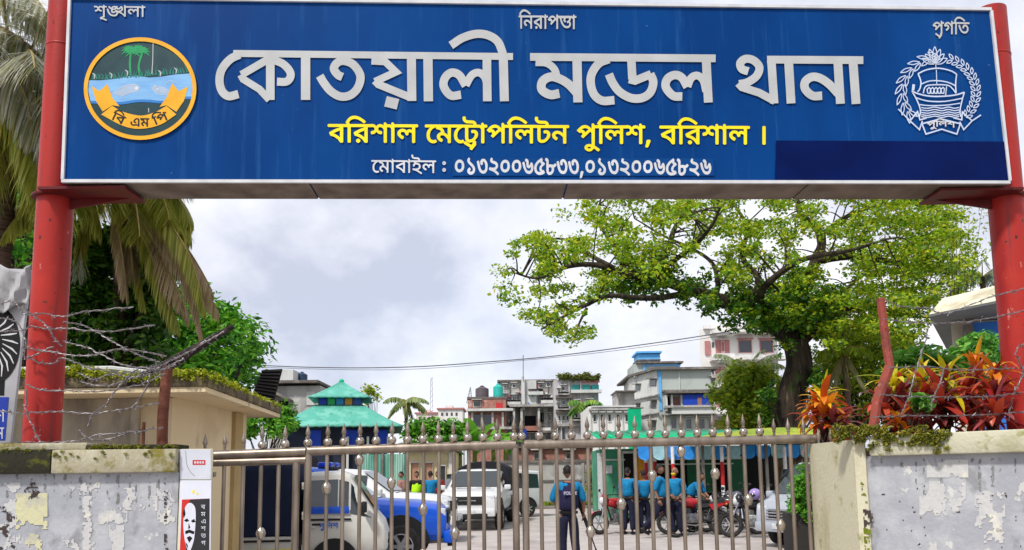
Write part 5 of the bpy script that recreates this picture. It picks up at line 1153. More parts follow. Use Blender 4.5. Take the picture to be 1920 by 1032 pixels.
# ------------------------------------------------------------------ pavilion with two-tier green roof
pv = thing('pavilion', 'pavilion with two tiered green metal roof and coloured glass band', 'pavilion', P(638, 890, 36.5) * 1.0)
ORG[pv.name] = Vector(pv.location)
M_roof = layered('green_roof', (0.09, 0.36, 0.28), [((0.16, 0.44, 0.36), 1.5, .5, .62, 8, None), ((0.05, 0.25, 0.19), 3, .56, .68, 8, (1, 1, .4)), ((0.16, 0.22, 0.12), 4, .66, .74, 8, None)], rough=.5, bump=.1)
pc = P(638, 890, 36.5); cx, cy = pc.x, pc.y
def pyr(mbx, w0, z0_, w1, z1_, th=.06, rot=.16, n=4, seg=7):
    cr = []
    for w_, z_ in ((w0, z0_), (w1, z1_)):
        cr.append([Vector((cx + w_ * math.cos(rot + math.pi / 4 + k * math.pi / 2), cy + w_ * math.sin(rot + math.pi / 4 + k * math.pi / 2), z_)) for k in range(4)])
    for k in range(4):
        a, b_, c, d = cr[0][k], cr[0][(k + 1) % 4], cr[1][(k + 1) % 4], cr[1][k]
        g = []
        for i in range(seg * 2 + 1):
            for j in range(7):
                u, v = i / (seg * 2), j / 6
                p = a.lerp(b_, u).lerp(d.lerp(c, u), v)
                p.z -= .22 * math.sin(math.pi * v) * (z1_ - z0_) / 2.2 * .6
                g.append(p + Vector((0, 0, .025 * (i % 2))))
        fs = [(i * 7 + j, (i + 1) * 7 + j, (i + 1) * 7 + j + 1, i * 7 + j + 1) for i in range(seg * 2) for j in range(6)]
        mbx.add(g, fs)
zE = P(638, 806, 36.5).z; zN = P(638, 764, 36.5).z; zU = P(638, 750, 36.5).z; zT = P(638, 716, 36.5).z
mb = MB(); pyr(mb, 4.05, zE, 1.55, zN, seg=16); o = mb.build('lower_roof', M_roof, pv, smooth=True, angle=30); sm = o.modifiers.new('th', 'SOLIDIFY'); sm.thickness = .07
mb = MB(); pyr(mb, 2.0, zU, .06, zT, seg=9); o = mb.build('upper_roof', M_roof, pv, smooth=True, angle=30); sm = o.modifiers.new('th', 'SOLIDIFY'); sm.thickness = .06
mb = MB(); mb.box((cx, cy, (zN + zU) / 2), (1.95, 1.95, zU - zN + .3), .16); mb.build('glass_band', pbr('band_dark', (.02, .05, .14), rough=.4), pv)
for k, c_ in enumerate(((.01, .05, .4), (.02, .4, .12), (.02, .25, .55), (.6, .28, .03), (.02, .1, .35))):
    ux = Vector((math.cos(.16), math.sin(.16), 0)); nn_ = Vector((ux.y, -ux.x, 0))
    p = Vector((cx, cy, (zN + zU) / 2)) + nn_ * .985 + ux * (-.78 + k * .39)
    mb = MB(); mb.box(p, (.32, .03, zU - zN - .06), .16); mb.build('coloured_pane', pbr('pane_%d' % k, c_, c_, rough=.25), pv)
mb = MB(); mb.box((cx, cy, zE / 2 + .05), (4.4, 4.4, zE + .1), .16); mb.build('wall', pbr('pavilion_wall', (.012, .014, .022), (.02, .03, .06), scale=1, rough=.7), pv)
ux = Vector((math.cos(.16), math.sin(.16), 0)); nn_ = Vector((ux.y, -ux.x, 0))
for k in range(6):
    p = Vector((cx, cy, 1.6)) + nn_ * 2.35 + ux * (-2.2 + k * .88); mb = MB(); mb.box(p, (.10, .10, 3.5), .16); mb.build('column', M_glight, pv)
for k, (u_, c_) in enumerate(((-1.0, M_blue), (.6, M_blue), (1.9, M_blue))):
    p = Vector((cx, cy, zE - .55)) + nn_ * 2.22 + ux * u_; mb = MB(); mb.box(p, (.55, .05, .8), .16); mb.build('window', c_, pv)
mb = MB(); mb.ball((cx, cy, zT), .13, 10, 8); mb.build('finial', M_greenp, pv, smooth=True)

# teal curtain fence, cream quarters, low wall
M_tealf = layered('teal_sheet', (0.12, 0.33, 0.25), [((0.28, 0.46, 0.38), 1.2, .48, .6, 7, (2.5, 1, .2)), ((0.06, 0.17, 0.12), 1.6, .6, .68, 7, (2, 1, .3))], rough=.6, bump=.1)
f0, f1 = P(672, 930, 31), P(762, 930, 31)
fe = thing('sheet_fence', 'teal green sheet fence below the pavilion roof', 'fence', ((f0.x + f1.x) / 2, 31, 0))
mb = MB(); zf = P(716, 852, 31).z; nseg = 40
for i in range(nseg):
    xa_, xb_ = f0.x + (f1.x - f0.x) * i / nseg, f0.x + (f1.x - f0.x) * (i + 1) / nseg
    mb.prism([(xa_, 31 + .03 * (i % 2), 0), (xb_, 31 + .03 * ((i + 1) % 2), 0), (xb_, 31.02 + .03 * ((i + 1) % 2), 0), (xa_, 31.02 + .03 * (i % 2), 0)], (0, 0, zf))
mb.build('sheet', M_tealf, fe)
for x in (f0.x, (f0.x + f1.x) / 2, f1.x):
    mb = MB(); mb.box((x, 30.95, zf / 2), (.08, .08, zf + .1)); mb.build('post', M_slab, fe)
b = Bld('staff_quarters', 'low cream building with brown doors behind the group in the yard', 'building', 34, 762, 848, 846, 4, layered('cream_render', (.62, .52, .30), [((.50, .42, .24), 1.2, .5, .64, 7, None)], rough=.85, bump=.1))
b.slab(758, 852, 845, .12, .5, M_slab, back=4.3); b.pane(770, 866, 786, 948, M_door, .05, 'door', frame=M_glight, shade=False, fw=.05); b.pane(797, 866, 812, 948, M_door, .05, 'door', frame=M_glight, shade=False, fw=.05); b.pane(824, 872, 836, 905, M_pane, frame=M_glight, shade=False, fw=.05)
b.pane(842, 848, 848, 948, M_framew, .1, 'pilaster')
Yw = 38.0
b = Bld('low_yard_wall', 'long grey low wall with dark coping and brick band at the back of the yard', 'wall', Yw, 928, 1130, 868, .3, M_gconc)
b.slab(926, 1132, 868, .14, .08, M_slab, 'coping', back=.36); b.slab(926, 1132, 904, .1, .05, M_slab, 'band')
for x in (985, 1040, 1092): b.block(x, 868, x + 5, 950, .06, 'pier', M_gconc)
b = Bld('brick_outhouse', 'low red brick outhouse with flat top behind the grey yard wall', 'building', 44, 970, 1112, 842, 4, M_brick)
b.slab(968, 1114, 840, .1, .25, M_slab, back=4.2); b.pane(1000, 848, 1012, 862, M_pane, frame=M_gconc); b.pane(1060, 848, 1074, 862, M_pane, frame=M_gconc)

# ------------------------------------------------------------------ guard house on the left
gh = thing('guard_house', 'cream single storey guard house with thick mossy flat roof', 'building', (-4.6, 9, 0))
M_ghw = layered('cream_plaster', (0.74, 0.60, 0.38), [((0.64, 0.51, 0.32), 1.2, .5, .64, 7, None), ((0.36, 0.30, 0.22), 2.2, .62, .7, 8, (1, 1, .4))], rough=.85, bump=.15, bscale=20)
M_ghs = layered('cream_stained', (0.52, 0.45, 0.34), [((0.27, 0.23, 0.18), 1.4, .45, .62, 8, (1.3, 1, .4)), ((0.08, 0.06, 0.045), 3.5, .655, .70, 8, None)], rough=.9, bump=.2, bscale=20)
c1_, c2_ = P(322, 800, 8.0), P(462, 800, 10.4)
zr0 = P(385, 735, 7.5).z; zr1 = P(385, 706, 7.5).z
xl_ = -8.5; yb = 10.4
mb = MB(); mb.plan([(xl_, 8.0), (c1_.x, 8.0), (c2_.x, yb), (xl_, yb)], 0, zr0); mb.build('wall', M_ghw, gh)
xs = P(250, 800, 8.0).x
mb = MB(); mb.plan([(xl_, 7.985), (xs, 7.985), (xs, 8.01), (xl_, 8.01)], .3, zr0 - .004); mb.build('stained_wall', M_ghs, gh)
for px in (256, 318):
    x = P(px, 800, 8.0).x; mb = MB(); mb.box((x, 7.98, zr0 / 2 - .003), (.08, .06, zr0 - .01)); mb.build('pilaster', M_ghs if px < 300 else M_ghw, gh)
pm = c1_.lerp(c2_, .8); sd = (c2_ - c1_).normalized(); sn2 = Vector((sd.y, -sd.x, 0))
q0, q1 = c1_.lerp(c2_, .76), c1_.lerp(c2_, .88); 
mb = MB(); mb.prism([Vector((q0.x, q0.y, 0)) - sn2 * .02, Vector((q1.x, q1.y, 0)) - sn2 * .02, Vector((q1.x, q1.y, 0)) + sn2 * .05, Vector((q0.x, q0.y, 0)) + sn2 * .05], (0, 0, zr0 - .005)); mb.build('pilaster', pbr('cream_dark', (.48, .35, .16), scale=3, rough=.85), gh)
e1_, e2_ = P(385, 735, 7.5), P(525, 778, 10.9)
mb = MB(); mb.prism([(xl_ - .5, 7.5, zr0), (e1_.x, 7.5, zr0), (e2_.x, 10.9, zr0), (xl_ - .5, 10.9, zr0)], (0, 0, .05)); mb.build('roof_soffit', M_ghw, gh)
mb = MB(); mb.prism([(xl_ - .52, 7.48, zr0 + .052), (e1_.x + .02, 7.48, zr0 + .052), (e2_.x + .02, 10.92, zr0 + .052), (xl_ - .52, 10.92, zr0 + .052)], (0, 0, zr1 - zr0 - .05)); mb.build('roof_slab', layered('roof_edge', (0.13, 0.10, 0.07), [((0.24, 0.20, 0.10), 5, .5, .62, 8, None), ((0.035, 0.03, 0.025), 4, .52, .64, 8, None), ((0.20, 0.20, 0.02), 7, .62, .7, 8, None)], rough=.95, bump=.5), gh, bevel=.015)
cs = []
for k in range(760):
    x = xl_ + (e1_.x - xl_) * random.random() ** .7
    cs.append(Vector((x, 7.46 + random.random() ** 2 * 1.4, zr1 + random.uniform(-.03, .05) + (.05 if x < -4 else 0))))
for k in range(110):
    t_ = random.random(); cs.append(Vector((e1_.x + (e2_.x - e1_.x) * t_ + .02 - random.random() * .15, 7.5 + 3.4 * t_, zr1 + random.uniform(-.02, .02))))
leaf_cloud('roof_moss', leafmat('bright_moss', [(.16, .22, .01), (.36, .44, .015), (.55, .55, .03), (.10, .12, .01)], trans=.3), cs, .055, 34, .035, gh, aspect=.5)
mb = MB(); mb.tube([(xl_, 7.6, zr1 + .1), (P(210, 700, 7.6).x, 7.6, zr1 + .10), (P(330, 700, 7.6).x, 7.62, zr1 + .02)], .03, 8); mb.build('roof_pipe', M_glight, gh, smooth=True)
vt = thing('slatted_vent', 'black slatted panel leaning at the far end of the guard house roof', 'vent', P(500, 745, 10.6))
mb = MB(); v0, v1, v2, v3 = P(473, 742, 10.6), P(512, 752, 10.6), P(528, 692, 10.6), P(492, 694, 10.6)
mb.prism([v0, v1, v2, v3], (0, .05, 0)); mb.build('backing', M_dark, vt)
mb = MB()
for k in range(9):
    a, b_ = v0.lerp(v3, (k + .5) / 9), v1.lerp(v2, (k + .5) / 9); mb.beam(a + Vector((0, -.012, 0)), b_ + Vector((0, -.012, 0)), .03, .018)
mb.build('slat', pbr('slat_black', (.03, .025, .025), rough=.6), vt)

# ------------------------------------------------------------------ cream roofed house at far right
hr = thing('corner_house', 'cream house with blue door and deep grey eave behind the right post', 'building', P(1830, 890, 11))
zb_ = P(1800, 600, 11).z; zt_ = P(1800, 575, 11).z
w0 = P(1782, 600, 11.4)
mb = MB(); mb.plan([(w0.x, 11.4), (w0.x + 5, 10.6), (w0.x + 7, 15), (w0.x + 2.6, 15)], 0, zb_ + .1); mb.build('wall', layered('cream_wall2', (.66, .60, .46), [((.55, .49, .36), 1.5, .5, .62, 7, None)], rough=.85, bump=.1), hr)
ra, rb, rc, rd_ = P(1742, 600, 11.0), P(1960, 566, 9.6), P(1960, 535, 9.6), P(1775, 572, 11.0)
mb = MB()
fl = Vector((ra.x, ra.y, zb_ + .05)); fr = Vector((rb.x, rb.y, zb_ + .05))
mb.prism([fl, fr, fr + Vector((2.2, 5, 0)), fl + Vector((3.2, 5, 0))], (0, 0, .03)); mb.build('eave_soffit', pbr('soffit_grey', (.16, .17, .17), scale=3, rough=.8), hr)
mb = MB(); u_ = Vector((.25, .25, .0)); mb.prism([fl + Vector((0, 0, .034)), fr + Vector((0, 0, .034)), fr + Vector((.3, .4, .36)), fl + Vector((.45, .4, .36))], (1.9, 2.5, .02)); mb.build('roof', layered('cream_slab', (.62, .58, .44), [((.42, .38, .26), 2, .5, .62, 8, None), ((.2, .19, .1), 3, .62, .7, 8, None)], rough=.9, bump=.3), hr)
d0, d1 = P(1822, 640, 11.2), P(1900, 640, 10.9)
mb = MB(); mb.prism([(d0.x, d0.y + .0, 1.6), (d1.x + .6, d1.y - .02, 1.6), (d1.x + .6, d1.y - .06, 1.6), (d0.x, d0.y - .06, 1.6)], (0, 0, P(1850, 604, 11.1).z - 1.6)); mb.build('door', pbr('door_blue', (.03, .16, .55), scale=3, rough=.6), hr)
mb = MB(); mb.box((d0.x - .07, d0.y - .05, 2.6), (.10, .10, 2.2)); mb.build('door_frame', M_slab, hr)

# ------------------------------------------------------------------ shed with green roof, awning and striped poles
sh = thing('parking_shed', 'dark open parking shed with green sheet roof behind the motorcycles', 'shed', P(1360, 985, 26))
zs = P(1300, 832, 25).z
xA, xB = P(1112, 850, 27).x, P(1535, 850, 25).x
mb = MB()
nseg = 60
for i in range(nseg):
    a, b_ = xA + (xB - xA) * i / nseg, xA + (xB - xA) * (i + 1) / nseg
    za, zb2 = (.0, .05)[i % 2], (.0, .05)[(i + 1) % 2]
    mb.add([(a, 24.6, zs + .12 + za), (b_, 24.6, zs + .12 + zb2), (b_, 29, zs + .62 + zb2), (a, 29, zs + .62 + za)], [(0, 1, 2, 3)])
o = mb.build('roof_sheet', M_greenp, sh, smooth=True, angle=60); sm = o.modifiers.new('t', 'SOLIDIFY'); sm.thickness = .02
mb = MB(); mb.beam((xA, 24.65, zs + .02), (xB, 24.65, zs + .02), .08, .18); mb.build('fascia', pbr('fascia_dark', (.03, .035, .03), rough=.8), sh)
mb = MB(); mb.box(((xA + xB) / 2 + 1.2, 29.3, zs / 2), (xB - xA - 2.4, .1, zs)); mb.build('back_wall', M_dark, sh)  # wall coloured near-black to paint in the shed's inner shade
for px0, px1, y0, y1, m_, nm in ((1290, 1332, 862, 925, pbr('panel_green', (.02, .13, .06), scale=2, rough=.6), 'green_panel'), (1368, 1392, 862, 925, MATS['panel_green'], 'green_panel')):
    a, b_ = P(px0, y1, 28.5), P(px1, y0, 28.5); mb = MB(); mb.box(((a.x + b_.x) / 2, 28.5, (a.z + b_.z) / 2), (b_.x - a.x, .06, b_.z - a.z)); mb.build(nm, m_, sh)
mb = MB(); a, b_ = P(1210, 861, 28), P(1390, 861, 28); mb.box(((a.x + b_.x) / 2, 28, a.z), (b_.x - a.x, .08, .10)); mb.box(((a.x + b_.x) / 2, 28, a.z - .2), (b_.x - a.x - .6, .06, .05)); mb.build('white_beam', M_framew, sh)
aw = thing('awning', 'blue scalloped valance hanging along the front of the parking shed', 'awning', P(1360, 850, 24.2))
M_aw = [pbr('awning_blue', (.03, .25, .68), rough=.7), pbr('awning_pale', (.30, .52, .58), rough=.7)]
mb = MB(); za = P(1360, 836, 24.2).z; zb2 = P(1360, 851, 24.2).z; x = P(1196, 850, 24.2).x; xe = P(1536, 850, 24.2).x; i = 0; mb.mi = []
while x < xe:
    wd = .46; mb.cur = 0 if (i % 5) in (0, 2, 3) else 1
    pts = [(x + .01, 24.2, za), (x + wd - .01, 24.2, za), (x + wd - .01, 24.2, zb2)] + [(x + wd / 2 + (wd / 2 - .01) * math.cos(a), 24.2 + .02 * math.sin(a * 3), zb2 - .17 * math.sin(a)) for a in [math.pi * k / 8 for k in range(1, 8)]] + [(x + .01, 24.2, zb2)]
    mb.prism(pts, (0, .015, 0)); x += wd; i += 1
mb.cur = 0
mb.build('valance', M_aw, aw)
M_pr = pbr('pole_red', (.50, .02, .02), rough=.5); M_pw = pbr('pole_white', (.72, .72, .72), rough=.5)
def pole(px, pyb, Y, reds, label):
    g = P(px, pyb, Y); g.z = 0; t = thing('striped_pole', label, 'pole', g, group='red and white poles under the awning')
    zt = P(px, 838, Y).z; mb = MB(); mb.lathe([(.055, 0), (.055, zt)], g, 12); mb.build('shaft', M_pw, t, smooth=True)
    for a, b_ in reds:
        za_, zb_ = P(px, b_, Y).z, P(px, a, Y).z; mb = MB(); mb.lathe([(.0575, za_), (.0575, zb_)], (g.x, g.y, 0), 12); mb.build('red_band', M_pr, t, smooth=True)
for px, Y, rd_, lb in ((1266, 24, [(870, 900)], 'white pole with a red band behind the officer in the yellow mask'), (1359, 23.6, [(866, 910)], 'tall white pole with a long red band between the motorcycles'), (1478, 24, [], 'plain white pole beside the grey minivan'), (1215, 26, [(868, 900)], 'slim red and white pole behind the officers on the left'), (1232, 27, [(866, 900)], 'slim red banded pole furthest back behind the walking officer')):
    pole(px, 985, Y, rd_, lb)
# green office to the left of the shed
b = Bld('green_kiosk', 'green walled kiosk with white framed doorway left of the officers', 'kiosk', 28, 1126, 1205, 842, 3, layered('kiosk_green', (.05, .24, .14), [((.09, .34, .22), 1.2, .5, .62, 6, None)], rough=.6, bump=.05))
b.pane(1170, 846, 1206, 962, M_dark, .04, 'doorway', frame=M_framew, shade=False, fw=.09); b.pane(1136, 873, 1148, 888, M_white, .03, 'notice'); b.slab(1136, 1172, 864, .06, .03, M_framew, 'rail'); b.pane(1122, 850, 1131, 955, M_white, .1, 'column')
b.pane(1197, 846, 1206, 905, pbr('orange_cloth', (.75, .30, .02), rough=.8), .2, 'orange_curtain')
b = Bld('green_hoarding', 'bright green upright panel standing in front of the low white house', 'hoarding', 70, 1181, 1206, 766, .3, M_greenp); b.slab(1180, 1207, 766, .08, .05, M_slab, back=.4)
# mossy canopy mound
mo = thing('mossy_canopy', 'rounded yellow green mossy canopy roof above the blue awning', 'canopy', P(1440, 830, 23.4))
mb = MB(); zc = P(1440, 829, 23.4).z; x0_, x1_ = P(1300, 830, 23.4).x, P(1545, 830, 23.4).x; g = []
hh = P(1440, 798, 23.4).z - zc
for i in range(25):
    for j in range(9):
        u, v = i / 24, j / 8
        g.append((x0_ + (x1_ - x0_) * u, 22.9 + 2.4 * v, zc + hh * math.sin(math.pi * min(1, .08 + .92 * u * 1.0) * .62 + .05) ** .8 * math.sin(math.pi * (.12 + .5 * v))))
mb.add(g, [(i * 9 + j, (i + 1) * 9 + j, (i + 1) * 9 + j + 1, i * 9 + j + 1) for i in range(24) for j in range(8)])
o = mb.build('canopy_top', layered('mossy_top', (.22, .30, .04), [((.34, .36, .05), 2, .48, .6, 8, None), ((.14, .12, .06), 3, .58, .68, 8, None)], rough=1, bump=.8), mo, smooth=True); sm = o.modifiers.new('t', 'SOLIDIFY'); sm.thickness = .06
for px in (1320, 1440, 1530):
    p = P(px, 840, 23.6); mb = MB(); mb.box((p.x, 23.8, zc / 2), (.08, .08, zc + .1)); mb.build('post', M_slab, mo)

# ------------------------------------------------------------------ wires and masts
def cable(label, pts, r, Y):
    t = thing('power_line', label, 'power line', P(*pts[0], Y)); mb = MB(); mb.tube(spline([P(x, y, Y) for x, y in pts], 10), r, 5); mb.build('strand', pbr('cable_grey', (.14, .14, .16), rough=.7), t, smooth=True)
cable('thick overhead cable sagging across the sky below the sign', [(300, 672), (480, 685), (640, 690), (780, 688), (900, 680), (1030, 669), (1180, 650), (1330, 628), (1480, 600)], .028, 40)
cable('thin overhead cable just beneath the thick one', [(300, 680), (520, 690), (700, 694), (820, 690), (960, 678), (1120, 662), (1340, 632), (1480, 606)], .014, 40.3)
def mast(px, py0, py1, Y, r, label):
    p = P(px, py1, Y); t = thing('antenna_mast', label, 'mast', p); mb = MB(); mb.tube([p, P(px, py0, Y)], r, 6); 
    mb.build('pole', M_slab, t)
mast(981, 666, 716, 103, .05, 'thin antenna mast on the stair tower of the grey apartment block')
t = thing('lattice_mast', 'faint distant lattice mast standing alone on the skyline', 'mast', P(809, 800, 400)); p0, p1 = P(809, 800, 400), P(809, 708, 400); mb = MB()
for s_ in (-1, 1): mb.tube([p0 + Vector((s_ * .9, 0, 0)), p1 + Vector((s_ * .3, 0, 0))], .12, 4)
for k in range(9): mb.tube([p0.lerp(p1, k / 9) + Vector((-.8, 0, 0)), p0.lerp(p1, (k + 1) / 9) + Vector((.7, 0, 0))], .08, 4)
mb.build('lattice', pbr('mast_grey', (.35, .36, .42), rough=.8), t)
t = thing('lattice_mast', 'short lattice mast beside the brick building roof', 'mast', P(880, 752, 110)); p0, p1 = P(880, 756, 110), P(882, 726, 110); mb = MB()
for s_ in (-1, 1): mb.tube([p0 + Vector((s_ * .4, 0, 0)), p1], .06, 4)
for k in range(5): mb.tube([p0.lerp(p1, k / 6) + Vector((-.35 + k * .06, 0, 0)), p0.lerp(p1, (k + 1) / 6) + Vector((.3 - k * .05, 0, 0))], .04, 4)
mb.build('lattice', MATS['mast_grey'], t)

# ------------------------------------------------------------------ vegetation
M_bark = layered('bark', (0.055, 0.040, 0.028), [((0.018, 0.014, 0.011), 2.2, .42, .58, 8, (1.6, 1.6, .35)), ((0.15, 0.11, 0.075), 4, .58, .68, 8, (1.8, 1.8, .25)), ((0.06, 0.09, 0.02), 1.2, .6, .72, 6, None)], rough=.95, bump=.9, bscale=9)
M_bark2 = layered('palm_bark', (0.14, 0.09, 0.07), [((0.07, 0.045, 0.035), 14, .48, .6, 6, (.3, .3, 2.5))], rough=.95, bump=.7, bscale=20)

def inpoly(x, y, pl):
    c = False; n = len(pl)
    for i in range(n):
        x1, y1 = pl[i]; x2, y2 = pl[(i + 1) % n]
        if (y1 > y) != (y2 > y) and x < (x2 - x1) * (y - y1) / (y2 - y1) + x1: c = not c
    return c

def limb(mbx, pts, r0, r1, k=5, n=8, jit=.0):
    sp = spline(pts, k); m_ = len(sp); rr = [r0 + (r1 - r0) * (i / (m_ - 1)) ** .8 for i in range(m_)]
    sp = [p + Vector((noise.noise(p * .9), noise.noise(p * .9 + Vector((9, 0, 0))), noise.noise(p * .9 + Vector((0, 9, 0))))) * jit * r0 for p in sp]
    mbx.tube(sp, rr, n); return sp

# ---- the big spreading tree
Y0 = 31.0
tr = thing('rain_tree', 'huge spreading yellow green tree with dark leaning trunk behind the parking shed', 'tree', P(1484, 890, Y0) * 1.0)
ORG[tr.name] = Vector(tr.location)
def T(px, py, dy=0.0): return P(px, py, Y0 + dy)
base = T(1484, 890); base.z = -.1
mb = MB()
limb(mb, [base + Vector((0, 0, -.2)), T(1480, 850), T(1478, 800), T(1488, 730), T(1497, 680), T(1490, 640)], .72, .48, 5, 14, .25)
for a in range(7):
    an = a * .9; d = Vector((math.cos(an), math.sin(an), 0)); limb(mb, [base + d * 1.3, base + d * .75 + Vector((0, 0, .8)), base + d * .6 + Vector((0, 0, 2.4)), T(1484, 740) + d * .33], .22, .12, 4, 6)
mb.build('trunk', M_bark, tr, smooth=True, angle=80)
LIMBS = [([(1492, 650, 0), (1455, 612, 0), (1400, 580, -.5), (1340, 562, -1), (1290, 545, -1.3), (1235, 522, -1.6), (1175, 512, -2)], .42, .16),
 ([(1235, 522, -1.6), (1248, 480, -1), (1265, 430, -.5), (1290, 390, 0), (1310, 340, .5)], .17, .05), ([(1245, 502, -1.5), (1290, 470, -3), (1330, 430, -4.5), (1350, 390, -5.5)], .12, .04),
 ([(1175, 512, -2), (1120, 498, -2.2), (1065, 500, -2), (1010, 520, -1.5), (962, 512, -1)], .15, .03), ([(1290, 552, -1.3), (1210, 560, -2.5), (1140, 556, -3.5), (1090, 575, -4), (1040, 602, -4.5), (1015, 618, -4.6)], .14, .03),
 ([(1160, 508, -2), (1110, 480, -.5), (1060, 450, .5), (1010, 450, 1)], .12, .03), ([(1175, 512, -2), (1150, 460, -1), (1120, 410, 0), (1130, 360, .5)], .12, .03),
 ([(1494, 660, 0), (1490, 600, .5), (1502, 540, 1), (1530, 490, 1.5), (1540, 440, 2), (1500, 395, 2.5), (1480, 330, 3)], .42, .08), ([(1440, 602, 0), (1425, 560, -1.5), (1445, 528, -2.5), (1490, 495, -3.5), (1545, 478, -4), (1600, 468, -4.5), (1660, 450, -5)], .2, .04),
 ([(1500, 640, 0), (1560, 592, 1), (1620, 572, 1.5), (1680, 590, 1.5), (1745, 596, 2)], .28, .04), ([(1530, 490, 1.5), (1620, 480, 1), (1700, 500, .5), (1780, 516, 0)], .2, .04),
 ([(1400, 580, -.5), (1422, 530, 0), (1392, 480, 1), (1400, 420, 2), (1365, 370, 3)], .2, .05), ([(1540, 440, 2), (1600, 400, 3), (1680, 380, 3.5), (1740, 390, 4)], .14, .04),
 ([(1100, 578, -4), (1085, 610, -4.2), (1075, 640, -4.2)], .06, .02), ([(1560, 592, 1), (1600, 530, 3), (1680, 470, 4), (1760, 440, 4.5)], .14, .03), ([(1340, 562, -1), (1345, 520, 1), (1320, 480, 2.5), (1240, 440, 3.5), (1190, 410, 4)], .14, .03)]
lim_pts = []
for pts, r0, r1 in LIMBS:
    mb = MB(); sp = limb(mb, [T(*p) for p in pts], r0, r1, 6, 9, .35); mb.build('limb', M_bark, tr, smooth=True, angle=80); lim_pts += [(p, i / len(sp)) for i, p in enumerate(sp)]
CROWN = [(935, 525), (942, 480), (985, 442), (1040, 405), (1100, 378), (1130, 330), (1300, 300), (1600, 300), (1770, 350), (1812, 430), (1828, 500), (1800, 570), (1740, 612), (1700, 645), (1640, 640), (1600, 625), (1560, 650), (1530, 620), (1480, 585), (1420, 560), (1350, 520), (1270, 500), (1195, 520), (1140, 560), (1060, 560), (1105, 615), (1085, 655), (1020, 612), (975, 592), (948, 560)]
LP = np.array([p[:] for p, _ in lim_pts]); cents = []; rads = []; twig = MB()
tries = 0
while len(cents) < 1000 and tries < 30000:
    tries += 1
    x, y = random.uniform(930, 1830), random.uniform(300, 660)
    if not inpoly(x, y, CROWN): continue
    if noise.noise(Vector((x / 48, y / 34, 2.0))) < -.02 and x < 1600: continue
    dy = random.gauss(0, 2.6); p = T(x, y, dy + (-1.5 if x < 1300 else 0)); pn = np.array(p[:])
    dist = np.linalg.norm(LP - pn, axis=1); i = int(np.argmin(dist))
    if dist[i] > 4.2: continue
    cents.append(pn); rads.append(random.uniform(.34, .72))
    if dist[i] < 1.7 and random.random() < .7:
        q = lim_pts[i][0]; mid = q.lerp(p, .5) + Vector((random.gauss(0, .12), random.gauss(0, .12), .18)); twig.tube(spline([q, mid, p], 3), [.036, .032, .028, .024, .02, .014, .01], 4, False)
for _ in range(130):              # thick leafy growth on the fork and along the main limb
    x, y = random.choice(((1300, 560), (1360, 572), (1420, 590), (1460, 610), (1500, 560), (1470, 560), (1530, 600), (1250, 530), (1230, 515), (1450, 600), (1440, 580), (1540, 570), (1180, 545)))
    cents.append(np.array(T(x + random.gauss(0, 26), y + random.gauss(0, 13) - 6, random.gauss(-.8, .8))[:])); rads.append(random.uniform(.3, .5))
twig.build('twigs', M_bark, tr)
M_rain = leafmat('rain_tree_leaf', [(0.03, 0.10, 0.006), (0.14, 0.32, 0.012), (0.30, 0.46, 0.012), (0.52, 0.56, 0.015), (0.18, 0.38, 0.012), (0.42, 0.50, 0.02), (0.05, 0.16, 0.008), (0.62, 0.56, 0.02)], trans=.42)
cents = np.array(cents); rads = np.array(rads)
leaf_cloud('crown', M_rain, cents, rads, 54, .16, tr, aspect=.6, flat=.5)
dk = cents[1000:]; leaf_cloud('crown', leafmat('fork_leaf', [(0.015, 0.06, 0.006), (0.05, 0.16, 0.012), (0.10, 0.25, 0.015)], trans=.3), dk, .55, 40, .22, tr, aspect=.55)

# ---- generic broadleaf tree
def tree(name, label, cat, px, Y, regions, mat, leaf, per, rad, trunk_r=.18, base_py=None, N_=120, flat=.8, stems=5, aspect=.5, thr=-.25, group=None, spreadY=1.5):
    b0 = P(px, 890, Y); b0.z = 0
    t = thing(name, label, cat, b0, group=group)
    cs, rs = [], []; tries = 0
    while len(cs) < N_ and tries < 9000:
        tries += 1; pl = random.choices(regions, [abs(sum(a[0] * b[1] - b[0] * a[1] for a, b in zip(r, r[1:] + r[:1]))) for r in regions])[0]
        xs_, ys_ = [q[0] for q in pl], [q[1] for q in pl]; x, y = random.uniform(min(xs_), max(xs_)), random.uniform(min(ys_), max(ys_))
        if not inpoly(x, y, pl) or noise.noise(Vector((x / 30, y / 30, Y))) < thr: continue
        p = P(x, y, Y + random.gauss(0, spreadY)); cs.append(np.array(p[:])); rs.append(rad * random.uniform(.6, 1.3))
    C = np.array(cs); top = Vector(C.mean(0)); 
    mb = MB(); fork = b0.lerp(Vector((top.x, top.y, max(.4, top.z))), .45); limb(mb, [b0 + Vector((0, 0, -.1)), b0.lerp(fork, .5) + Vector((.05, .03, 0)), fork], trunk_r, trunk_r * .75, 4, 9, .2)
    idx = np.argsort(-np.linalg.norm(C - C.mean(0), axis=1))[::max(1, len(C) // (stems * 3))][:stems * 3]
    for i in idx:
        q = Vector(C[i]); limb(mb, [fork, fork.lerp(q, .5) + Vector((random.gauss(0, .1), random.gauss(0, .1), .12)), q], trunk_r * .5, trunk_r * .08, 4, 6, .3)
    mb.build('trunk', M_bark, t, smooth=True, angle=80)
    leaf_cloud('crown', mat, cs, np.array(rs), per, leaf, t, aspect=aspect, flat=flat); return t
M_mango = leafmat('mango_leaf', [(0.01, 0.06, 0.006), (0.04, 0.20, 0.008), (0.10, 0.36, 0.014), (0.20, 0.46, 0.02), (0.02, 0.12, 0.008)], trans=.38)
M_dkleaf = leafmat('dark_tree_leaf', [(0.008, 0.035, 0.005), (0.03, 0.11, 0.008), (0.08, 0.22, 0.012), (0.16, 0.30, 0.02)], trans=.3)
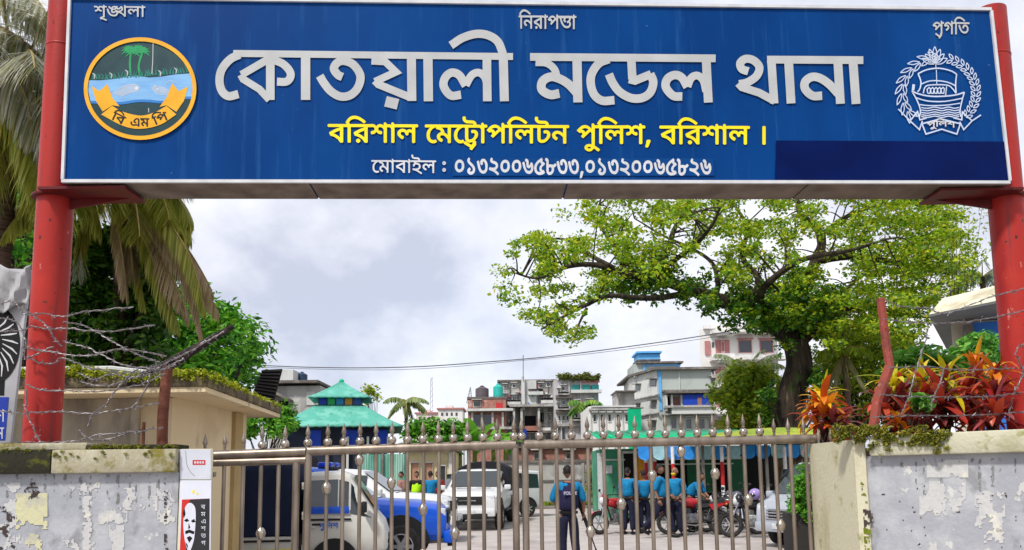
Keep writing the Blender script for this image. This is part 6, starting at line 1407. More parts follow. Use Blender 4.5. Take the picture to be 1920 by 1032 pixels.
M_ygleaf = leafmat('yellow_green_leaf', [(0.08, 0.18, 0.012), (0.26, 0.38, 0.02), (0.48, 0.52, 0.03), (0.15, 0.28, 0.02)], trans=.42)
tree('leafy_tree', 'bright green bushy tree rising behind the guard house roof beside the dead frond', 'tree', 400, 15.5, [[(255, 520), (330, 500), (390, 565), (440, 590), (490, 640), (480, 690), (470, 735), (360, 710), (300, 690), (250, 620)]], M_mango, .17, 42, .36, N_=230, aspect=.36, spreadY=.9)
tree('dark_tree', 'dark shaded tree standing behind the left red post and hanging fronds', 'tree', 215, 11.25, [[(118, 440), (250, 430), (300, 480), (310, 560), (280, 690), (118, 700)]], M_dkleaf, .14, 44, .28, N_=250, aspect=.4, spreadY=.25)
tree('leafy_tree', 'light green tree in the gap between far left palm trunk and red post', 'tree', 45, 17, [[(0, 330), (60, 320), (90, 370), (80, 470), (30, 500), (0, 470)]], M_mango, .2, 40, .42, N_=70, aspect=.45, spreadY=.7)
tree('low_shrub', 'low bright green shrub on the guard house roof edge left of the stake', 'shrub', 190, 13.2, [[(120, 600), (200, 590), (290, 640), (300, 705), (120, 705)]], M_mango, .13, 44, .22, trunk_r=.06, N_=110, aspect=.42, spreadY=.5)
tree('leafy_shrub', 'bright shrub filling the gap between guard house and pavilion', 'shrub', 492, 27, [[(462, 775), (500, 770), (540, 765), (548, 800), (500, 812), (462, 815)]], M_mango, .2, 40, .35, trunk_r=.08, N_=60, spreadY=.6)
tree('round_tree', 'round yellow green tree in front of the blue balcony beside the big trunk', 'tree', 1400, 33.5, [[(1330, 760), (1345, 715), (1385, 690), (1440, 695), (1462, 740), (1460, 795), (1400, 800), (1345, 795)]], M_ygleaf, .24, 44, .5, N_=170, spreadY=.9, thr=-.35)
tree('vine_tree', 'yellow green vine covered tree to the right of the big dark trunk', 'tree', 1590, 35, [[(1520, 580), (1600, 560), (1660, 600), (1720, 620), (1745, 700), (1700, 770), (1560, 790), (1525, 720)]], M_ygleaf, .24, 36, .55, N_=230, spreadY=1.2, thr=-.2)
tree('dark_tree', 'dark green tree behind the bent red stake at the right', 'tree', 1660, 38, [[(1560, 620), (1640, 600), (1760, 640), (1780, 760), (1700, 790), (1560, 790)]], leafmat('mid_leaf', [(.02, .06, .01), (.06, .14, .015), (.13, .22, .02)], trans=.3), .26, 36, .6, N_=170, spreadY=1, thr=-.3)
tree('tangled_tree', 'dark bushy tree at the foot of the great leaning trunk', 'tree', 1450, 30.2, [[(1430, 730), (1450, 715), (1455, 800), (1420, 806), (1425, 760)], [(1518, 690), (1545, 700), (1550, 790), (1520, 800)]], M_dkleaf, .2, 36, .3, N_=50, spreadY=.4)
tree('bushy_plant', 'light green bushy plant below the cream house wall at right', 'plant', 1830, 8.0, [[(1785, 650), (1830, 628), (1872, 640), (1880, 700), (1800, 705), (1775, 685)]], leafmat('fresh_leaf', [(.03, .15, .02), (.10, .33, .03), (.22, .45, .06)], trans=.35), .085, 36, .12, trunk_r=.03, N_=80, spreadY=.25)
tree('sparse_tree', 'thin sparse tree with bare twigs against the sky left of the right post', 'tree', 1790, 27, [[(1760, 380), (1850, 370), (1862, 470), (1820, 520), (1770, 500)]], M_ygleaf, .13, 9, .5, trunk_r=.05, N_=42, spreadY=1, stems=4)
tree('sparse_tree', 'little leafy twig tree beside the pavilion roof tip', 'tree', 702, 44, [[(680, 728), (702, 726), (712, 752), (690, 760)]], M_ygleaf, .22, 18, .35, trunk_r=.08, N_=16, spreadY=.4)

# ---- strip leaves: blades, palms, bananas, crotons
def blade(mbx, p, d, ln, wd, droop, up=None, seg=4, fold=.0, tip=.05):
    d = Vector(d).normalized(); up = up or Vector((0, 0, 1)); side = d.cross(up)
    side = side.normalized() if side.length > 1e-4 else Vector((1, 0, 0)); vs = []
    q = Vector(p)
    for i in range(seg + 1):
        u = i / seg; w_ = wd * (math.sin(math.pi * min(1, .12 + .88 * u)) ** .7 if u < 1 else tip) * .5
        nn_ = side.cross(d).normalized()
        vs += [q - side * w_ + nn_ * (fold * w_), q + side * w_ + nn_ * (fold * w_)] if not fold else [q - side * w_ + nn_ * fold * w_, q, q + side * w_ + nn_ * fold * w_]
        d = (d + Vector((0, 0, -droop / seg))).normalized(); q = q + d * (ln / seg)
    n = 3 if fold else 2
    mbx.add(vs, [(i * n + j, i * n + j + 1, (i + 1) * n + j + 1, (i + 1) * n + j) for i in range(seg) for j in range(n - 1)])

def frond_curve(c, az, el, ln, droop, k=14):
    d = Vector((math.cos(az) * math.cos(el), math.sin(az) * math.cos(el), math.sin(el))); p = Vector(c); pts = [p.copy()]
    for i in range(k):
        d = (d + Vector((0, 0, -droop / k * (.4 + 1.3 * i / k)))).normalized(); p = p + d * (ln / k); pts.append(p.copy())
    return pts
def frond(mbl, mbr, pts, nl, ll, lw, hang=.6, r=.028):
    mbr.tube(pts, [r * (1 - .8 * i / (len(pts) - 1)) for i in range(len(pts))], 5)
    L_ = len(pts) - 1
    for i in range(nl):
        u = .12 + .88 * i / nl; f = u * L_; k = min(L_ - 1, int(f)); p = pts[k].lerp(pts[k + 1], f - k); d = (pts[k + 1] - pts[k]).normalized()
        sd = d.cross(Vector((0, 0, 1))); sd = sd.normalized() if sd.length > .05 else d.orthogonal().normalized()
        l = ll * (math.sin(math.pi * (.15 + .8 * u)) ** .6) * random.uniform(.85, 1.1)
        for s_ in (-1, 1):
            dd = sd * s_ * random.uniform(.8, 1.1) + d * .55 + Vector((0, 0, -hang * random.uniform(.5, 1.3)))
            blade(mbl, p, dd, l, lw, random.uniform(.5, 1.4), seg=3, tip=.02)
def palm(name, label, crown, base, fr, ml, mr, nl=44, ll=.75, lw=.05, tr_r=.13, dead=None, mdead=None, r=.028, lean=.2):
    t = thing(name, label, 'palm', base)
    mb = MB(); b0 = Vector(base); limb(mb, [b0 + Vector((0, 0, -.1)), b0.lerp(Vector(crown), .5) + Vector((lean, 0, 0)), Vector(crown)], tr_r * 1.2, tr_r * .85, 12, 10); 
    for i in range(0, len(mb.v), 10):
        s_ = 1 + .07 * ((i // 10) % 2)
    mb.build('trunk', M_bark2, t, smooth=True)
    for az, el, ln, dr in fr:
        a, b = MB(), MB(); frond(a, b, frond_curve(crown, az, el, ln, dr), nl, ll, lw, r=r); f = a.build('frond', ml, t); b.build('rib', mr, f, smooth=True)
    for az, el, ln, dr in dead or []:
        a, b = MB(), MB(); frond(a, b, frond_curve(crown, az, el, ln, dr), nl, ll * .9, lw * .9, hang=1.6, r=r); f = a.build('dead_frond', mdead, t); b.build('rib', mr, f, smooth=True)
    return t
M_coco = leafmat('coconut_leaf', [(0.10, 0.16, 0.012), (0.34, 0.38, 0.05), (0.56, 0.52, 0.14), (0.20, 0.26, 0.02), (0.58, 0.50, 0.10)], trans=.5, rough=.35)
M_cocosheen = leafmat('coconut_leaf_sheen', [(0.36, 0.37, 0.28), (0.60, 0.60, 0.52), (0.70, 0.70, 0.64), (0.26, 0.28, 0.14), (0.56, 0.52, 0.24)], trans=.55, rough=.32)  # pale greys paint the sheen of reflecting frond undersides into the leaf colour
M_dead = leafmat('dead_frond_leaf', [(0.22, 0.14, 0.07), (0.44, 0.30, 0.18), (0.52, 0.40, 0.26), (0.36, 0.30, 0.08)], trans=.25)
M_rib = pbr('frond_rib', (0.36, 0.27, 0.08), (0.25, 0.18, 0.06), scale=8, rough=.6)
cA = P(25, 190, 9.6); bA = P(-60, 890, 10.0); bA.z = 0
pA = palm('coconut_palm', 'coconut palm at the far left with fronds coloured pale grey as sheen above its brown trunk', cA, bA,
     [(0.25, .35, 2.6, 1.2), (-.35, .15, 2.6, 1.5), (-.9, .3, 2.4, 1.3), (1.0, .5, 2.5, 1.3), (2.1, .5, 2.5, 1.5), (2.9, .3, 2.5, 1.4), (-2.3, .5, 2.5, 1.5), (-1.5, .65, 2.4, 1.6), (.7, .95, 2.4, 1.2), (3.4, .8, 2.4, 1.2), (-.2, .75, 2.6, 1.3), (-.6, 1.0, 2.7, 1.5), (-1.2, 1.05, 2.6, 1.8), (.1, 1.1, 2.8, 1.1), (-.1, .3, 2.5, 1.6), (.5, .6, 2.7, 1.5)],
     M_cocosheen, M_rib, nl=92, ll=.9, lw=.026, tr_r=.14,
     dead=[(-.6, -.7, 2.0, 1.3), (-1.3, -.8, 1.9, 1.2), (-2.0, -.7, 2.0, 1.2), (.2, -.6, 2.0, 1.4), (-.1, -.9, 1.7, 1.0)], mdead=M_coco, lean=.05)
cB = P(225, 330, 10.6); bB = P(205, 890, 12.0); bB.z = 0
pB = palm('coconut_palm', 'coconut palm behind the sign with yellow green fronds hanging below it', cB, bB,
     [(0.1, .1, 1.25, 1.9), (-.5, .0, 1.5, 1.9), (-1.2, -.05, 1.8, 1.6), (-1.9, .0, 1.8, 1.6), (-2.6, -.1, 1.8, 1.6), (.5, .2, 1.2, 1.8), (3.3, .1, 1.8, 1.6), (1.4, .4, 1.9, 1.5), (2.4, .4, 1.9, 1.5), (-.9, -.35, 1.9, 1.2), (-2.2, -.3, 1.9, 1.2), (-.2, -.2, 1.4, 1.6), (-1.6, -.4, 2.0, 1.0), (-.2, .45, 1.2, 1.6), (-1.5, .6, 1.7, 1.3), (.25, -.25, 1.3, 1.3)],
     M_coco, M_rib, nl=100, ll=.62, lw=.022, tr_r=.10,
     dead=[(-.15, -.70, 2.3, .6), (-.75, -1.1, 1.7, .5), (-.05, -.85, 2.5, .3), (-.35, -.95, 2.3, .3), (.4, -1.05, 2.2, .3)], mdead=M_dead, lean=.1)
for k, (pts, mat) in enumerate((([(200, 372), (225, 400), (246, 450), (262, 520), (270, 570)], M_coco), ([(240, 372), (285, 410), (330, 470), (362, 545), (378, 625)], M_dead), ([(230, 372), (262, 420), (290, 500), (318, 570), (335, 610)], M_coco), ([(170, 372), (160, 410), (152, 450), (146, 520)], M_coco), ([(260, 372), (310, 410), (350, 470), (372, 530), (384, 580)], M_coco), ([(210, 378), (222, 440), (232, 500), (236, 545)], M_dead))):
    a, b = MB(), MB(); frond(a, b, spline([P(x, y, 10.35 - .05 * k) for x, y in pts], 4), 90, .46, .020, hang=1.7, r=.02); f = a.build('frond', mat, pB); b.build('rib', M_rib, f, smooth=True)
for k, (pts, mat) in enumerate((([(-90, 30), (-20, 42), (40, 74), (84, 118), (112, 190)], M_cocosheen), ([(-80, -40), (0, -38), (60, -10), (100, 50), (118, 110)], M_cocosheen), ([(-60, 110), (0, 120), (50, 160), (80, 220), (92, 290)], M_cocosheen), ([(-40, 170), (20, 190), (52, 230), (66, 290), (70, 350)], M_coco), ([(-90, 80), (-30, 92), (20, 130), (50, 190), (62, 260)], M_cocosheen))):
    a, b = MB(), MB(); frond(a, b, spline([P(x, y, 9.2 - .08 * k) for x, y in pts], 4), 105, .80, .026, hang=1.5, r=.024); f = a.build('frond', mat, pA); b.build('rib', M_rib, f, smooth=True)
t = thing('palm_stalk', 'bare tan palm frond stalk hanging down in front of the dark tree', 'stalk', P(250, 555, 11.2)); mb = MB(); mb.tube(spline([P(245, 545, 11.3), P(268, 590, 11.2), P(292, 640, 11.2), P(306, 676, 11.2)], 4), [.022] * 5 + [.03] * 8, 6); mb.build('stem', M_rib, t, smooth=True)
cC = P(760, 752, 92); bC = P(761, 890, 92); bC.z = 0
palm('distant_palm', 'small coconut palm on the skyline right of the pavilion roof', cC, bC, [(k * .62, .45 - (k % 3) * .4, 3.0, 1.3) for k in range(11)], leafmat('far_palm_leaf', [(.08, .14, .03), (.20, .27, .08), (.30, .34, .12)]), M_rib, nl=22, ll=1.0, lw=.16, tr_r=.25, r=.05)
cD = P(1402, 700, 37); bD = P(1404, 890, 37); bD.z = 0
palm('feathery_palm', 'feathery light palm crown above the round yellow green tree', cD, bD, [(k * .55, .9 - (k % 3) * .35, 2.0, 1.2) for k in range(12)], leafmat('feather_leaf', [(.14, .22, .06), (.30, .38, .16), (.42, .48, .26)]), M_rib, nl=28, ll=.6, lw=.06, tr_r=.16)
cE = P(1582, 660, 32.6); bE = P(1582, 890, 32.6); bE.z = 0
palm('drooping_palm', 'pale drooping palm with dry hanging fronds between trunk and stake', cE, bE, [(k * .8, .5, 1.4, 1.8) for k in range(8)], M_ygleaf, M_rib, nl=26, ll=.5, lw=.05, dead=[(k * .9, -1.0, 1.9, .6) for k in range(7)], mdead=leafmat('dry_pale_frond', [(.28, .26, .12), (.40, .38, .22), (.22, .24, .08)]))
cF = P(1842, 520, 33); bF = P(1842, 890, 33); bF.z = 0
palm('far_palm', 'grey green palm fronds peeking out left of the right red post', cF, bF, [(k * .7, .7 - (k % 2) * .5, 1.8, 1.3) for k in range(9)], leafmat('grey_palm_leaf', [(.12, .18, .12), (.24, .30, .22)]), M_rib, nl=24, ll=.6, lw=.06)
cG = P(1093, 757, 96); bG = P(1093, 890, 96); bG.z = 0
palm('distant_palm', 'palm in front of the teal panelled apartment block', cG, bG, [(k * .62, .5 - (k % 3) * .5, 2.6, 1.3) for k in range(11)], leafmat('mid_palm_leaf', [(.03, .14, .02), (.12, .30, .04), (.30, .42, .05)]), M_rib, nl=22, ll=1.0, lw=.2, tr_r=.25, r=.05)

M_banana = leafmat('banana_leaf', [(0.05, 0.22, 0.015), (0.13, 0.36, 0.03), (0.24, 0.48, 0.05)], trans=.4, rough=.4)
def banana(px, py, Y, sz, n, label, seed):
    rd = random.Random(seed); c = P(px, py, Y); b0 = Vector((c.x, c.y, 0)); t = thing('banana_plant', label, 'banana plant', b0, group='banana plants behind the yard wall')
    mb = MB(); limb(mb, [b0, b0.lerp(c, .5), c], .2, .12, 3, 8); mb.build('stem', M_ygreen, t, smooth=True)
    for k in range(n):
        az = rd.uniform(0, 6.28); el = rd.uniform(.35, 1.25); m2 = MB(); blade(m2, c + Vector((0, 0, -.1)), (math.cos(az) * math.cos(el), math.sin(az) * math.cos(el) * .7, math.sin(el)), sz * rd.uniform(.75, 1.1), sz * .27, rd.uniform(.6, 1.7), seg=8, fold=.28); m2.build('leaf', M_banana, t, smooth=True)
M_ygreen = pbr('banana_stem', (.22, .28, .06), scale=4, rough=.6)
for q in ((890, 835, 46, 2.6, 11, 'tall banana plant with a broad upright leaf left of the gate middle', 3), (862, 835, 44, 1.9, 9, 'banana plant with low spreading leaves behind the white pickup', 5), (925, 838, 47, 2.0, 9, 'banana plant with wide flat leaves in front of the brick building', 8), (815, 838, 45, 1.7, 8, 'smaller banana plant near the cream quarters roof', 12), (948, 840, 46, 1.5, 7, 'smallest banana plant right beside the meeting gate stiles', 21)): banana(*q)
tree('garden_bush', 'green garden bush behind the cream quarters roof', 'bush', 800, 42, [[(760, 800), (800, 790), (850, 795), (872, 830), (860, 848), (765, 848)]], M_mango, .3, 30, .5, trunk_r=.08, N_=90, spreadY=.8)
tree('garden_bush', 'small bright bush at the right end of the grey yard wall', 'bush', 1112, 35, [[(1104, 885), (1118, 878), (1126, 900), (1122, 950), (1106, 950)]], M_ygleaf, .16, 30, .2, trunk_r=.04, N_=40, spreadY=.3)

M_crot_o = leafmat('croton_orange', [(0.90, 0.50, 0.02), (0.85, 0.30, 0.015), (0.62, 0.10, 0.012), (0.92, 0.62, 0.03), (0.50, 0.05, 0.012), (0.80, 0.20, 0.015)], trans=.35, rough=.35)
M_crot_r = leafmat('croton_red', [(0.30, 0.012, 0.015), (0.52, 0.05, 0.03), (0.10, 0.010, 0.012), (0.60, 0.09, 0.04), (0.42, 0.02, 0.03), (0.05, 0.02, 0.012), (0.58, 0.12, 0.14), (0.12, 0.22, 0.02)], trans=.3, rough=.35)
M_crot_y = leafmat('croton_yellow', [(0.80, 0.62, 0.02), (0.62, 0.55, 0.02), (0.36, 0.46, 0.02), (0.88, 0.52, 0.02)], trans=.35, rough=.35)
def croton(px, py, Y, label, tiers, seed, soil_z=1.75):
    """tiers: (dx px, dy px, n leaves, leaf length, material)"""
    rd = random.Random(seed); b0 = P(px, py, Y); b0.z = soil_z; t = thing('croton_plant', label, 'croton', b0, group='crotons behind the planter wall')
    for dx, dy, n, ln, mat in tiers:
        c = P(px + dx, py + dy, Y + rd.uniform(-.12, .12)); mb = MB(); mb.tube([b0, b0.lerp(c, .5) + Vector((rd.uniform(-.03, .03), 0, 0)), c], .012, 5); st_ = mb.build('stem', M_bark, t)
        mb = MB()
        for k in range(int(n * 1.6)):
            az = k * 2.399 + rd.uniform(-.3, .3); el = rd.uniform(-.15, 1.1) if k < n * .7 else rd.uniform(.9, 1.4)
            blade(mb, c + Vector((0, 0, rd.uniform(-.10, .04))), (math.cos(az) * math.cos(el), math.sin(az) * math.cos(el), math.sin(el)), ln * rd.uniform(.7, 1.15), ln * rd.uniform(.15, .25), rd.uniform(.4, 2.4), seg=6, fold=.3)
        mb.build('leaf_rosette', mat, t, smooth=True)
croton(1542, 790, 6.25, 'orange and yellow croton standing alone behind the cream corner', [(2, -30, 15, .27, M_crot_o), (-12, -8, 14, .24, M_crot_o), (20, 4, 15, .26, M_crot_r), (40, 10, 12, .22, M_crot_r), (0, 16, 12, .24, M_crot_r), (4, -48, 10, .19, M_crot_y)], 1)
XS = [(1672, 780, 5.9, [(0, -60, 14, .24, M_crot_y), (-14, -20, 14, .26, M_crot_r), (20, -28, 14, .26, M_crot_r), (4, 4, 12, .24, M_crot_r)], 'croton with yellow top leaves nearest the bent stake'),
      (1730, 785, 6.1, [(-4, -66, 14, .22, M_crot_y), (10, -36, 16, .28, M_crot_r), (-18, -14, 14, .26, M_crot_r), (14, 6, 12, .24, M_crot_r)], 'dark red croton with yellow green crown in the middle of the planter'),
      (1775, 788, 5.8, [(0, -78, 13, .22, M_crot_y), (-10, -44, 16, .28, M_crot_r), (16, -18, 14, .26, M_crot_r), (-8, 4, 13, .25, M_crot_r)], 'tall red croton left of the orange topped one'),
      (1825, 790, 6.0, [(6, -95, 15, .24, M_crot_o), (-12, -60, 16, .27, M_crot_r), (14, -38, 16, .27, M_crot_r), (-4, -8, 14, .26, M_crot_r)], 'tall croton with bright orange top next to the right post'),
      (1862, 792, 5.5, [(2, -88, 13, .23, M_crot_o), (0, -50, 15, .26, M_crot_r), (6, -20, 14, .26, M_crot_r), (-10, 2, 12, .22, M_crot_r)], 'purple red croton closest to the right red post'),
      (1702, 796, 5.6, [(0, -24, 12, .2, M_crot_r), (14, 0, 12, .2, M_crot_r), (-18, -2, 10, .18, M_crot_o)], 'low dark croton just above the mossy coping')]
for k, (a, b_, Y, ti, lb) in enumerate(XS): croton(a, b_, Y, lb, ti, 30 + k)
tree('small_weed', 'small green weed growing low among the red crotons', 'plant', 1722, 5.5, [[(1708, 745), (1735, 742), (1740, 765), (1712, 768)]], MATS['fresh_leaf'], .05, 20, .04, trunk_r=.008, N_=14, spreadY=.05)
tree('leafy_plants', 'fresh green leafy plant filling in behind the red crotons', 'plant', 1745, 6.6, [[(1668, 690), (1720, 664), (1800, 680), (1840, 700), (1830, 750), (1680, 760)]], MATS['fresh_leaf'], .08, 34, .11, trunk_r=.02, N_=110, spreadY=.15)
# plank roof edge line seen through the crotons
o = thing('dark_plank', 'dark weathered plank lying across behind the crotons', 'plank', P(1720, 672, 6.7)); mb = MB(); mb.beam(P(1668, 690, 6.7), P(1752, 664, 6.9), .05, .03); mb.build('board', M_slab, o)
# planted tub behind the right end of the gate
tb = thing('plant_tub', 'black square tub with bright green shrub and red blooms inside the gate', 'planter', P(1500, 890, 11.0)); ORG[tb.name] = Vector(tb.location)
p = P(1500, 1000, 11.6); zt_ = P(1500, 962, 11.6).z
mb = MB(); mb.box((p.x + .10, 11.6, zt_ / 2), (.5, .6, zt_)); mb.build('tub', pbr('tub_black', (.025, .022, .02), rough=.7), tb, bevel=.02)
cs = [P(1510 + random.gauss(0, 12), 930 + random.gauss(0, 26), 11.5 + random.gauss(0, .12)) for _ in range(80)]; leaf_cloud('foliage', leafmat('shrub_leaf', [(.03, .16, .01), (.10, .34, .02), (.22, .48, .04)], trans=.35), cs, .10, 40, .07, tb)
mb = MB()
for x, y in ((1527, 886), (1530, 903), (1524, 915), (1533, 930)): mb.ball(P(x, y, 11.4), .045, 7, 5)
mb.build('bloom', pbr('bloom_red', (.55, .03, .015), rough=.6), tb)
cs = [P(1526, 868 + random.gauss(0, 6), 11.4) for _ in range(10)]; leaf_cloud('bloom_leaf', M_crot_y, cs, .05, 14, .06, tb)

# ------------------------------------------------------------------ vehicles
M_tyre = pbr('tyre_rubber', (.022, .021, .02), (.035, .032, .03), scale=14, rough=.85)
M_alloy = pbr('alloy_rim', (.55, .55, .56), scale=10, rough=.3, metal=.8)
M_carglass = glassmat('car_glass', (.02, .028, .032), .05)
M_chrome = pbr('chrome', (.62, .62, .63), scale=10, rough=.15, metal=1)
M_lamp = pbr('lamp_lens', (.62, .64, .66), scale=20, rough=.12, spec=.8)
M_blk = pbr('black_plastic', (.02, .02, .021), scale=12, rough=.6)
M_navy = pbr('navy_canvas', (.012, .02, .055), (.008, .013, .035), scale=2.2, rough=.8, bump=.4, bscale=6)
M_blkcanvas = pbr('black_canvas', (.018, .018, .024), (.010, .010, .014), scale=2.2, rough=.85, bump=.4, bscale=6)
def paint(name, c): return pbr(name, c, tuple(x * .93 for x in c), scale=1.2, rough=.3, coat=.3, spec=.3, rvar=.04)
M_pwhite = paint('car_white', (.62, .63, .63)); M_pcream = pbr('truck_white', (.60, .60, .55), (.52, .51, .46), scale=3, rough=.45, spec=.4); M_pblue = paint('car_blue', (.002, .085, .58)); M_pgrey = paint('car_silver', (.36, .39, .44))
RX = Matrix.Rotation(R(90), 3, 'X')
def add_wheel(t, c, r=.37, w=.22, spokes=6, side=1):
    """c: local wheel centre; axle along local y"""
    mb = MB(); mb.lathe([(r * .60, -w / 2), (r * .88, -w / 2), (r * .98, -w * .36), (r, -w * .15), (r, w * .15), (r * .98, w * .36), (r * .88, w / 2), (r * .60, w / 2), (r * .58, 0), (r * .60, -w / 2)], c, 26, RX, caps=False)
    wl_ = mb.build('wheel', M_tyre, t, smooth=True, local=True)
    mb = MB(); o = Vector(c); yo = side * w * .40
    mb.lathe([(r * .62, -.012), (r * .62, .012), (r * .55, .016), (r * .53, -.012)], o + Vector((0, yo, 0)), 26, RX, caps=False); mb.lathe([(.001, -.02), (r * .16, -.02), (r * .16, .025), (.001, .025)], o + Vector((0, yo, 0)), 12, RX)
    for k in range(spokes):
        a = k * 2 * math.pi / spokes; d = Vector((math.cos(a), 0, math.sin(a))); mb.beam(o + Vector((0, yo, 0)) + d * r * .1, o + Vector((0, yo, 0)) + d * r * .58, .02, r * .17, up=d.cross(Vector((0, 1, 0))))
    mb.build('rim', M_alloy, wl_, local=True)
    mb = MB(); mb.lathe([(.001, -.01), (r * .6, -.01), (r * .6, .01), (.001, .01)], o + Vector((0, yo - side * .05, 0)), 20, RX); mb.build('brake_disc', M_blk, wl_, local=True)

class Car:
    def __init__(s, name, label, cat, loc, rz, st, mat, group=None):
        s.t = thing(name, label, cat, loc, rz, group); s.st = st; s.mat = mat
        s.rings = []
        for (x, zb, zl, zr, w_, wr) in st:
            h = [(0, zb), (w_ * .90, zb), (w_ * .985, zb + .10), (w_, zb + (zl - zb) * .55), (w_ * .97, zl), (wr, zr - .045), (wr * .86, zr), (0, zr + .018)]
            s.rings.append([Vector((x, y, z)) for y, z in h] + [Vector((x, -y, z)) for y, z in h[-2:0:-1]])
        mb = MB(); n = len(s.rings[0])
        vs_ = [v for r_ in s.rings for v in r_]; fs = [(i * n + k, i * n + (k + 1) % n, (i + 1) * n + (k + 1) % n, (i + 1) * n + k) for i in range(len(st) - 1) for k in range(n)]
        fs += [tuple(range(n))[::-1], tuple((len(st) - 1) * n + k for k in range(n))]
        mb.add(vs_, fs); s.body = mb.build('body', mat, s.t, bevel=.018, seg=2, angle=50, local=True); s.n = n
    def patch(s, q, name, mat, off=.006, ins=(.06, .06, .1, .08), th=.004):
        """q: four corners a,b (bottom) c,d (top), inset fractions left,right,bottom,top"""
        a, b, c, d = [Vector(v) for v in q]; f = lambda u, v: a.lerp(b, u).lerp(d.lerp(c, u), v)
        nn_ = (b - a).cross(d - a).normalized()
        cen = (a + b + c + d) / 4
        if nn_.dot(cen - Vector((cen.x * .8, 0, .8))) < 0: nn_ = -nn_
        mb = MB(); N_ = 4; g = []
        for i in range(N_ + 1):
            for j in range(N_ + 1): g.append(f(ins[0] + (1 - ins[0] - ins[1]) * i / N_, ins[2] + (1 - ins[2] - ins[3]) * j / N_) + nn_ * off)
        mb.add(g, [(i * 5 + j, (i + 1) * 5 + j, (i + 1) * 5 + j + 1, i * 5 + j + 1) for i in range(N_) for j in range(N_)])
        o = mb.build(name, mat, s.t, smooth=True, local=True); return o
    def side_glass(s, i, j, ins=(.06, .06, .12, .12), both=True):
        r0, r1 = s.rings[i], s.rings[j]; n = s.n
        for k4, k5 in ((4, 5), (n - 4, n - 5)): s.patch((r0[k4], r1[k4], r1[k5], r0[k5]), 'side_window', M_carglass, ins=ins, off=.008)
    def end_glass(s, i, j, name='windshield', ins=(-.04, -.04, .06, .08)):
        r0, r1 = s.rings[i], s.rings[j]; n = s.n
        s.patch((r1[6], r1[n - 6], r0[n - 6], r0[6]), name, M_carglass, ins=ins, off=.032)
    def box(s, c, d, name, mat, bevel=.01, M=None):
        mb = MB(); mb.box(c, d, M=M); return mb.build(name, mat, s.t, bevel=bevel, local=True)
    def arch(s, x, z, r, y, mat=None):
        for sd_ in (-1, 1):
            mb = MB(); mb.prism([Vector((x + r * math.cos(a), sd_ * y, z + r * math.sin(a))) for a in [math.pi * k / 14 for k in range(15)]], (0, -sd_ * .30, 0)); mb.build('wheel_arch', M_blk, s.t, local=True)

def pickup(name, label, loc, rz, mat, canopy=None, bar=False, canopy_h=.95, group=None):
    st = [(-2.62, .58, 1.06, 1.11, .86, .82), (-2.5, .55, 1.10, 1.15, .90, .86), (-1.02, .50, 1.10, 1.15, .91, .87), (-.98, .48, 1.13, 1.62, .91, .70), (-.82, .48, 1.14, 1.74, .91, .69), (-.1, .46, 1.14, 1.78, .915, .69), (.45, .46, 1.14, 1.74, .915, .68), (1.22, .46, 1.12, 1.19, .915, .80), (2.0, .46, 1.06, 1.14, .90, .78), (2.45, .46, 1.00, 1.08, .87, .76), (2.62, .50, .88, .94, .80, .68)]
    c = Car(name, label, 'pickup truck', loc, rz, st, mat, group)
    c.side_glass(4, 5); c.side_glass(5, 6, ins=(.06, -.35, .12, .12)); c.end_glass(6, 7); 
    for x in (-1.75, 1.84): c.arch(x, .42, .50, .925)
    for x in (-1.75, 1.84):
        for sd_ in (-1, 1): add_wheel(c.t, (x, sd_ * .85, .375), .375, .24, 6, sd_)
    c.box((2.60, 0, .86), (.09, 1.02, .24), 'grille', M_blk); c.box((2.655, 0, .86), (.02, .5, .035), 'emblem_bar', M_chrome, .004)
    c.box((2.66, 0, .52), (.18, 1.62, .22), 'bumper', mat, .03); c.box((2.70, 0, .42), (.14, 1.2, .16), 'skid_plate', M_blk, .02)
    for sd_ in (-1, 1):
        c.box((2.46, sd_ * .66, .93), (.30, .26, .17), 'headlight', M_lamp, .03); c.box((1.02, sd_ * 1.02, 1.22), (.10, .20, .15), 'mirror', M_pwhite if mat is M_pblue else mat, .03); c.box((2.74, sd_ * .62, .52), (.03, .16, .09), 'fog_lamp', M_lamp, .01)
        c.box((.0, sd_ * .925, .93), (.14, .015, .03), 'door_handle', M_chrome, .003); c.box((-.1, sd_ * .93, .50), (2.0, .10, .06), 'side_step', M_blk, .01)
    c.box((2.765, 0, .55), (.012, .46, .12), 'licence_plate', M_white, .002)
    for yy in (-.3, .3): c.box((1.30, yy, 1.20), (.02, .45, .015), 'wiper', M_blk, .002)
    if canopy:
        mb = MB(); g = []; nx = 10
        prof = [(-.88, 1.06), (-.90, 1.35), (-.84, 1.06 + canopy_h * .82), (-.45, 1.06 + canopy_h), (0, 1.06 + canopy_h * 1.04), (.45, 1.06 + canopy_h), (.84, 1.06 + canopy_h * .82), (.90, 1.35), (.88, 1.06)]
        for i in range(nx + 1):
            for (y, z) in prof: g.append((-2.55 + 1.55 * i / nx, y * (1 + .02 * (i % 2)), z + (.03 * math.sin(i * 1.3 + y * 3) if z > 1.5 else 0)))
        k = len(prof); mb.add(g, [(i * k + j, (i + 1) * k + j, (i + 1) * k + j + 1, i * k + j + 1) for i in range(nx) for j in range(k - 1)] + [tuple(range(k)), tuple(nx * k + j for j in range(k))])
        mb.build('canvas_canopy', canopy, c.t, smooth=True, angle=50, local=True)
    if bar:
        c.box((.40, 0, 1.76), (.22, 1.0, .05), 'light_bar_base', M_blk, .01); c.box((.40, -.28, 1.82), (.24, .46, .09), 'light_bar_lens', pbr('lens_blue', (.01, .06, .6), rough=.15), .03); c.box((.40, .28, 1.82), (.24, .46, .09), 'light_bar_lens', MATS['lens_blue'], .03)
    return c
w_ = P(765, 1015, 13.7)
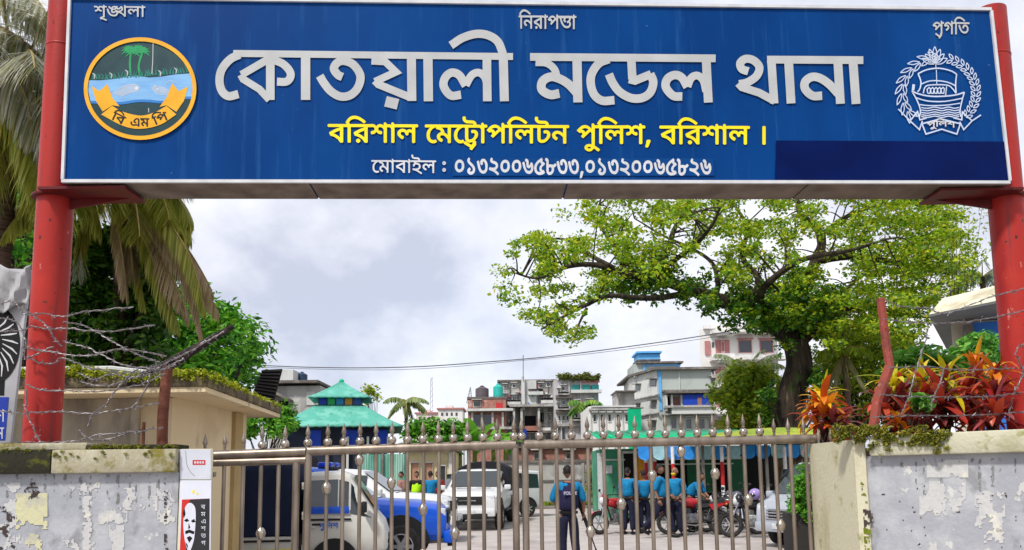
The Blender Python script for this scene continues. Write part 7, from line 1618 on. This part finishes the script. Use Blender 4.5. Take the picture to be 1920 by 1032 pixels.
bp_ = pickup('police_pickup', 'bright blue double cab police pickup facing right behind the white mini truck', (w_.x - 2.00, 14.6, 0), R(2), M_pblue, bar=True)
w_ = P(888, 950, 22.6)
pickup('police_pickup', 'white pickup with black canvas canopy facing the gate beside the blue pickup nose', (w_.x + .05, 25.2, 0), R(-95), M_pwhite, canopy=M_blkcanvas)
w_ = P(715, 950, 19)
pickup('police_pickup', 'white pickup with dark canvas canopy parked behind the blue pickup facing right', (w_.x - .9, 19.6, 0), R(-4), M_pwhite, canopy=M_blkcanvas, canopy_h=1.0)

# mini truck with navy canvas
x0 = P(556, 980, 11.35).x
st = [(0, .50, 1.02, 1.60, .72, .62), (.06, .48, 1.02, 1.66, .74, .63), (.50, .46, 1.02, 1.68, .745, .63), (.66, .46, 1.01, 1.63, .745, .62), (1.06, .44, .98, 1.04, .74, .66), (1.16, .44, .88, .93, .72, .62), (1.21, .46, .74, .78, .68, .58)]
c = Car('mini_truck', 'small white police mini truck with navy canvas covered bed nearest the wicket gate', 'mini truck', (x0, 12.0, 0), R(8), st, M_pcream)
c.side_glass(1, 2, ins=(.10, .02, .14, .12)); c.side_glass(2, 3, ins=(.06, .08, .14, .12)); c.end_glass(3, 4)
for sd_ in (-1, 1):
    r0, r1 = c.rings[3], c.rings[4]; k4, k5 = ((4, 5) if sd_ > 0 else (c.n - 4, c.n - 5)); c.patch((r0[k4], r1[k4], r1[k5], r0[k5]), 'quarter_window', M_carglass, ins=(.05, .2, .10, .10), off=.008)
    c.box((.36, sd_ * .742, 1.12), (.60, .016, .10), 'blue_band', M_pblue, .003); c.box((.2, sd_ * .752, .92), (.12, .014, .03), 'door_handle', M_blk, .003); c.box((.88, sd_ * .86, 1.16), (.08, .18, .16), 'mirror', M_blk, .02)
    c.box((1.16, sd_ * .52, .72), (.12, .22, .14), 'headlight', M_lamp, .03); c.box((.36, sd_ * .738, .985), (.66, .012, .03), 'trim', M_blk, .003)
W_ = text_width("পুিলশ"); mb = MB(); text_mesh(mb, "পুিলশ", lambda gx, gy, l: Vector((.23 + gx * .28 / W_, -.757 - l, .86 + gy * .00030)), 7); mb.build('door_lettering', M_pblue, c.t, local=True)
c.box((.15, -.75, .90), (.08, .008, .08), 'door_emblem', M_silver, .002)
for yy in (-.2, .2): c.box((1.02, yy, 1.13), (.02, .36, .015), 'wiper', M_blk, .002)
c.box((1.22, 0, .46), (.12, 1.36, .16), 'bumper', M_blk, .02); c.box((1.215, 0, .66), (.03, .7, .12), 'grille', M_blk, .01)
c.arch(.46, .38, .34, .748); 
for x in (.46, -1.75):
    for sd_ in (-1, 1): add_wheel(c.t, (x, sd_ * .695, .27), .27, .16, 5, sd_)
c.box((-1.35, 0, .66), (2.5, 1.48, .20), 'bed', M_pcream, .015); c.box((-1.35, 0, .50), (2.4, .9, .12), 'chassis', M_blk, .01)
for sd_ in (-1, 1): c.box((-1.35, sd_ * .75, .70), (2.4, .02, .03), 'bed_trim', M_blk, .003); c.box((-1.2, sd_ * .74, .57), (2.2, .02, .02), 'bed_trim', M_yellow, .003)
mb = MB(); g = []; nx = 14; prof = [(-.745, .77), (-.755, 1.2), (-.74, 1.70), (-.66, 1.79), (0, 1.84), (.66, 1.79), (.74, 1.70), (.755, 1.2), (.745, .77)]
for i in range(nx + 1):
    for (y, z) in prof: g.append((-2.55 + 2.46 * i / nx, y * (1 + .012 * (i % 2) + .008 * noise.noise(Vector((i, z * 3, y)))), z + .012 * math.sin(i * 1.3 + y * 3)))
k = len(prof); mb.add(g, [(i * k + j, (i + 1) * k + j, (i + 1) * k + j + 1, i * k + j + 1) for i in range(nx) for j in range(k - 1)] + [tuple(range(k)), tuple(nx * k + j for j in range(k))]); mb.build('canvas_cover', M_navy, c.t, smooth=True, angle=50, local=True)

# minivan on the right, white hatch by the wall
st = [(-2.1, .42, .95, 1.40, .78, .66), (-2.0, .36, 1.0, 1.72, .84, .70), (-.5, .34, 1.0, 1.82, .86, .72), (.85, .34, 1.02, 1.78, .86, .71), (1.72, .34, 1.0, 1.06, .85, .72), (2.02, .34, .90, .96, .82, .68), (2.12, .38, .72, .78, .74, .60)]
def van(name, label, cat, loc, rz, mat):
    c = Car(name, label, cat, loc, rz, st, mat); c.side_glass(1, 2, ins=(.08, .03, .12, .12)); c.side_glass(2, 3, ins=(.03, -.3, .12, .12)); c.end_glass(3, 4); c.end_glass(1, 0, 'rear_window', (.1, .1, .1, .1))
    for x in (-1.35, 1.35): c.arch(x, .36, .40, .868)
    for x in (-1.35, 1.35):
        for sd_ in (-1, 1): add_wheel(c.t, (x, sd_ * .80, .32), .32, .2, 7, sd_)
    mb = MB()
    c.box((2.08, 0, .70), (.08, .80, .22), 'grille', M_blk, .01)
    for k in range(4): c.box((2.125, 0, .61 + k * .06), (.03, .92 - k * .02, .022), 'grille_slat', M_chrome, .004)
    for sd_ in (-1, 1): c.box((1.94, sd_ * .60, .80), (.30, .28, .15), 'headlight', M_lamp, .03); c.box((1.45, sd_ * .95, 1.10), (.10, .18, .14), 'mirror', mat, .03); c.box((.1, sd_ * .868, .90), (.16, .015, .03), 'door_handle', M_chrome, .003)
    c.box((2.12, 0, .44), (.14, 1.45, .20), 'bumper', mat, .03); c.box((2.20, 0, .46), (.012, .44, .11), 'licence_plate', M_white, .002)
    return c
q = P(1452, 985, 15.6)
van('minivan', 'silver grey minivan with chrome slat grille nosing out beside the motorcycles', 'minivan', (q.x + 2.25, 17.2, 0), R(180 + 28), M_pgrey)
q = P(955, 960, 28)
van('white_minivan', 'white minivan standing behind the white pickup at the grey yard wall', 'minivan', (q.x - .9, 29.5, 0), R(-150), M_pwhite)

# ------------------------------------------------------------------ motorcycles
def bike(label, loc, rz, tank, tilt=8):
    t = thing('motorcycle', label, 'motorcycle', loc, rz, 'motorcycles parked by the shed'); 
    TM = Matrix.Rotation(R(tilt), 3, 'X')
    def tr_(m_):
        m_.v = [tuple(TM @ Vector(v)) for v in m_.v]; return m_
    for x in (.68, -.62):
        mb = MB(); pts = [(x + .255 * math.cos(a), 0, .31 + .255 * math.sin(a)) for a in [2 * math.pi * k / 24 for k in range(25)]]; mb.tube(pts, .05, 8, False); wl_ = tr_(mb).build('wheel', M_tyre, t, smooth=True, local=True)
        mb = MB(); mb.lathe([(.215, -.02), (.215, .02), (.195, .02), (.195, -.02)], (x, 0, .31), 24, RX, False)
        mb.lathe([(.001, -.05), (.05, -.05), (.05, .05), (.001, .05)], (x, 0, .31), 12, RX)
        for k in range(6): a = k * math.pi / 3; mb.beam((x, 0, .31), (x + .2 * math.cos(a), 0, .31 + .2 * math.sin(a)), .02, .025)
        tr_(mb).build('rim', M_alloy, wl_, smooth=False, local=True)
        mb = MB(); a0_, a1_ = (.35, 2.5) if x > 0 else (.6, 2.6); g = []
        for k in range(9):
            a = a0_ + (a1_ - a0_) * k / 8
            for y in (-.065, -.03, .03, .065): g.append((x + (.33 - abs(y) * .25) * math.cos(a), y, .31 + (.33 - abs(y) * .25) * math.sin(a)))
        mb.add(g, [(k * 4 + j, (k + 1) * 4 + j, (k + 1) * 4 + j + 1, k * 4 + j + 1) for k in range(8) for j in range(3)]); o = tr_(mb).build('mudguard', M_blk if x < 0 else tank, t, smooth=True, local=True)
    mb = MB()
    for y in (-.07, .07): mb.tube([(.68, y, .31), (.52, y, .70), (.42, y, .92)], .022, 8)
    tr_(mb).build('fork', M_chrome, t, smooth=True, local=True)
    mb = MB(); mb.tube([(.42, -.02, .98), (.40, -.16, 1.02), (.28, -.36, 1.00)], .014, 6); mb.tube([(.42, .02, .98), (.40, .16, 1.02), (.28, .36, 1.00)], .014, 6); mb.tube([(.28, -.36, 1.0), (.20, -.40, .99)], .022, 6); mb.tube([(.28, .36, 1.0), (.20, .40, .99)], .022, 6); tr_(mb).build('handlebar', M_blk, t, smooth=True, local=True)
    for y in (-.30, .30): mb = MB(); mb.tube([(.32, y * .8, 1.02), (.34, y * 1.2, 1.18)], .007, 5); mb.ball((.34, y * 1.25, 1.20), .06, 10, 6, (.3, 1, .7)); tr_(mb).build('mirror', M_blk, t, smooth=True, local=True)
    mb = MB(); mb.ball((.52, 0, .88), .10, 12, 8, (.8, 1, 1.1)); tr_(mb).build('headlight', M_lamp, t, smooth=True, local=True)
    mb = MB(); mb.ball((.44, 0, .94), .13, 12, 8, (.8, 1.1, 1)); tr_(mb).build('cowl', tank, t, smooth=True, local=True)
    mb = MB(); mb.ball((.14, 0, .82), .26, 14, 10, (1.1, .58, .52)); tr_(mb).build('fuel_tank', tank, t, smooth=True, local=True)
    mb = MB(); g = []; 
    for i in range(9):
        x = -.02 - .74 * i / 8; z = .80 - .05 * math.sin(math.pi * i / 5) + .05 * i / 8
        for y, dz in ((-.12, -.08), (-.11, 0), (0, .025), (.11, 0), (.12, -.08)): g.append((x, y * (1 - .04 * i), z + dz))
    mb.add(g, [(i * 5 + j, (i + 1) * 5 + j, (i + 1) * 5 + j + 1, i * 5 + j + 1) for i in range(8) for j in range(4)] + [tuple(range(5)), tuple(40 + j for j in range(5))]); tr_(mb).build('seat', M_blk, t, smooth=True, local=True)
    mb = MB(); mb.tube([(.40, 0, .86), (.1, 0, .66), (-.2, 0, .66), (-.75, 0, .80)], .028, 7); mb.tube([(.40, 0, .84), (.30, 0, .40), (.0, 0, .28), (-.2, 0, .34), (-.22, 0, .66)], .024, 7)
    for y in (-.09, .09): mb.tube([(-.1, y, .40), (-.62, y, .31)], .022, 6); mb.tube([(-.62, y * 1.2, .33), (-.48, y * 1.2, .70)], .022, 6)
    tr_(mb).build('frame', M_blk, t, smooth=True, local=True)
    mb = MB(); mb.box((.08, 0, .42), (.34, .26, .24)); 
    for k in range(5): mb.box((.20, 0, .56 + k * .025), (.18, .20, .012))
    tr_(mb).build('engine', pbr('engine_alloy', (.28, .28, .28), (.12, .12, .12), scale=20, rough=.4, metal=.7), t, bevel=.012, local=True)
    for sd_ in (-1,): mb = MB(); mb.tube([(.26, sd_ * .1, .46), (.28, sd_ * .13, .28), (.0, sd_ * .15, .26), (-.25, sd_ * .16, .30), (-.75, sd_ * .17, .40)], [.02, .02, .025, .045, .05], 8); tr_(mb).build('exhaust', M_chrome, t, smooth=True, local=True)
    mb = MB(); mb.prism([(-.45, -.11, .62), (-.75, -.07, .76), (-.86, -.05, .84), (-.70, -.07, .86), (-.35, -.11, .76)], (0, .02, 0)); mb.prism([(-.45, .09, .62), (-.75, .05, .76), (-.86, .03, .84), (-.70, .05, .86), (-.35, .09, .76)], (0, .02, 0)); tr_(mb).build('side_panel', tank, t, local=True)
    mb = MB(); mb.box((-.86, 0, .83), (.05, .10, .07)); tr_(mb).build('tail_lamp', M_pr, t, bevel=.01, local=True)
    for y in (-.13, .13): mb = MB(); mb.tube([(-.82, y * .5, .76), (-.80, y, .77)], .008, 5); mb.ball((-.80, y, .77), .025, 8, 6); tr_(mb).build('indicator', pbr('indicator_amber', (.6, .25, .02), rough=.3), t, smooth=True, local=True)
    return t
M_bred = paint('bike_red', (.36, .012, .018)); M_bblk = paint('bike_black', (.02, .02, .025)); M_bgrey = paint('bike_grey', (.10, .10, .13))
def gx(px, Y): return P(px, 985, Y).x
bike('red motorcycle at the left edge of the group of officers', (gx(1166, 20.9), 20.9, 0), R(205), M_bred)
bike('red and black motorcycle right of the officer in the yellow mask', (gx(1304, 20.2), 20.2, 0), R(172), M_bred)
bike('black motorcycle with a purple helmet on its seat left of the minivan', (gx(1424, 19.0), 19.0, 0), R(166), M_bblk)
bike('dark grey motorcycle half hidden between the black one and the minivan', (gx(1462, 20.2), 20.2, 0), R(196), M_bgrey)
bike('black tanked motorcycle just behind the front wheel of the black one', (gx(1372, 20.6), 20.6, 0), R(150), M_bblk)
bike('black motorcycle parked crosswise behind the red and black one', (gx(1330, 22.0), 22.0, 0), R(225), M_bblk)
bike('grey motorcycle parked crosswise behind the purple helmet', (gx(1402, 22.0), 22.2, 0), R(245), M_bgrey)
bike('dark motorcycle inside the shed just left of the tall striped pole', (gx(1305, 23.2), 23.3, 0), R(230), M_bblk)
bike('black motorcycle deep in the shed right of the tall striped pole', (gx(1380, 23.4), 23.6, 0), R(260), M_bgrey)
bike('grey motorcycle in the shed behind the bare white pole', (gx(1455, 25), 25.2, 0), R(285), M_bblk)
h_ = P(1416, 927, 19.0); t = thing('helmet', 'shiny purple helmet resting on the black motorcycle seat', 'helmet', h_); mb = MB(); mb.ball(h_, .14, 16, 12, (1.1, .95, 1)); mb.build('shell', paint('helmet_purple', (.30, .22, .50)), t, smooth=True)
mb = MB(); mb.ball(h_ + Vector((-.06, -.03, -.02)), .112, 14, 10, (1, .9, .55)); mb.build('visor', M_carglass, t, smooth=True)

# ------------------------------------------------------------------ people
def skinned(name, joints, edges, rad, mat, parent, sub=1, extra=None):
    names = list(joints); me = bpy.data.meshes.new(name)
    me.from_pydata([joints[k] for k in names], [(names.index(a), names.index(b)) for a, b in edges], [])
    o = bpy.data.objects.new(name, me); COL.objects.link(o)
    md = o.modifiers.new('s', 'SKIN'); md.use_smooth_shade = True; md.branch_smoothing = .3
    if not me.skin_vertices: me.skin_vertices.new()
    for i, k in enumerate(names):
        r_ = rad[k]; sv_ = me.skin_vertices[0].data[i]; sv_.radius = r_ if isinstance(r_, tuple) else (r_, r_); sv_.use_root = (i == 0)
    s_ = o.modifiers.new('u', 'SUBSURF'); s_.levels = sub; s_.render_levels = sub
    bpy.context.view_layer.update()
    ev = o.evaluated_get(bpy.context.evaluated_depsgraph_get()); m2 = bpy.data.meshes.new_from_object(ev)
    bpy.data.objects.remove(o); bpy.data.meshes.remove(me)
    bm = bmesh.new(); bm.from_mesh(m2)
    if extra:
        x_ = bpy.data.meshes.new('x'); x_.from_pydata(extra.v, [], extra.f); bm.from_mesh(x_); bpy.data.meshes.remove(x_)
    bmesh.ops.recalc_face_normals(bm, faces=bm.faces)
    for f_ in bm.faces: f_.smooth = True
    bm.to_mesh(m2); bm.free(); m2.materials.clear(); m2.materials.append(mat); m2.name = name
    r = bpy.data.objects.new(name, m2); COL.objects.link(r); r.parent = parent
    return r
JB = dict(pelvis=(0, .005, .95), waist=(0, .0, 1.07), chest=(0, .005, 1.28), neckb=(0, .015, 1.43), neck=(0, .01, 1.50), shL=(.175, .01, 1.40), elL=(.225, .03, 1.14), wrL=(.225, -.04, .90), shR=(-.175, .01, 1.40), elR=(-.225, .03, 1.14), wrR=(-.225, -.04, .90),
          hipL=(.09, 0, .90), knL=(.105, -.015, .49), anL=(.11, .025, .08), hipR=(-.09, 0, .90), knR=(-.105, -.015, .49), anR=(-.11, .025, .08))
EB = [('pelvis', 'waist'), ('waist', 'chest'), ('chest', 'neckb'), ('neckb', 'neck'), ('neckb', 'shL'), ('shL', 'elL'), ('elL', 'wrL'), ('neckb', 'shR'), ('shR', 'elR'), ('elR', 'wrR'), ('pelvis', 'hipL'), ('hipL', 'knL'), ('knL', 'anL'), ('pelvis', 'hipR'), ('hipR', 'knR'), ('knR', 'anR')]
RB = dict(pelvis=.10, waist=.095, chest=.115, neckb=.052, neck=.05, shL=.048, shR=.048, elL=.042, elR=.042, wrL=.027, wrR=.027, hipL=.085, hipR=.085, knL=.055, knR=.055, anL=.038, anR=.038)
def head_mesh(mb, c, yaw):
    c = Vector(c); n, m_ = 18, 14; vs_ = []; ry = Matrix.Rotation(yaw, 3, 'Z')
    for i in range(m_ + 1):
        th = math.pi * i / m_
        for k in range(n):
            ph = 2 * math.pi * k / n; x, y, z = math.sin(th) * math.cos(ph), math.sin(th) * math.sin(ph), -math.cos(th)
            sx_, sy_ = .074, .094
            if z < -.1: f_ = 1 - .34 * ((-z - .1) / .9); sx_ *= f_; sy_ *= (1 - .18 * ((-z - .1) / .9))
            v = Vector((x * sx_, y * sy_ - (.012 if z < -.2 else 0), z * .116))
            if y < -.75 and abs(x) < .22 and -.35 < z < .12: v.y -= .022 * (1 - abs(x) / .22) * (1 - abs(z + .22) / .40)
            if y < -.6 and .12 < z < .3: v.y -= .005
            vs_.append(ry @ v + c)
    mb.add(vs_, [(i * n + k, i * n + (k + 1) % n, (i + 1) * n + (k + 1) % n, (i + 1) * n + k) for i in range(m_) for k in range(n)])
    for sd_ in (-1, 1): mb.ball(ry @ Vector((sd_ * .076, .008, -.005)) + c, .03, 8, 6, (.35, .7, 1.1))
def hand_mesh(mb, wr, d, side, palm_dir):
    """palm with five separate bent fingers"""
    d = Vector(d).normalized(); pn = Vector(palm_dir).normalized(); a = d.cross(pn).normalized(); wr = Vector(wr)
    for i in range(3): mb.ball(wr + d * (.028 + i * .018), .032 if i else .026, 8, 6, (1, 1, 1))
    for k, (o_, l) in enumerate(((-.028, .066), (-.010, .076), (.008, .072), (.026, .056))):
        b = wr + d * .075 + a * o_; mb.tube([b - d * .02, b + d * l * .4 + pn * .004, b + d * l * .72 + pn * .018, b + d * l * .92 + pn * .036], [.010, .0095, .0085, .006], 6)
    tb_ = wr + d * .03 - a * .028 * 1; mb.tube([tb_, tb_ - a * .022 + d * .025 + pn * .01, tb_ - a * .026 + d * .052 + pn * .024], [.012, .0105, .007], 6)
M_skin = pbr('skin_brown', (.27, .14, .085), (.22, .11, .065), scale=20, rough=.55); M_hair = pbr('hair_black', (.012, .010, .009), scale=60, rough=.6); M_hairg = pbr('hair_grey', (.20, .17, .15), scale=60, rough=.7)
M_teal = pbr('uniform_teal', (.008, .20, .40), (.006, .14, .31), scale=14, rough=.85, bump=.25); M_navyt = pbr('uniform_navy', (.014, .016, .04), (.010, .011, .026), scale=14, rough=.9, bump=.25); M_shoe = pbr('shoe_black', (.012, .011, .011), scale=9, rough=.35)
def person(label, loc, rz, pose=None, shirt=None, trousers=None, head_yaw=0.0, hair='short', sleeve=.55, scale=1.0, group=None, mask=None, belt=True, headz=0.0):
    J = {k: Vector(v) for k, v in JB.items()}
    for k, v in (pose or {}).items(): J[k] = Vector(v)
    t = thing('person', label, 'person', loc, rz, group); t.scale = (scale,) * 3
    ex = MB(); hc = J['neck'] + Vector((0, -.018, .135 + headz)); head_mesh(ex, hc, head_yaw)
    for s_, sd_ in (('L', 1), ('R', -1)):
        fd = (J['wr' + s_] - J['el' + s_]).normalized(); hand_mesh(ex, J['wr' + s_], fd, sd_, Vector((-sd_, -.2, 0)) if abs(fd.x) < .8 else Vector((0, -1, 0)))
    skinned('body', J, EB, RB, M_skin, t, 1, ex)
    mid = lambda a, b, u: J[a].lerp(J[b], u)
    sj = dict(waist=J['waist'] + Vector((0, 0, -.13)), w2=J['waist'] + Vector((0, 0, .06)), chest=J['chest'], neckb=J['neckb'] + Vector((0, 0, .015)), shL=J['shL'] + Vector((0, 0, .012)), shR=J['shR'] + Vector((0, 0, .012)))
    se = [('waist', 'w2'), ('w2', 'chest'), ('chest', 'neckb'), ('neckb', 'shL'), ('neckb', 'shR')]; sr = dict(waist=.178, w2=.172, chest=.19, neckb=.098, shL=.088, shR=.088)
    for s_ in 'LR':
        u = sleeve * 2
        sj['m' + s_] = mid('sh' + s_, 'el' + s_, min(1, u)); se.append(('sh' + s_, 'm' + s_)); sr['m' + s_] = .074
        if u > 1: sj['f' + s_] = mid('el' + s_, 'wr' + s_, u - 1); se.append(('m' + s_, 'f' + s_)); sr['f' + s_] = .046
    sh_ = skinned('shirt', sj, se, sr, shirt or M_teal, t, 1)
    tj = dict(pelvis=J['pelvis'] + Vector((0, 0, .09)), p2=J['pelvis'] - Vector((0, 0, .02)), hipL=J['hipL'], hipR=J['hipR'], knL=J['knL'], knR=J['knR'], anL=J['anL'] + Vector((0, 0, .02)), anR=J['anR'] + Vector((0, 0, .02)))
    skinned('trousers', tj, [('pelvis', 'p2'), ('p2', 'hipL'), ('hipL', 'knL'), ('knL', 'anL'), ('p2', 'hipR'), ('hipR', 'knR'), ('knR', 'anR')], dict(pelvis=.166, p2=.166, hipL=.122, hipR=.122, knL=.088, knR=.088, anL=.072, anR=.072), trousers or M_navyt, t, 1)
    for s_ in 'LR':
        a = J['an' + s_]; k_ = J['kn' + s_]; mb = MB()
        fw = Vector((0, -1, 0))
        lift = max(0, a.z - .08); dn_ = Vector((0, -.8, -.6 * min(1, lift * 6))).normalized() if lift > .02 else fw
        mb.tube([a - dn_ * .075 + Vector((0, 0, -.035)), a - dn_ * .02 + Vector((0, 0, -.03)), a + dn_ * .09 + Vector((0, 0, -.045)), a + dn_ * .17 + Vector((0, 0, -.052))], [.032, .045, .04, .022], 10); mb.build('shoe', M_shoe, t, smooth=True, local=True)
    if belt: mb = MB(); mb.lathe([(.166, -.022), (.170, 0), (.166, .022)], J['waist'] + Vector((0, 0, -.13)), 18, Matrix.Diagonal((1.0, .92, 1)), caps=False); mb.build('belt', M_shoe, t, smooth=True, local=True)
    ry = Matrix.Rotation(head_yaw, 3, 'Z')
    if hair:
        mb = MB(); n = 18; prof = []; g = []
        for i in range(9):
            th = math.pi * (.42 + .58 * i / 8)
            for k in range(n):
                ph = 2 * math.pi * k / n; x, y, z = math.sin(th) * math.cos(ph), math.sin(th) * math.sin(ph), -math.cos(th)
                zz = z
                if y < -.25 and i < 5: zz = max(z, .52)      # hair line above the forehead
                if hair == 'bald' and i > 5: zz *= .9
                g.append(ry @ Vector((x * .079, y * .099 + .004, zz * .122)) + hc)
        mb.add(g, [(i * n + k, i * n + (k + 1) % n, (i + 1) * n + (k + 1) % n, (i + 1) * n + k) for i in range(8) for k in range(n)])
        if hair != 'bald': mb.build('hair', M_hair, t, smooth=True, local=True)
        else:
            mb = MB(); mb.add(g[:5 * n], [(i * n + k, i * n + (k + 1) % n, (i + 1) * n + (k + 1) % n, (i + 1) * n + k) for i in range(3) for k in range(n) if not (10 < k < 17)]); mb.build('hair', M_hairg, t, smooth=True, local=True)
    mb = MB()
    for sd_ in (-1, 1): mb.ball(ry @ Vector((sd_ * .030, -.088, .008)) + hc, .011, 8, 6, (1.3, .5, .7)); mb.beam(ry @ Vector((sd_ * .015, -.093, .027)) + hc, ry @ Vector((sd_ * .048, -.084, .027)) + hc, .005, .007)
    mb.beam(ry @ Vector((-.02, -.091, -.062)) + hc, ry @ Vector((.02, -.091, -.062)) + hc, .008, .006); mb.build('face_feature', M_hair, t, local=True)
    if mask: mb = MB(); mb.ball(ry @ Vector((0, -.062, -.052)) + hc, .062, 12, 8, (.95, .75, .78)); mb.build('face_mask', mask, t, smooth=True, local=True)
    return t, J
GR = 'police officers in the yard'
def at(px, Y): return (P(px, 985, Y).x, Y, 0)
# the guard at the gate, seen from behind
gt, J = person('guard seen from behind in a navy police vest, holding a black rifle pointing down', at(1066, 13.5), R(180 + 8), dict(elR=(-.27, .0, 1.15), wrR=(-.29, -.08, .92), elL=(.26, -.06, 1.16), wrL=(.17, -.24, 1.05), knL=(.11, -.03, .49), anR=(-.14, .03, .08)), group=GR)
vj = dict(a=(0, .0, .92), b=(0, 0, 1.12), c=(0, .005, 1.28), d=(0, .012, 1.38), l=(.11, .01, 1.42), r=(-.11, .01, 1.42)); vj = {k: Vector(v) for k, v in vj.items()}
vest = skinned('vest', vj, [('a', 'b'), ('b', 'c'), ('c', 'd'), ('d', 'l'), ('d', 'r')], dict(a=.20, b=.208, c=.215, d=.15, l=.072, r=.072), pbr('vest_navy', (.02, .018, .06), (.013, .012, .04), scale=16, rough=.9, bump=.3), gt, 1)
mb = MB(); mb.box((0, .192, 1.27), (.22, .02, .07)); lb_ = mb.build('back_patch', pbr('patch_violet', (.09, .08, .20), rough=.8), gt, bevel=.005, local=True)
cu = bpy.data.curves.new('police_text', 'FONT'); cu.body = 'POLICE'; cu.size = .072; cu.align_x = 'CENTER'; cu.align_y = 'CENTER'; to = bpy.data.objects.new('t', cu); COL.objects.link(to); bpy.context.view_layer.update()
tm = bpy.data.meshes.new_from_object(to.evaluated_get(bpy.context.evaluated_depsgraph_get())); bpy.data.objects.remove(to); tm.materials.clear(); tm.materials.append(M_white); tm.name = 'lettering'
tm.transform(Matrix.Translation((0, .2035, 1.27)) @ Matrix.Rotation(math.pi, 4, 'Z') @ Matrix.Rotation(R(90), 4, 'X'))
to = bpy.data.objects.new('lettering', tm); COL.objects.link(to); to.parent = lb_
hp = gt.matrix_basis @ (J['wrR'] + Vector((-.01, -.02, -.07))) if False else Matrix.Rotation(R(188), 3, 'Z') @ (J['wrR'] + Vector((-.01, -.02, -.07))) + Vector(gt.location)
rf = thing('rifle', 'black rifle held muzzle down in the right hand of the guard', 'rifle', hp)
M_gun = pbr('gun_black', (.018, .017, .017), scale=20, rough=.4, metal=.4)
ax = Vector((.30, -.25, -.92)).normalized()
mb = MB(); mb.beam(hp - ax * .16, hp + ax * .22, .035, .06, up=(1, 0, 0)); mb.build('receiver', M_gun, rf, bevel=.005)
mb = MB(); mb.tube([hp + ax * .2, hp + ax * .62], [.013, .011], 8); mb.tube([hp + ax * .58, hp + ax * .64], .016, 8); mb.build('barrel', M_gun, rf, smooth=True)
mb = MB(); mb.beam(hp + ax * .20, hp + ax * .40, .045, .045, up=(1, 0, 0)); mb.build('handguard', pbr('gun_wood', (.05, .02, .012), rough=.5), rf, bevel=.01)
mb = MB(); mb.beam(hp - ax * .38, hp - ax * .15, .04, .08, up=(1, 0, 0)); mb.build('stock', M_gun, rf, bevel=.01)
person('officer in teal shirt standing with back turned beside the leftmost red motorcycle', at(1179, 20.6), R(150), dict(elL=(.24, -.06, 1.16), wrL=(.12, -.22, 1.05), elR=(-.24, -.05, 1.15), wrR=(-.10, -.22, 1.02)), group=GR)
person('officer in teal shirt seen from behind, second from the left in the group', at(1209, 20.9), R(190), dict(elR=(-.23, -.05, 1.15), wrR=(-.1, -.2, 1.05)), group=GR, scale=.96)
person('officer walking with a long stride, dark glasses and bare forearm swinging', at(1240, 19.4), R(70), dict(pelvis=(0, 0, .92), waist=(0, -.02, 1.05), hipL=(.09, 0, .88), hipR=(-.09, 0, .88), knL=(.10, -.20, .50), anL=(.10, -.26, .09), knR=(-.10, .14, .50), anR=(-.10, .42, .22), elR=(-.23, .10, 1.14), wrR=(-.22, .0, .90), elL=(.23, -.02, 1.15), wrL=(.20, -.20, 1.02)), group=GR, head_yaw=.1, scale=1.03)
person('officer with grey hair and yellow face mask, hand at the belt', at(1269, 19.8), R(-38), dict(elR=(-.27, .02, 1.16), wrR=(-.14, -.15, 1.02), elL=(.26, .02, 1.15), wrL=(.17, -.16, 1.0)), hair='bald', mask=pbr('mask_yellow', (.75, .55, .02), rough=.8), group=GR, head_yaw=-.2, scale=.99)
person('officer bending behind the red and black motorcycle, partly hidden', at(1296, 21.2), R(60), dict(waist=(0, -.04, 1.05), chest=(0, -.16, 1.20), neckb=(0, -.26, 1.30), neck=(0, -.31, 1.35), shL=(.175, -.24, 1.28), shR=(-.175, -.24, 1.28), elL=(.21, -.34, 1.05), wrL=(.16, -.48, .92), elR=(-.21, -.34, 1.05), wrR=(-.16, -.48, .92)), group=GR)
G2 = 'people standing by the cream quarters'
person('man in a neon yellow vest over black sleeves by the cream quarters', at(781, 25.5), R(15), dict(elL=(.25, -.02, 1.15), wrL=(.14, -.2, 1.05)), shirt=pbr('black_shirt', (.015, .015, .015), rough=.9), group=G2, hair='short')
bpy.context.view_layer.update()
pt = [o for o in bpy.data.objects if o.get('label', '').startswith('man in a neon')][0]
skinned('vest', {k: Vector(v) for k, v in dict(a=(0, 0, .98), b=(0, 0, 1.12), c=(0, .005, 1.28), d=(0, .012, 1.37), l=(.10, .01, 1.40), r=(-.10, .01, 1.40)).items()}, [('a', 'b'), ('b', 'c'), ('c', 'd'), ('d', 'l'), ('d', 'r')], dict(a=.195, b=.20, c=.21, d=.14, l=.07, r=.07), pbr('neon_vest', (.42, .80, .01), (.36, .72, .01), scale=9, rough=.8), pt, 1)
person('officer in teal shirt with back turned, talking next to the man in red', at(807, 25.2), R(200), dict(elR=(-.27, -.06, 1.22), wrR=(-.20, -.24, 1.22)), group=G2)
person('man in a dark red shirt facing the teal officer', at(821, 26.0), R(-30), {}, shirt=pbr('red_shirt', (.28, .02, .02), rough=.9), trousers=pbr('dark_trousers', (.03, .03, .035), rough=.9), group=G2, belt=False)
person('bareheaded man in a dull pink shirt half hidden behind the white pickup', at(752, 27.0), R(-60), {}, shirt=pbr('dull_pink_shirt', (.30, .16, .13), rough=.9), group=G2, belt=False)
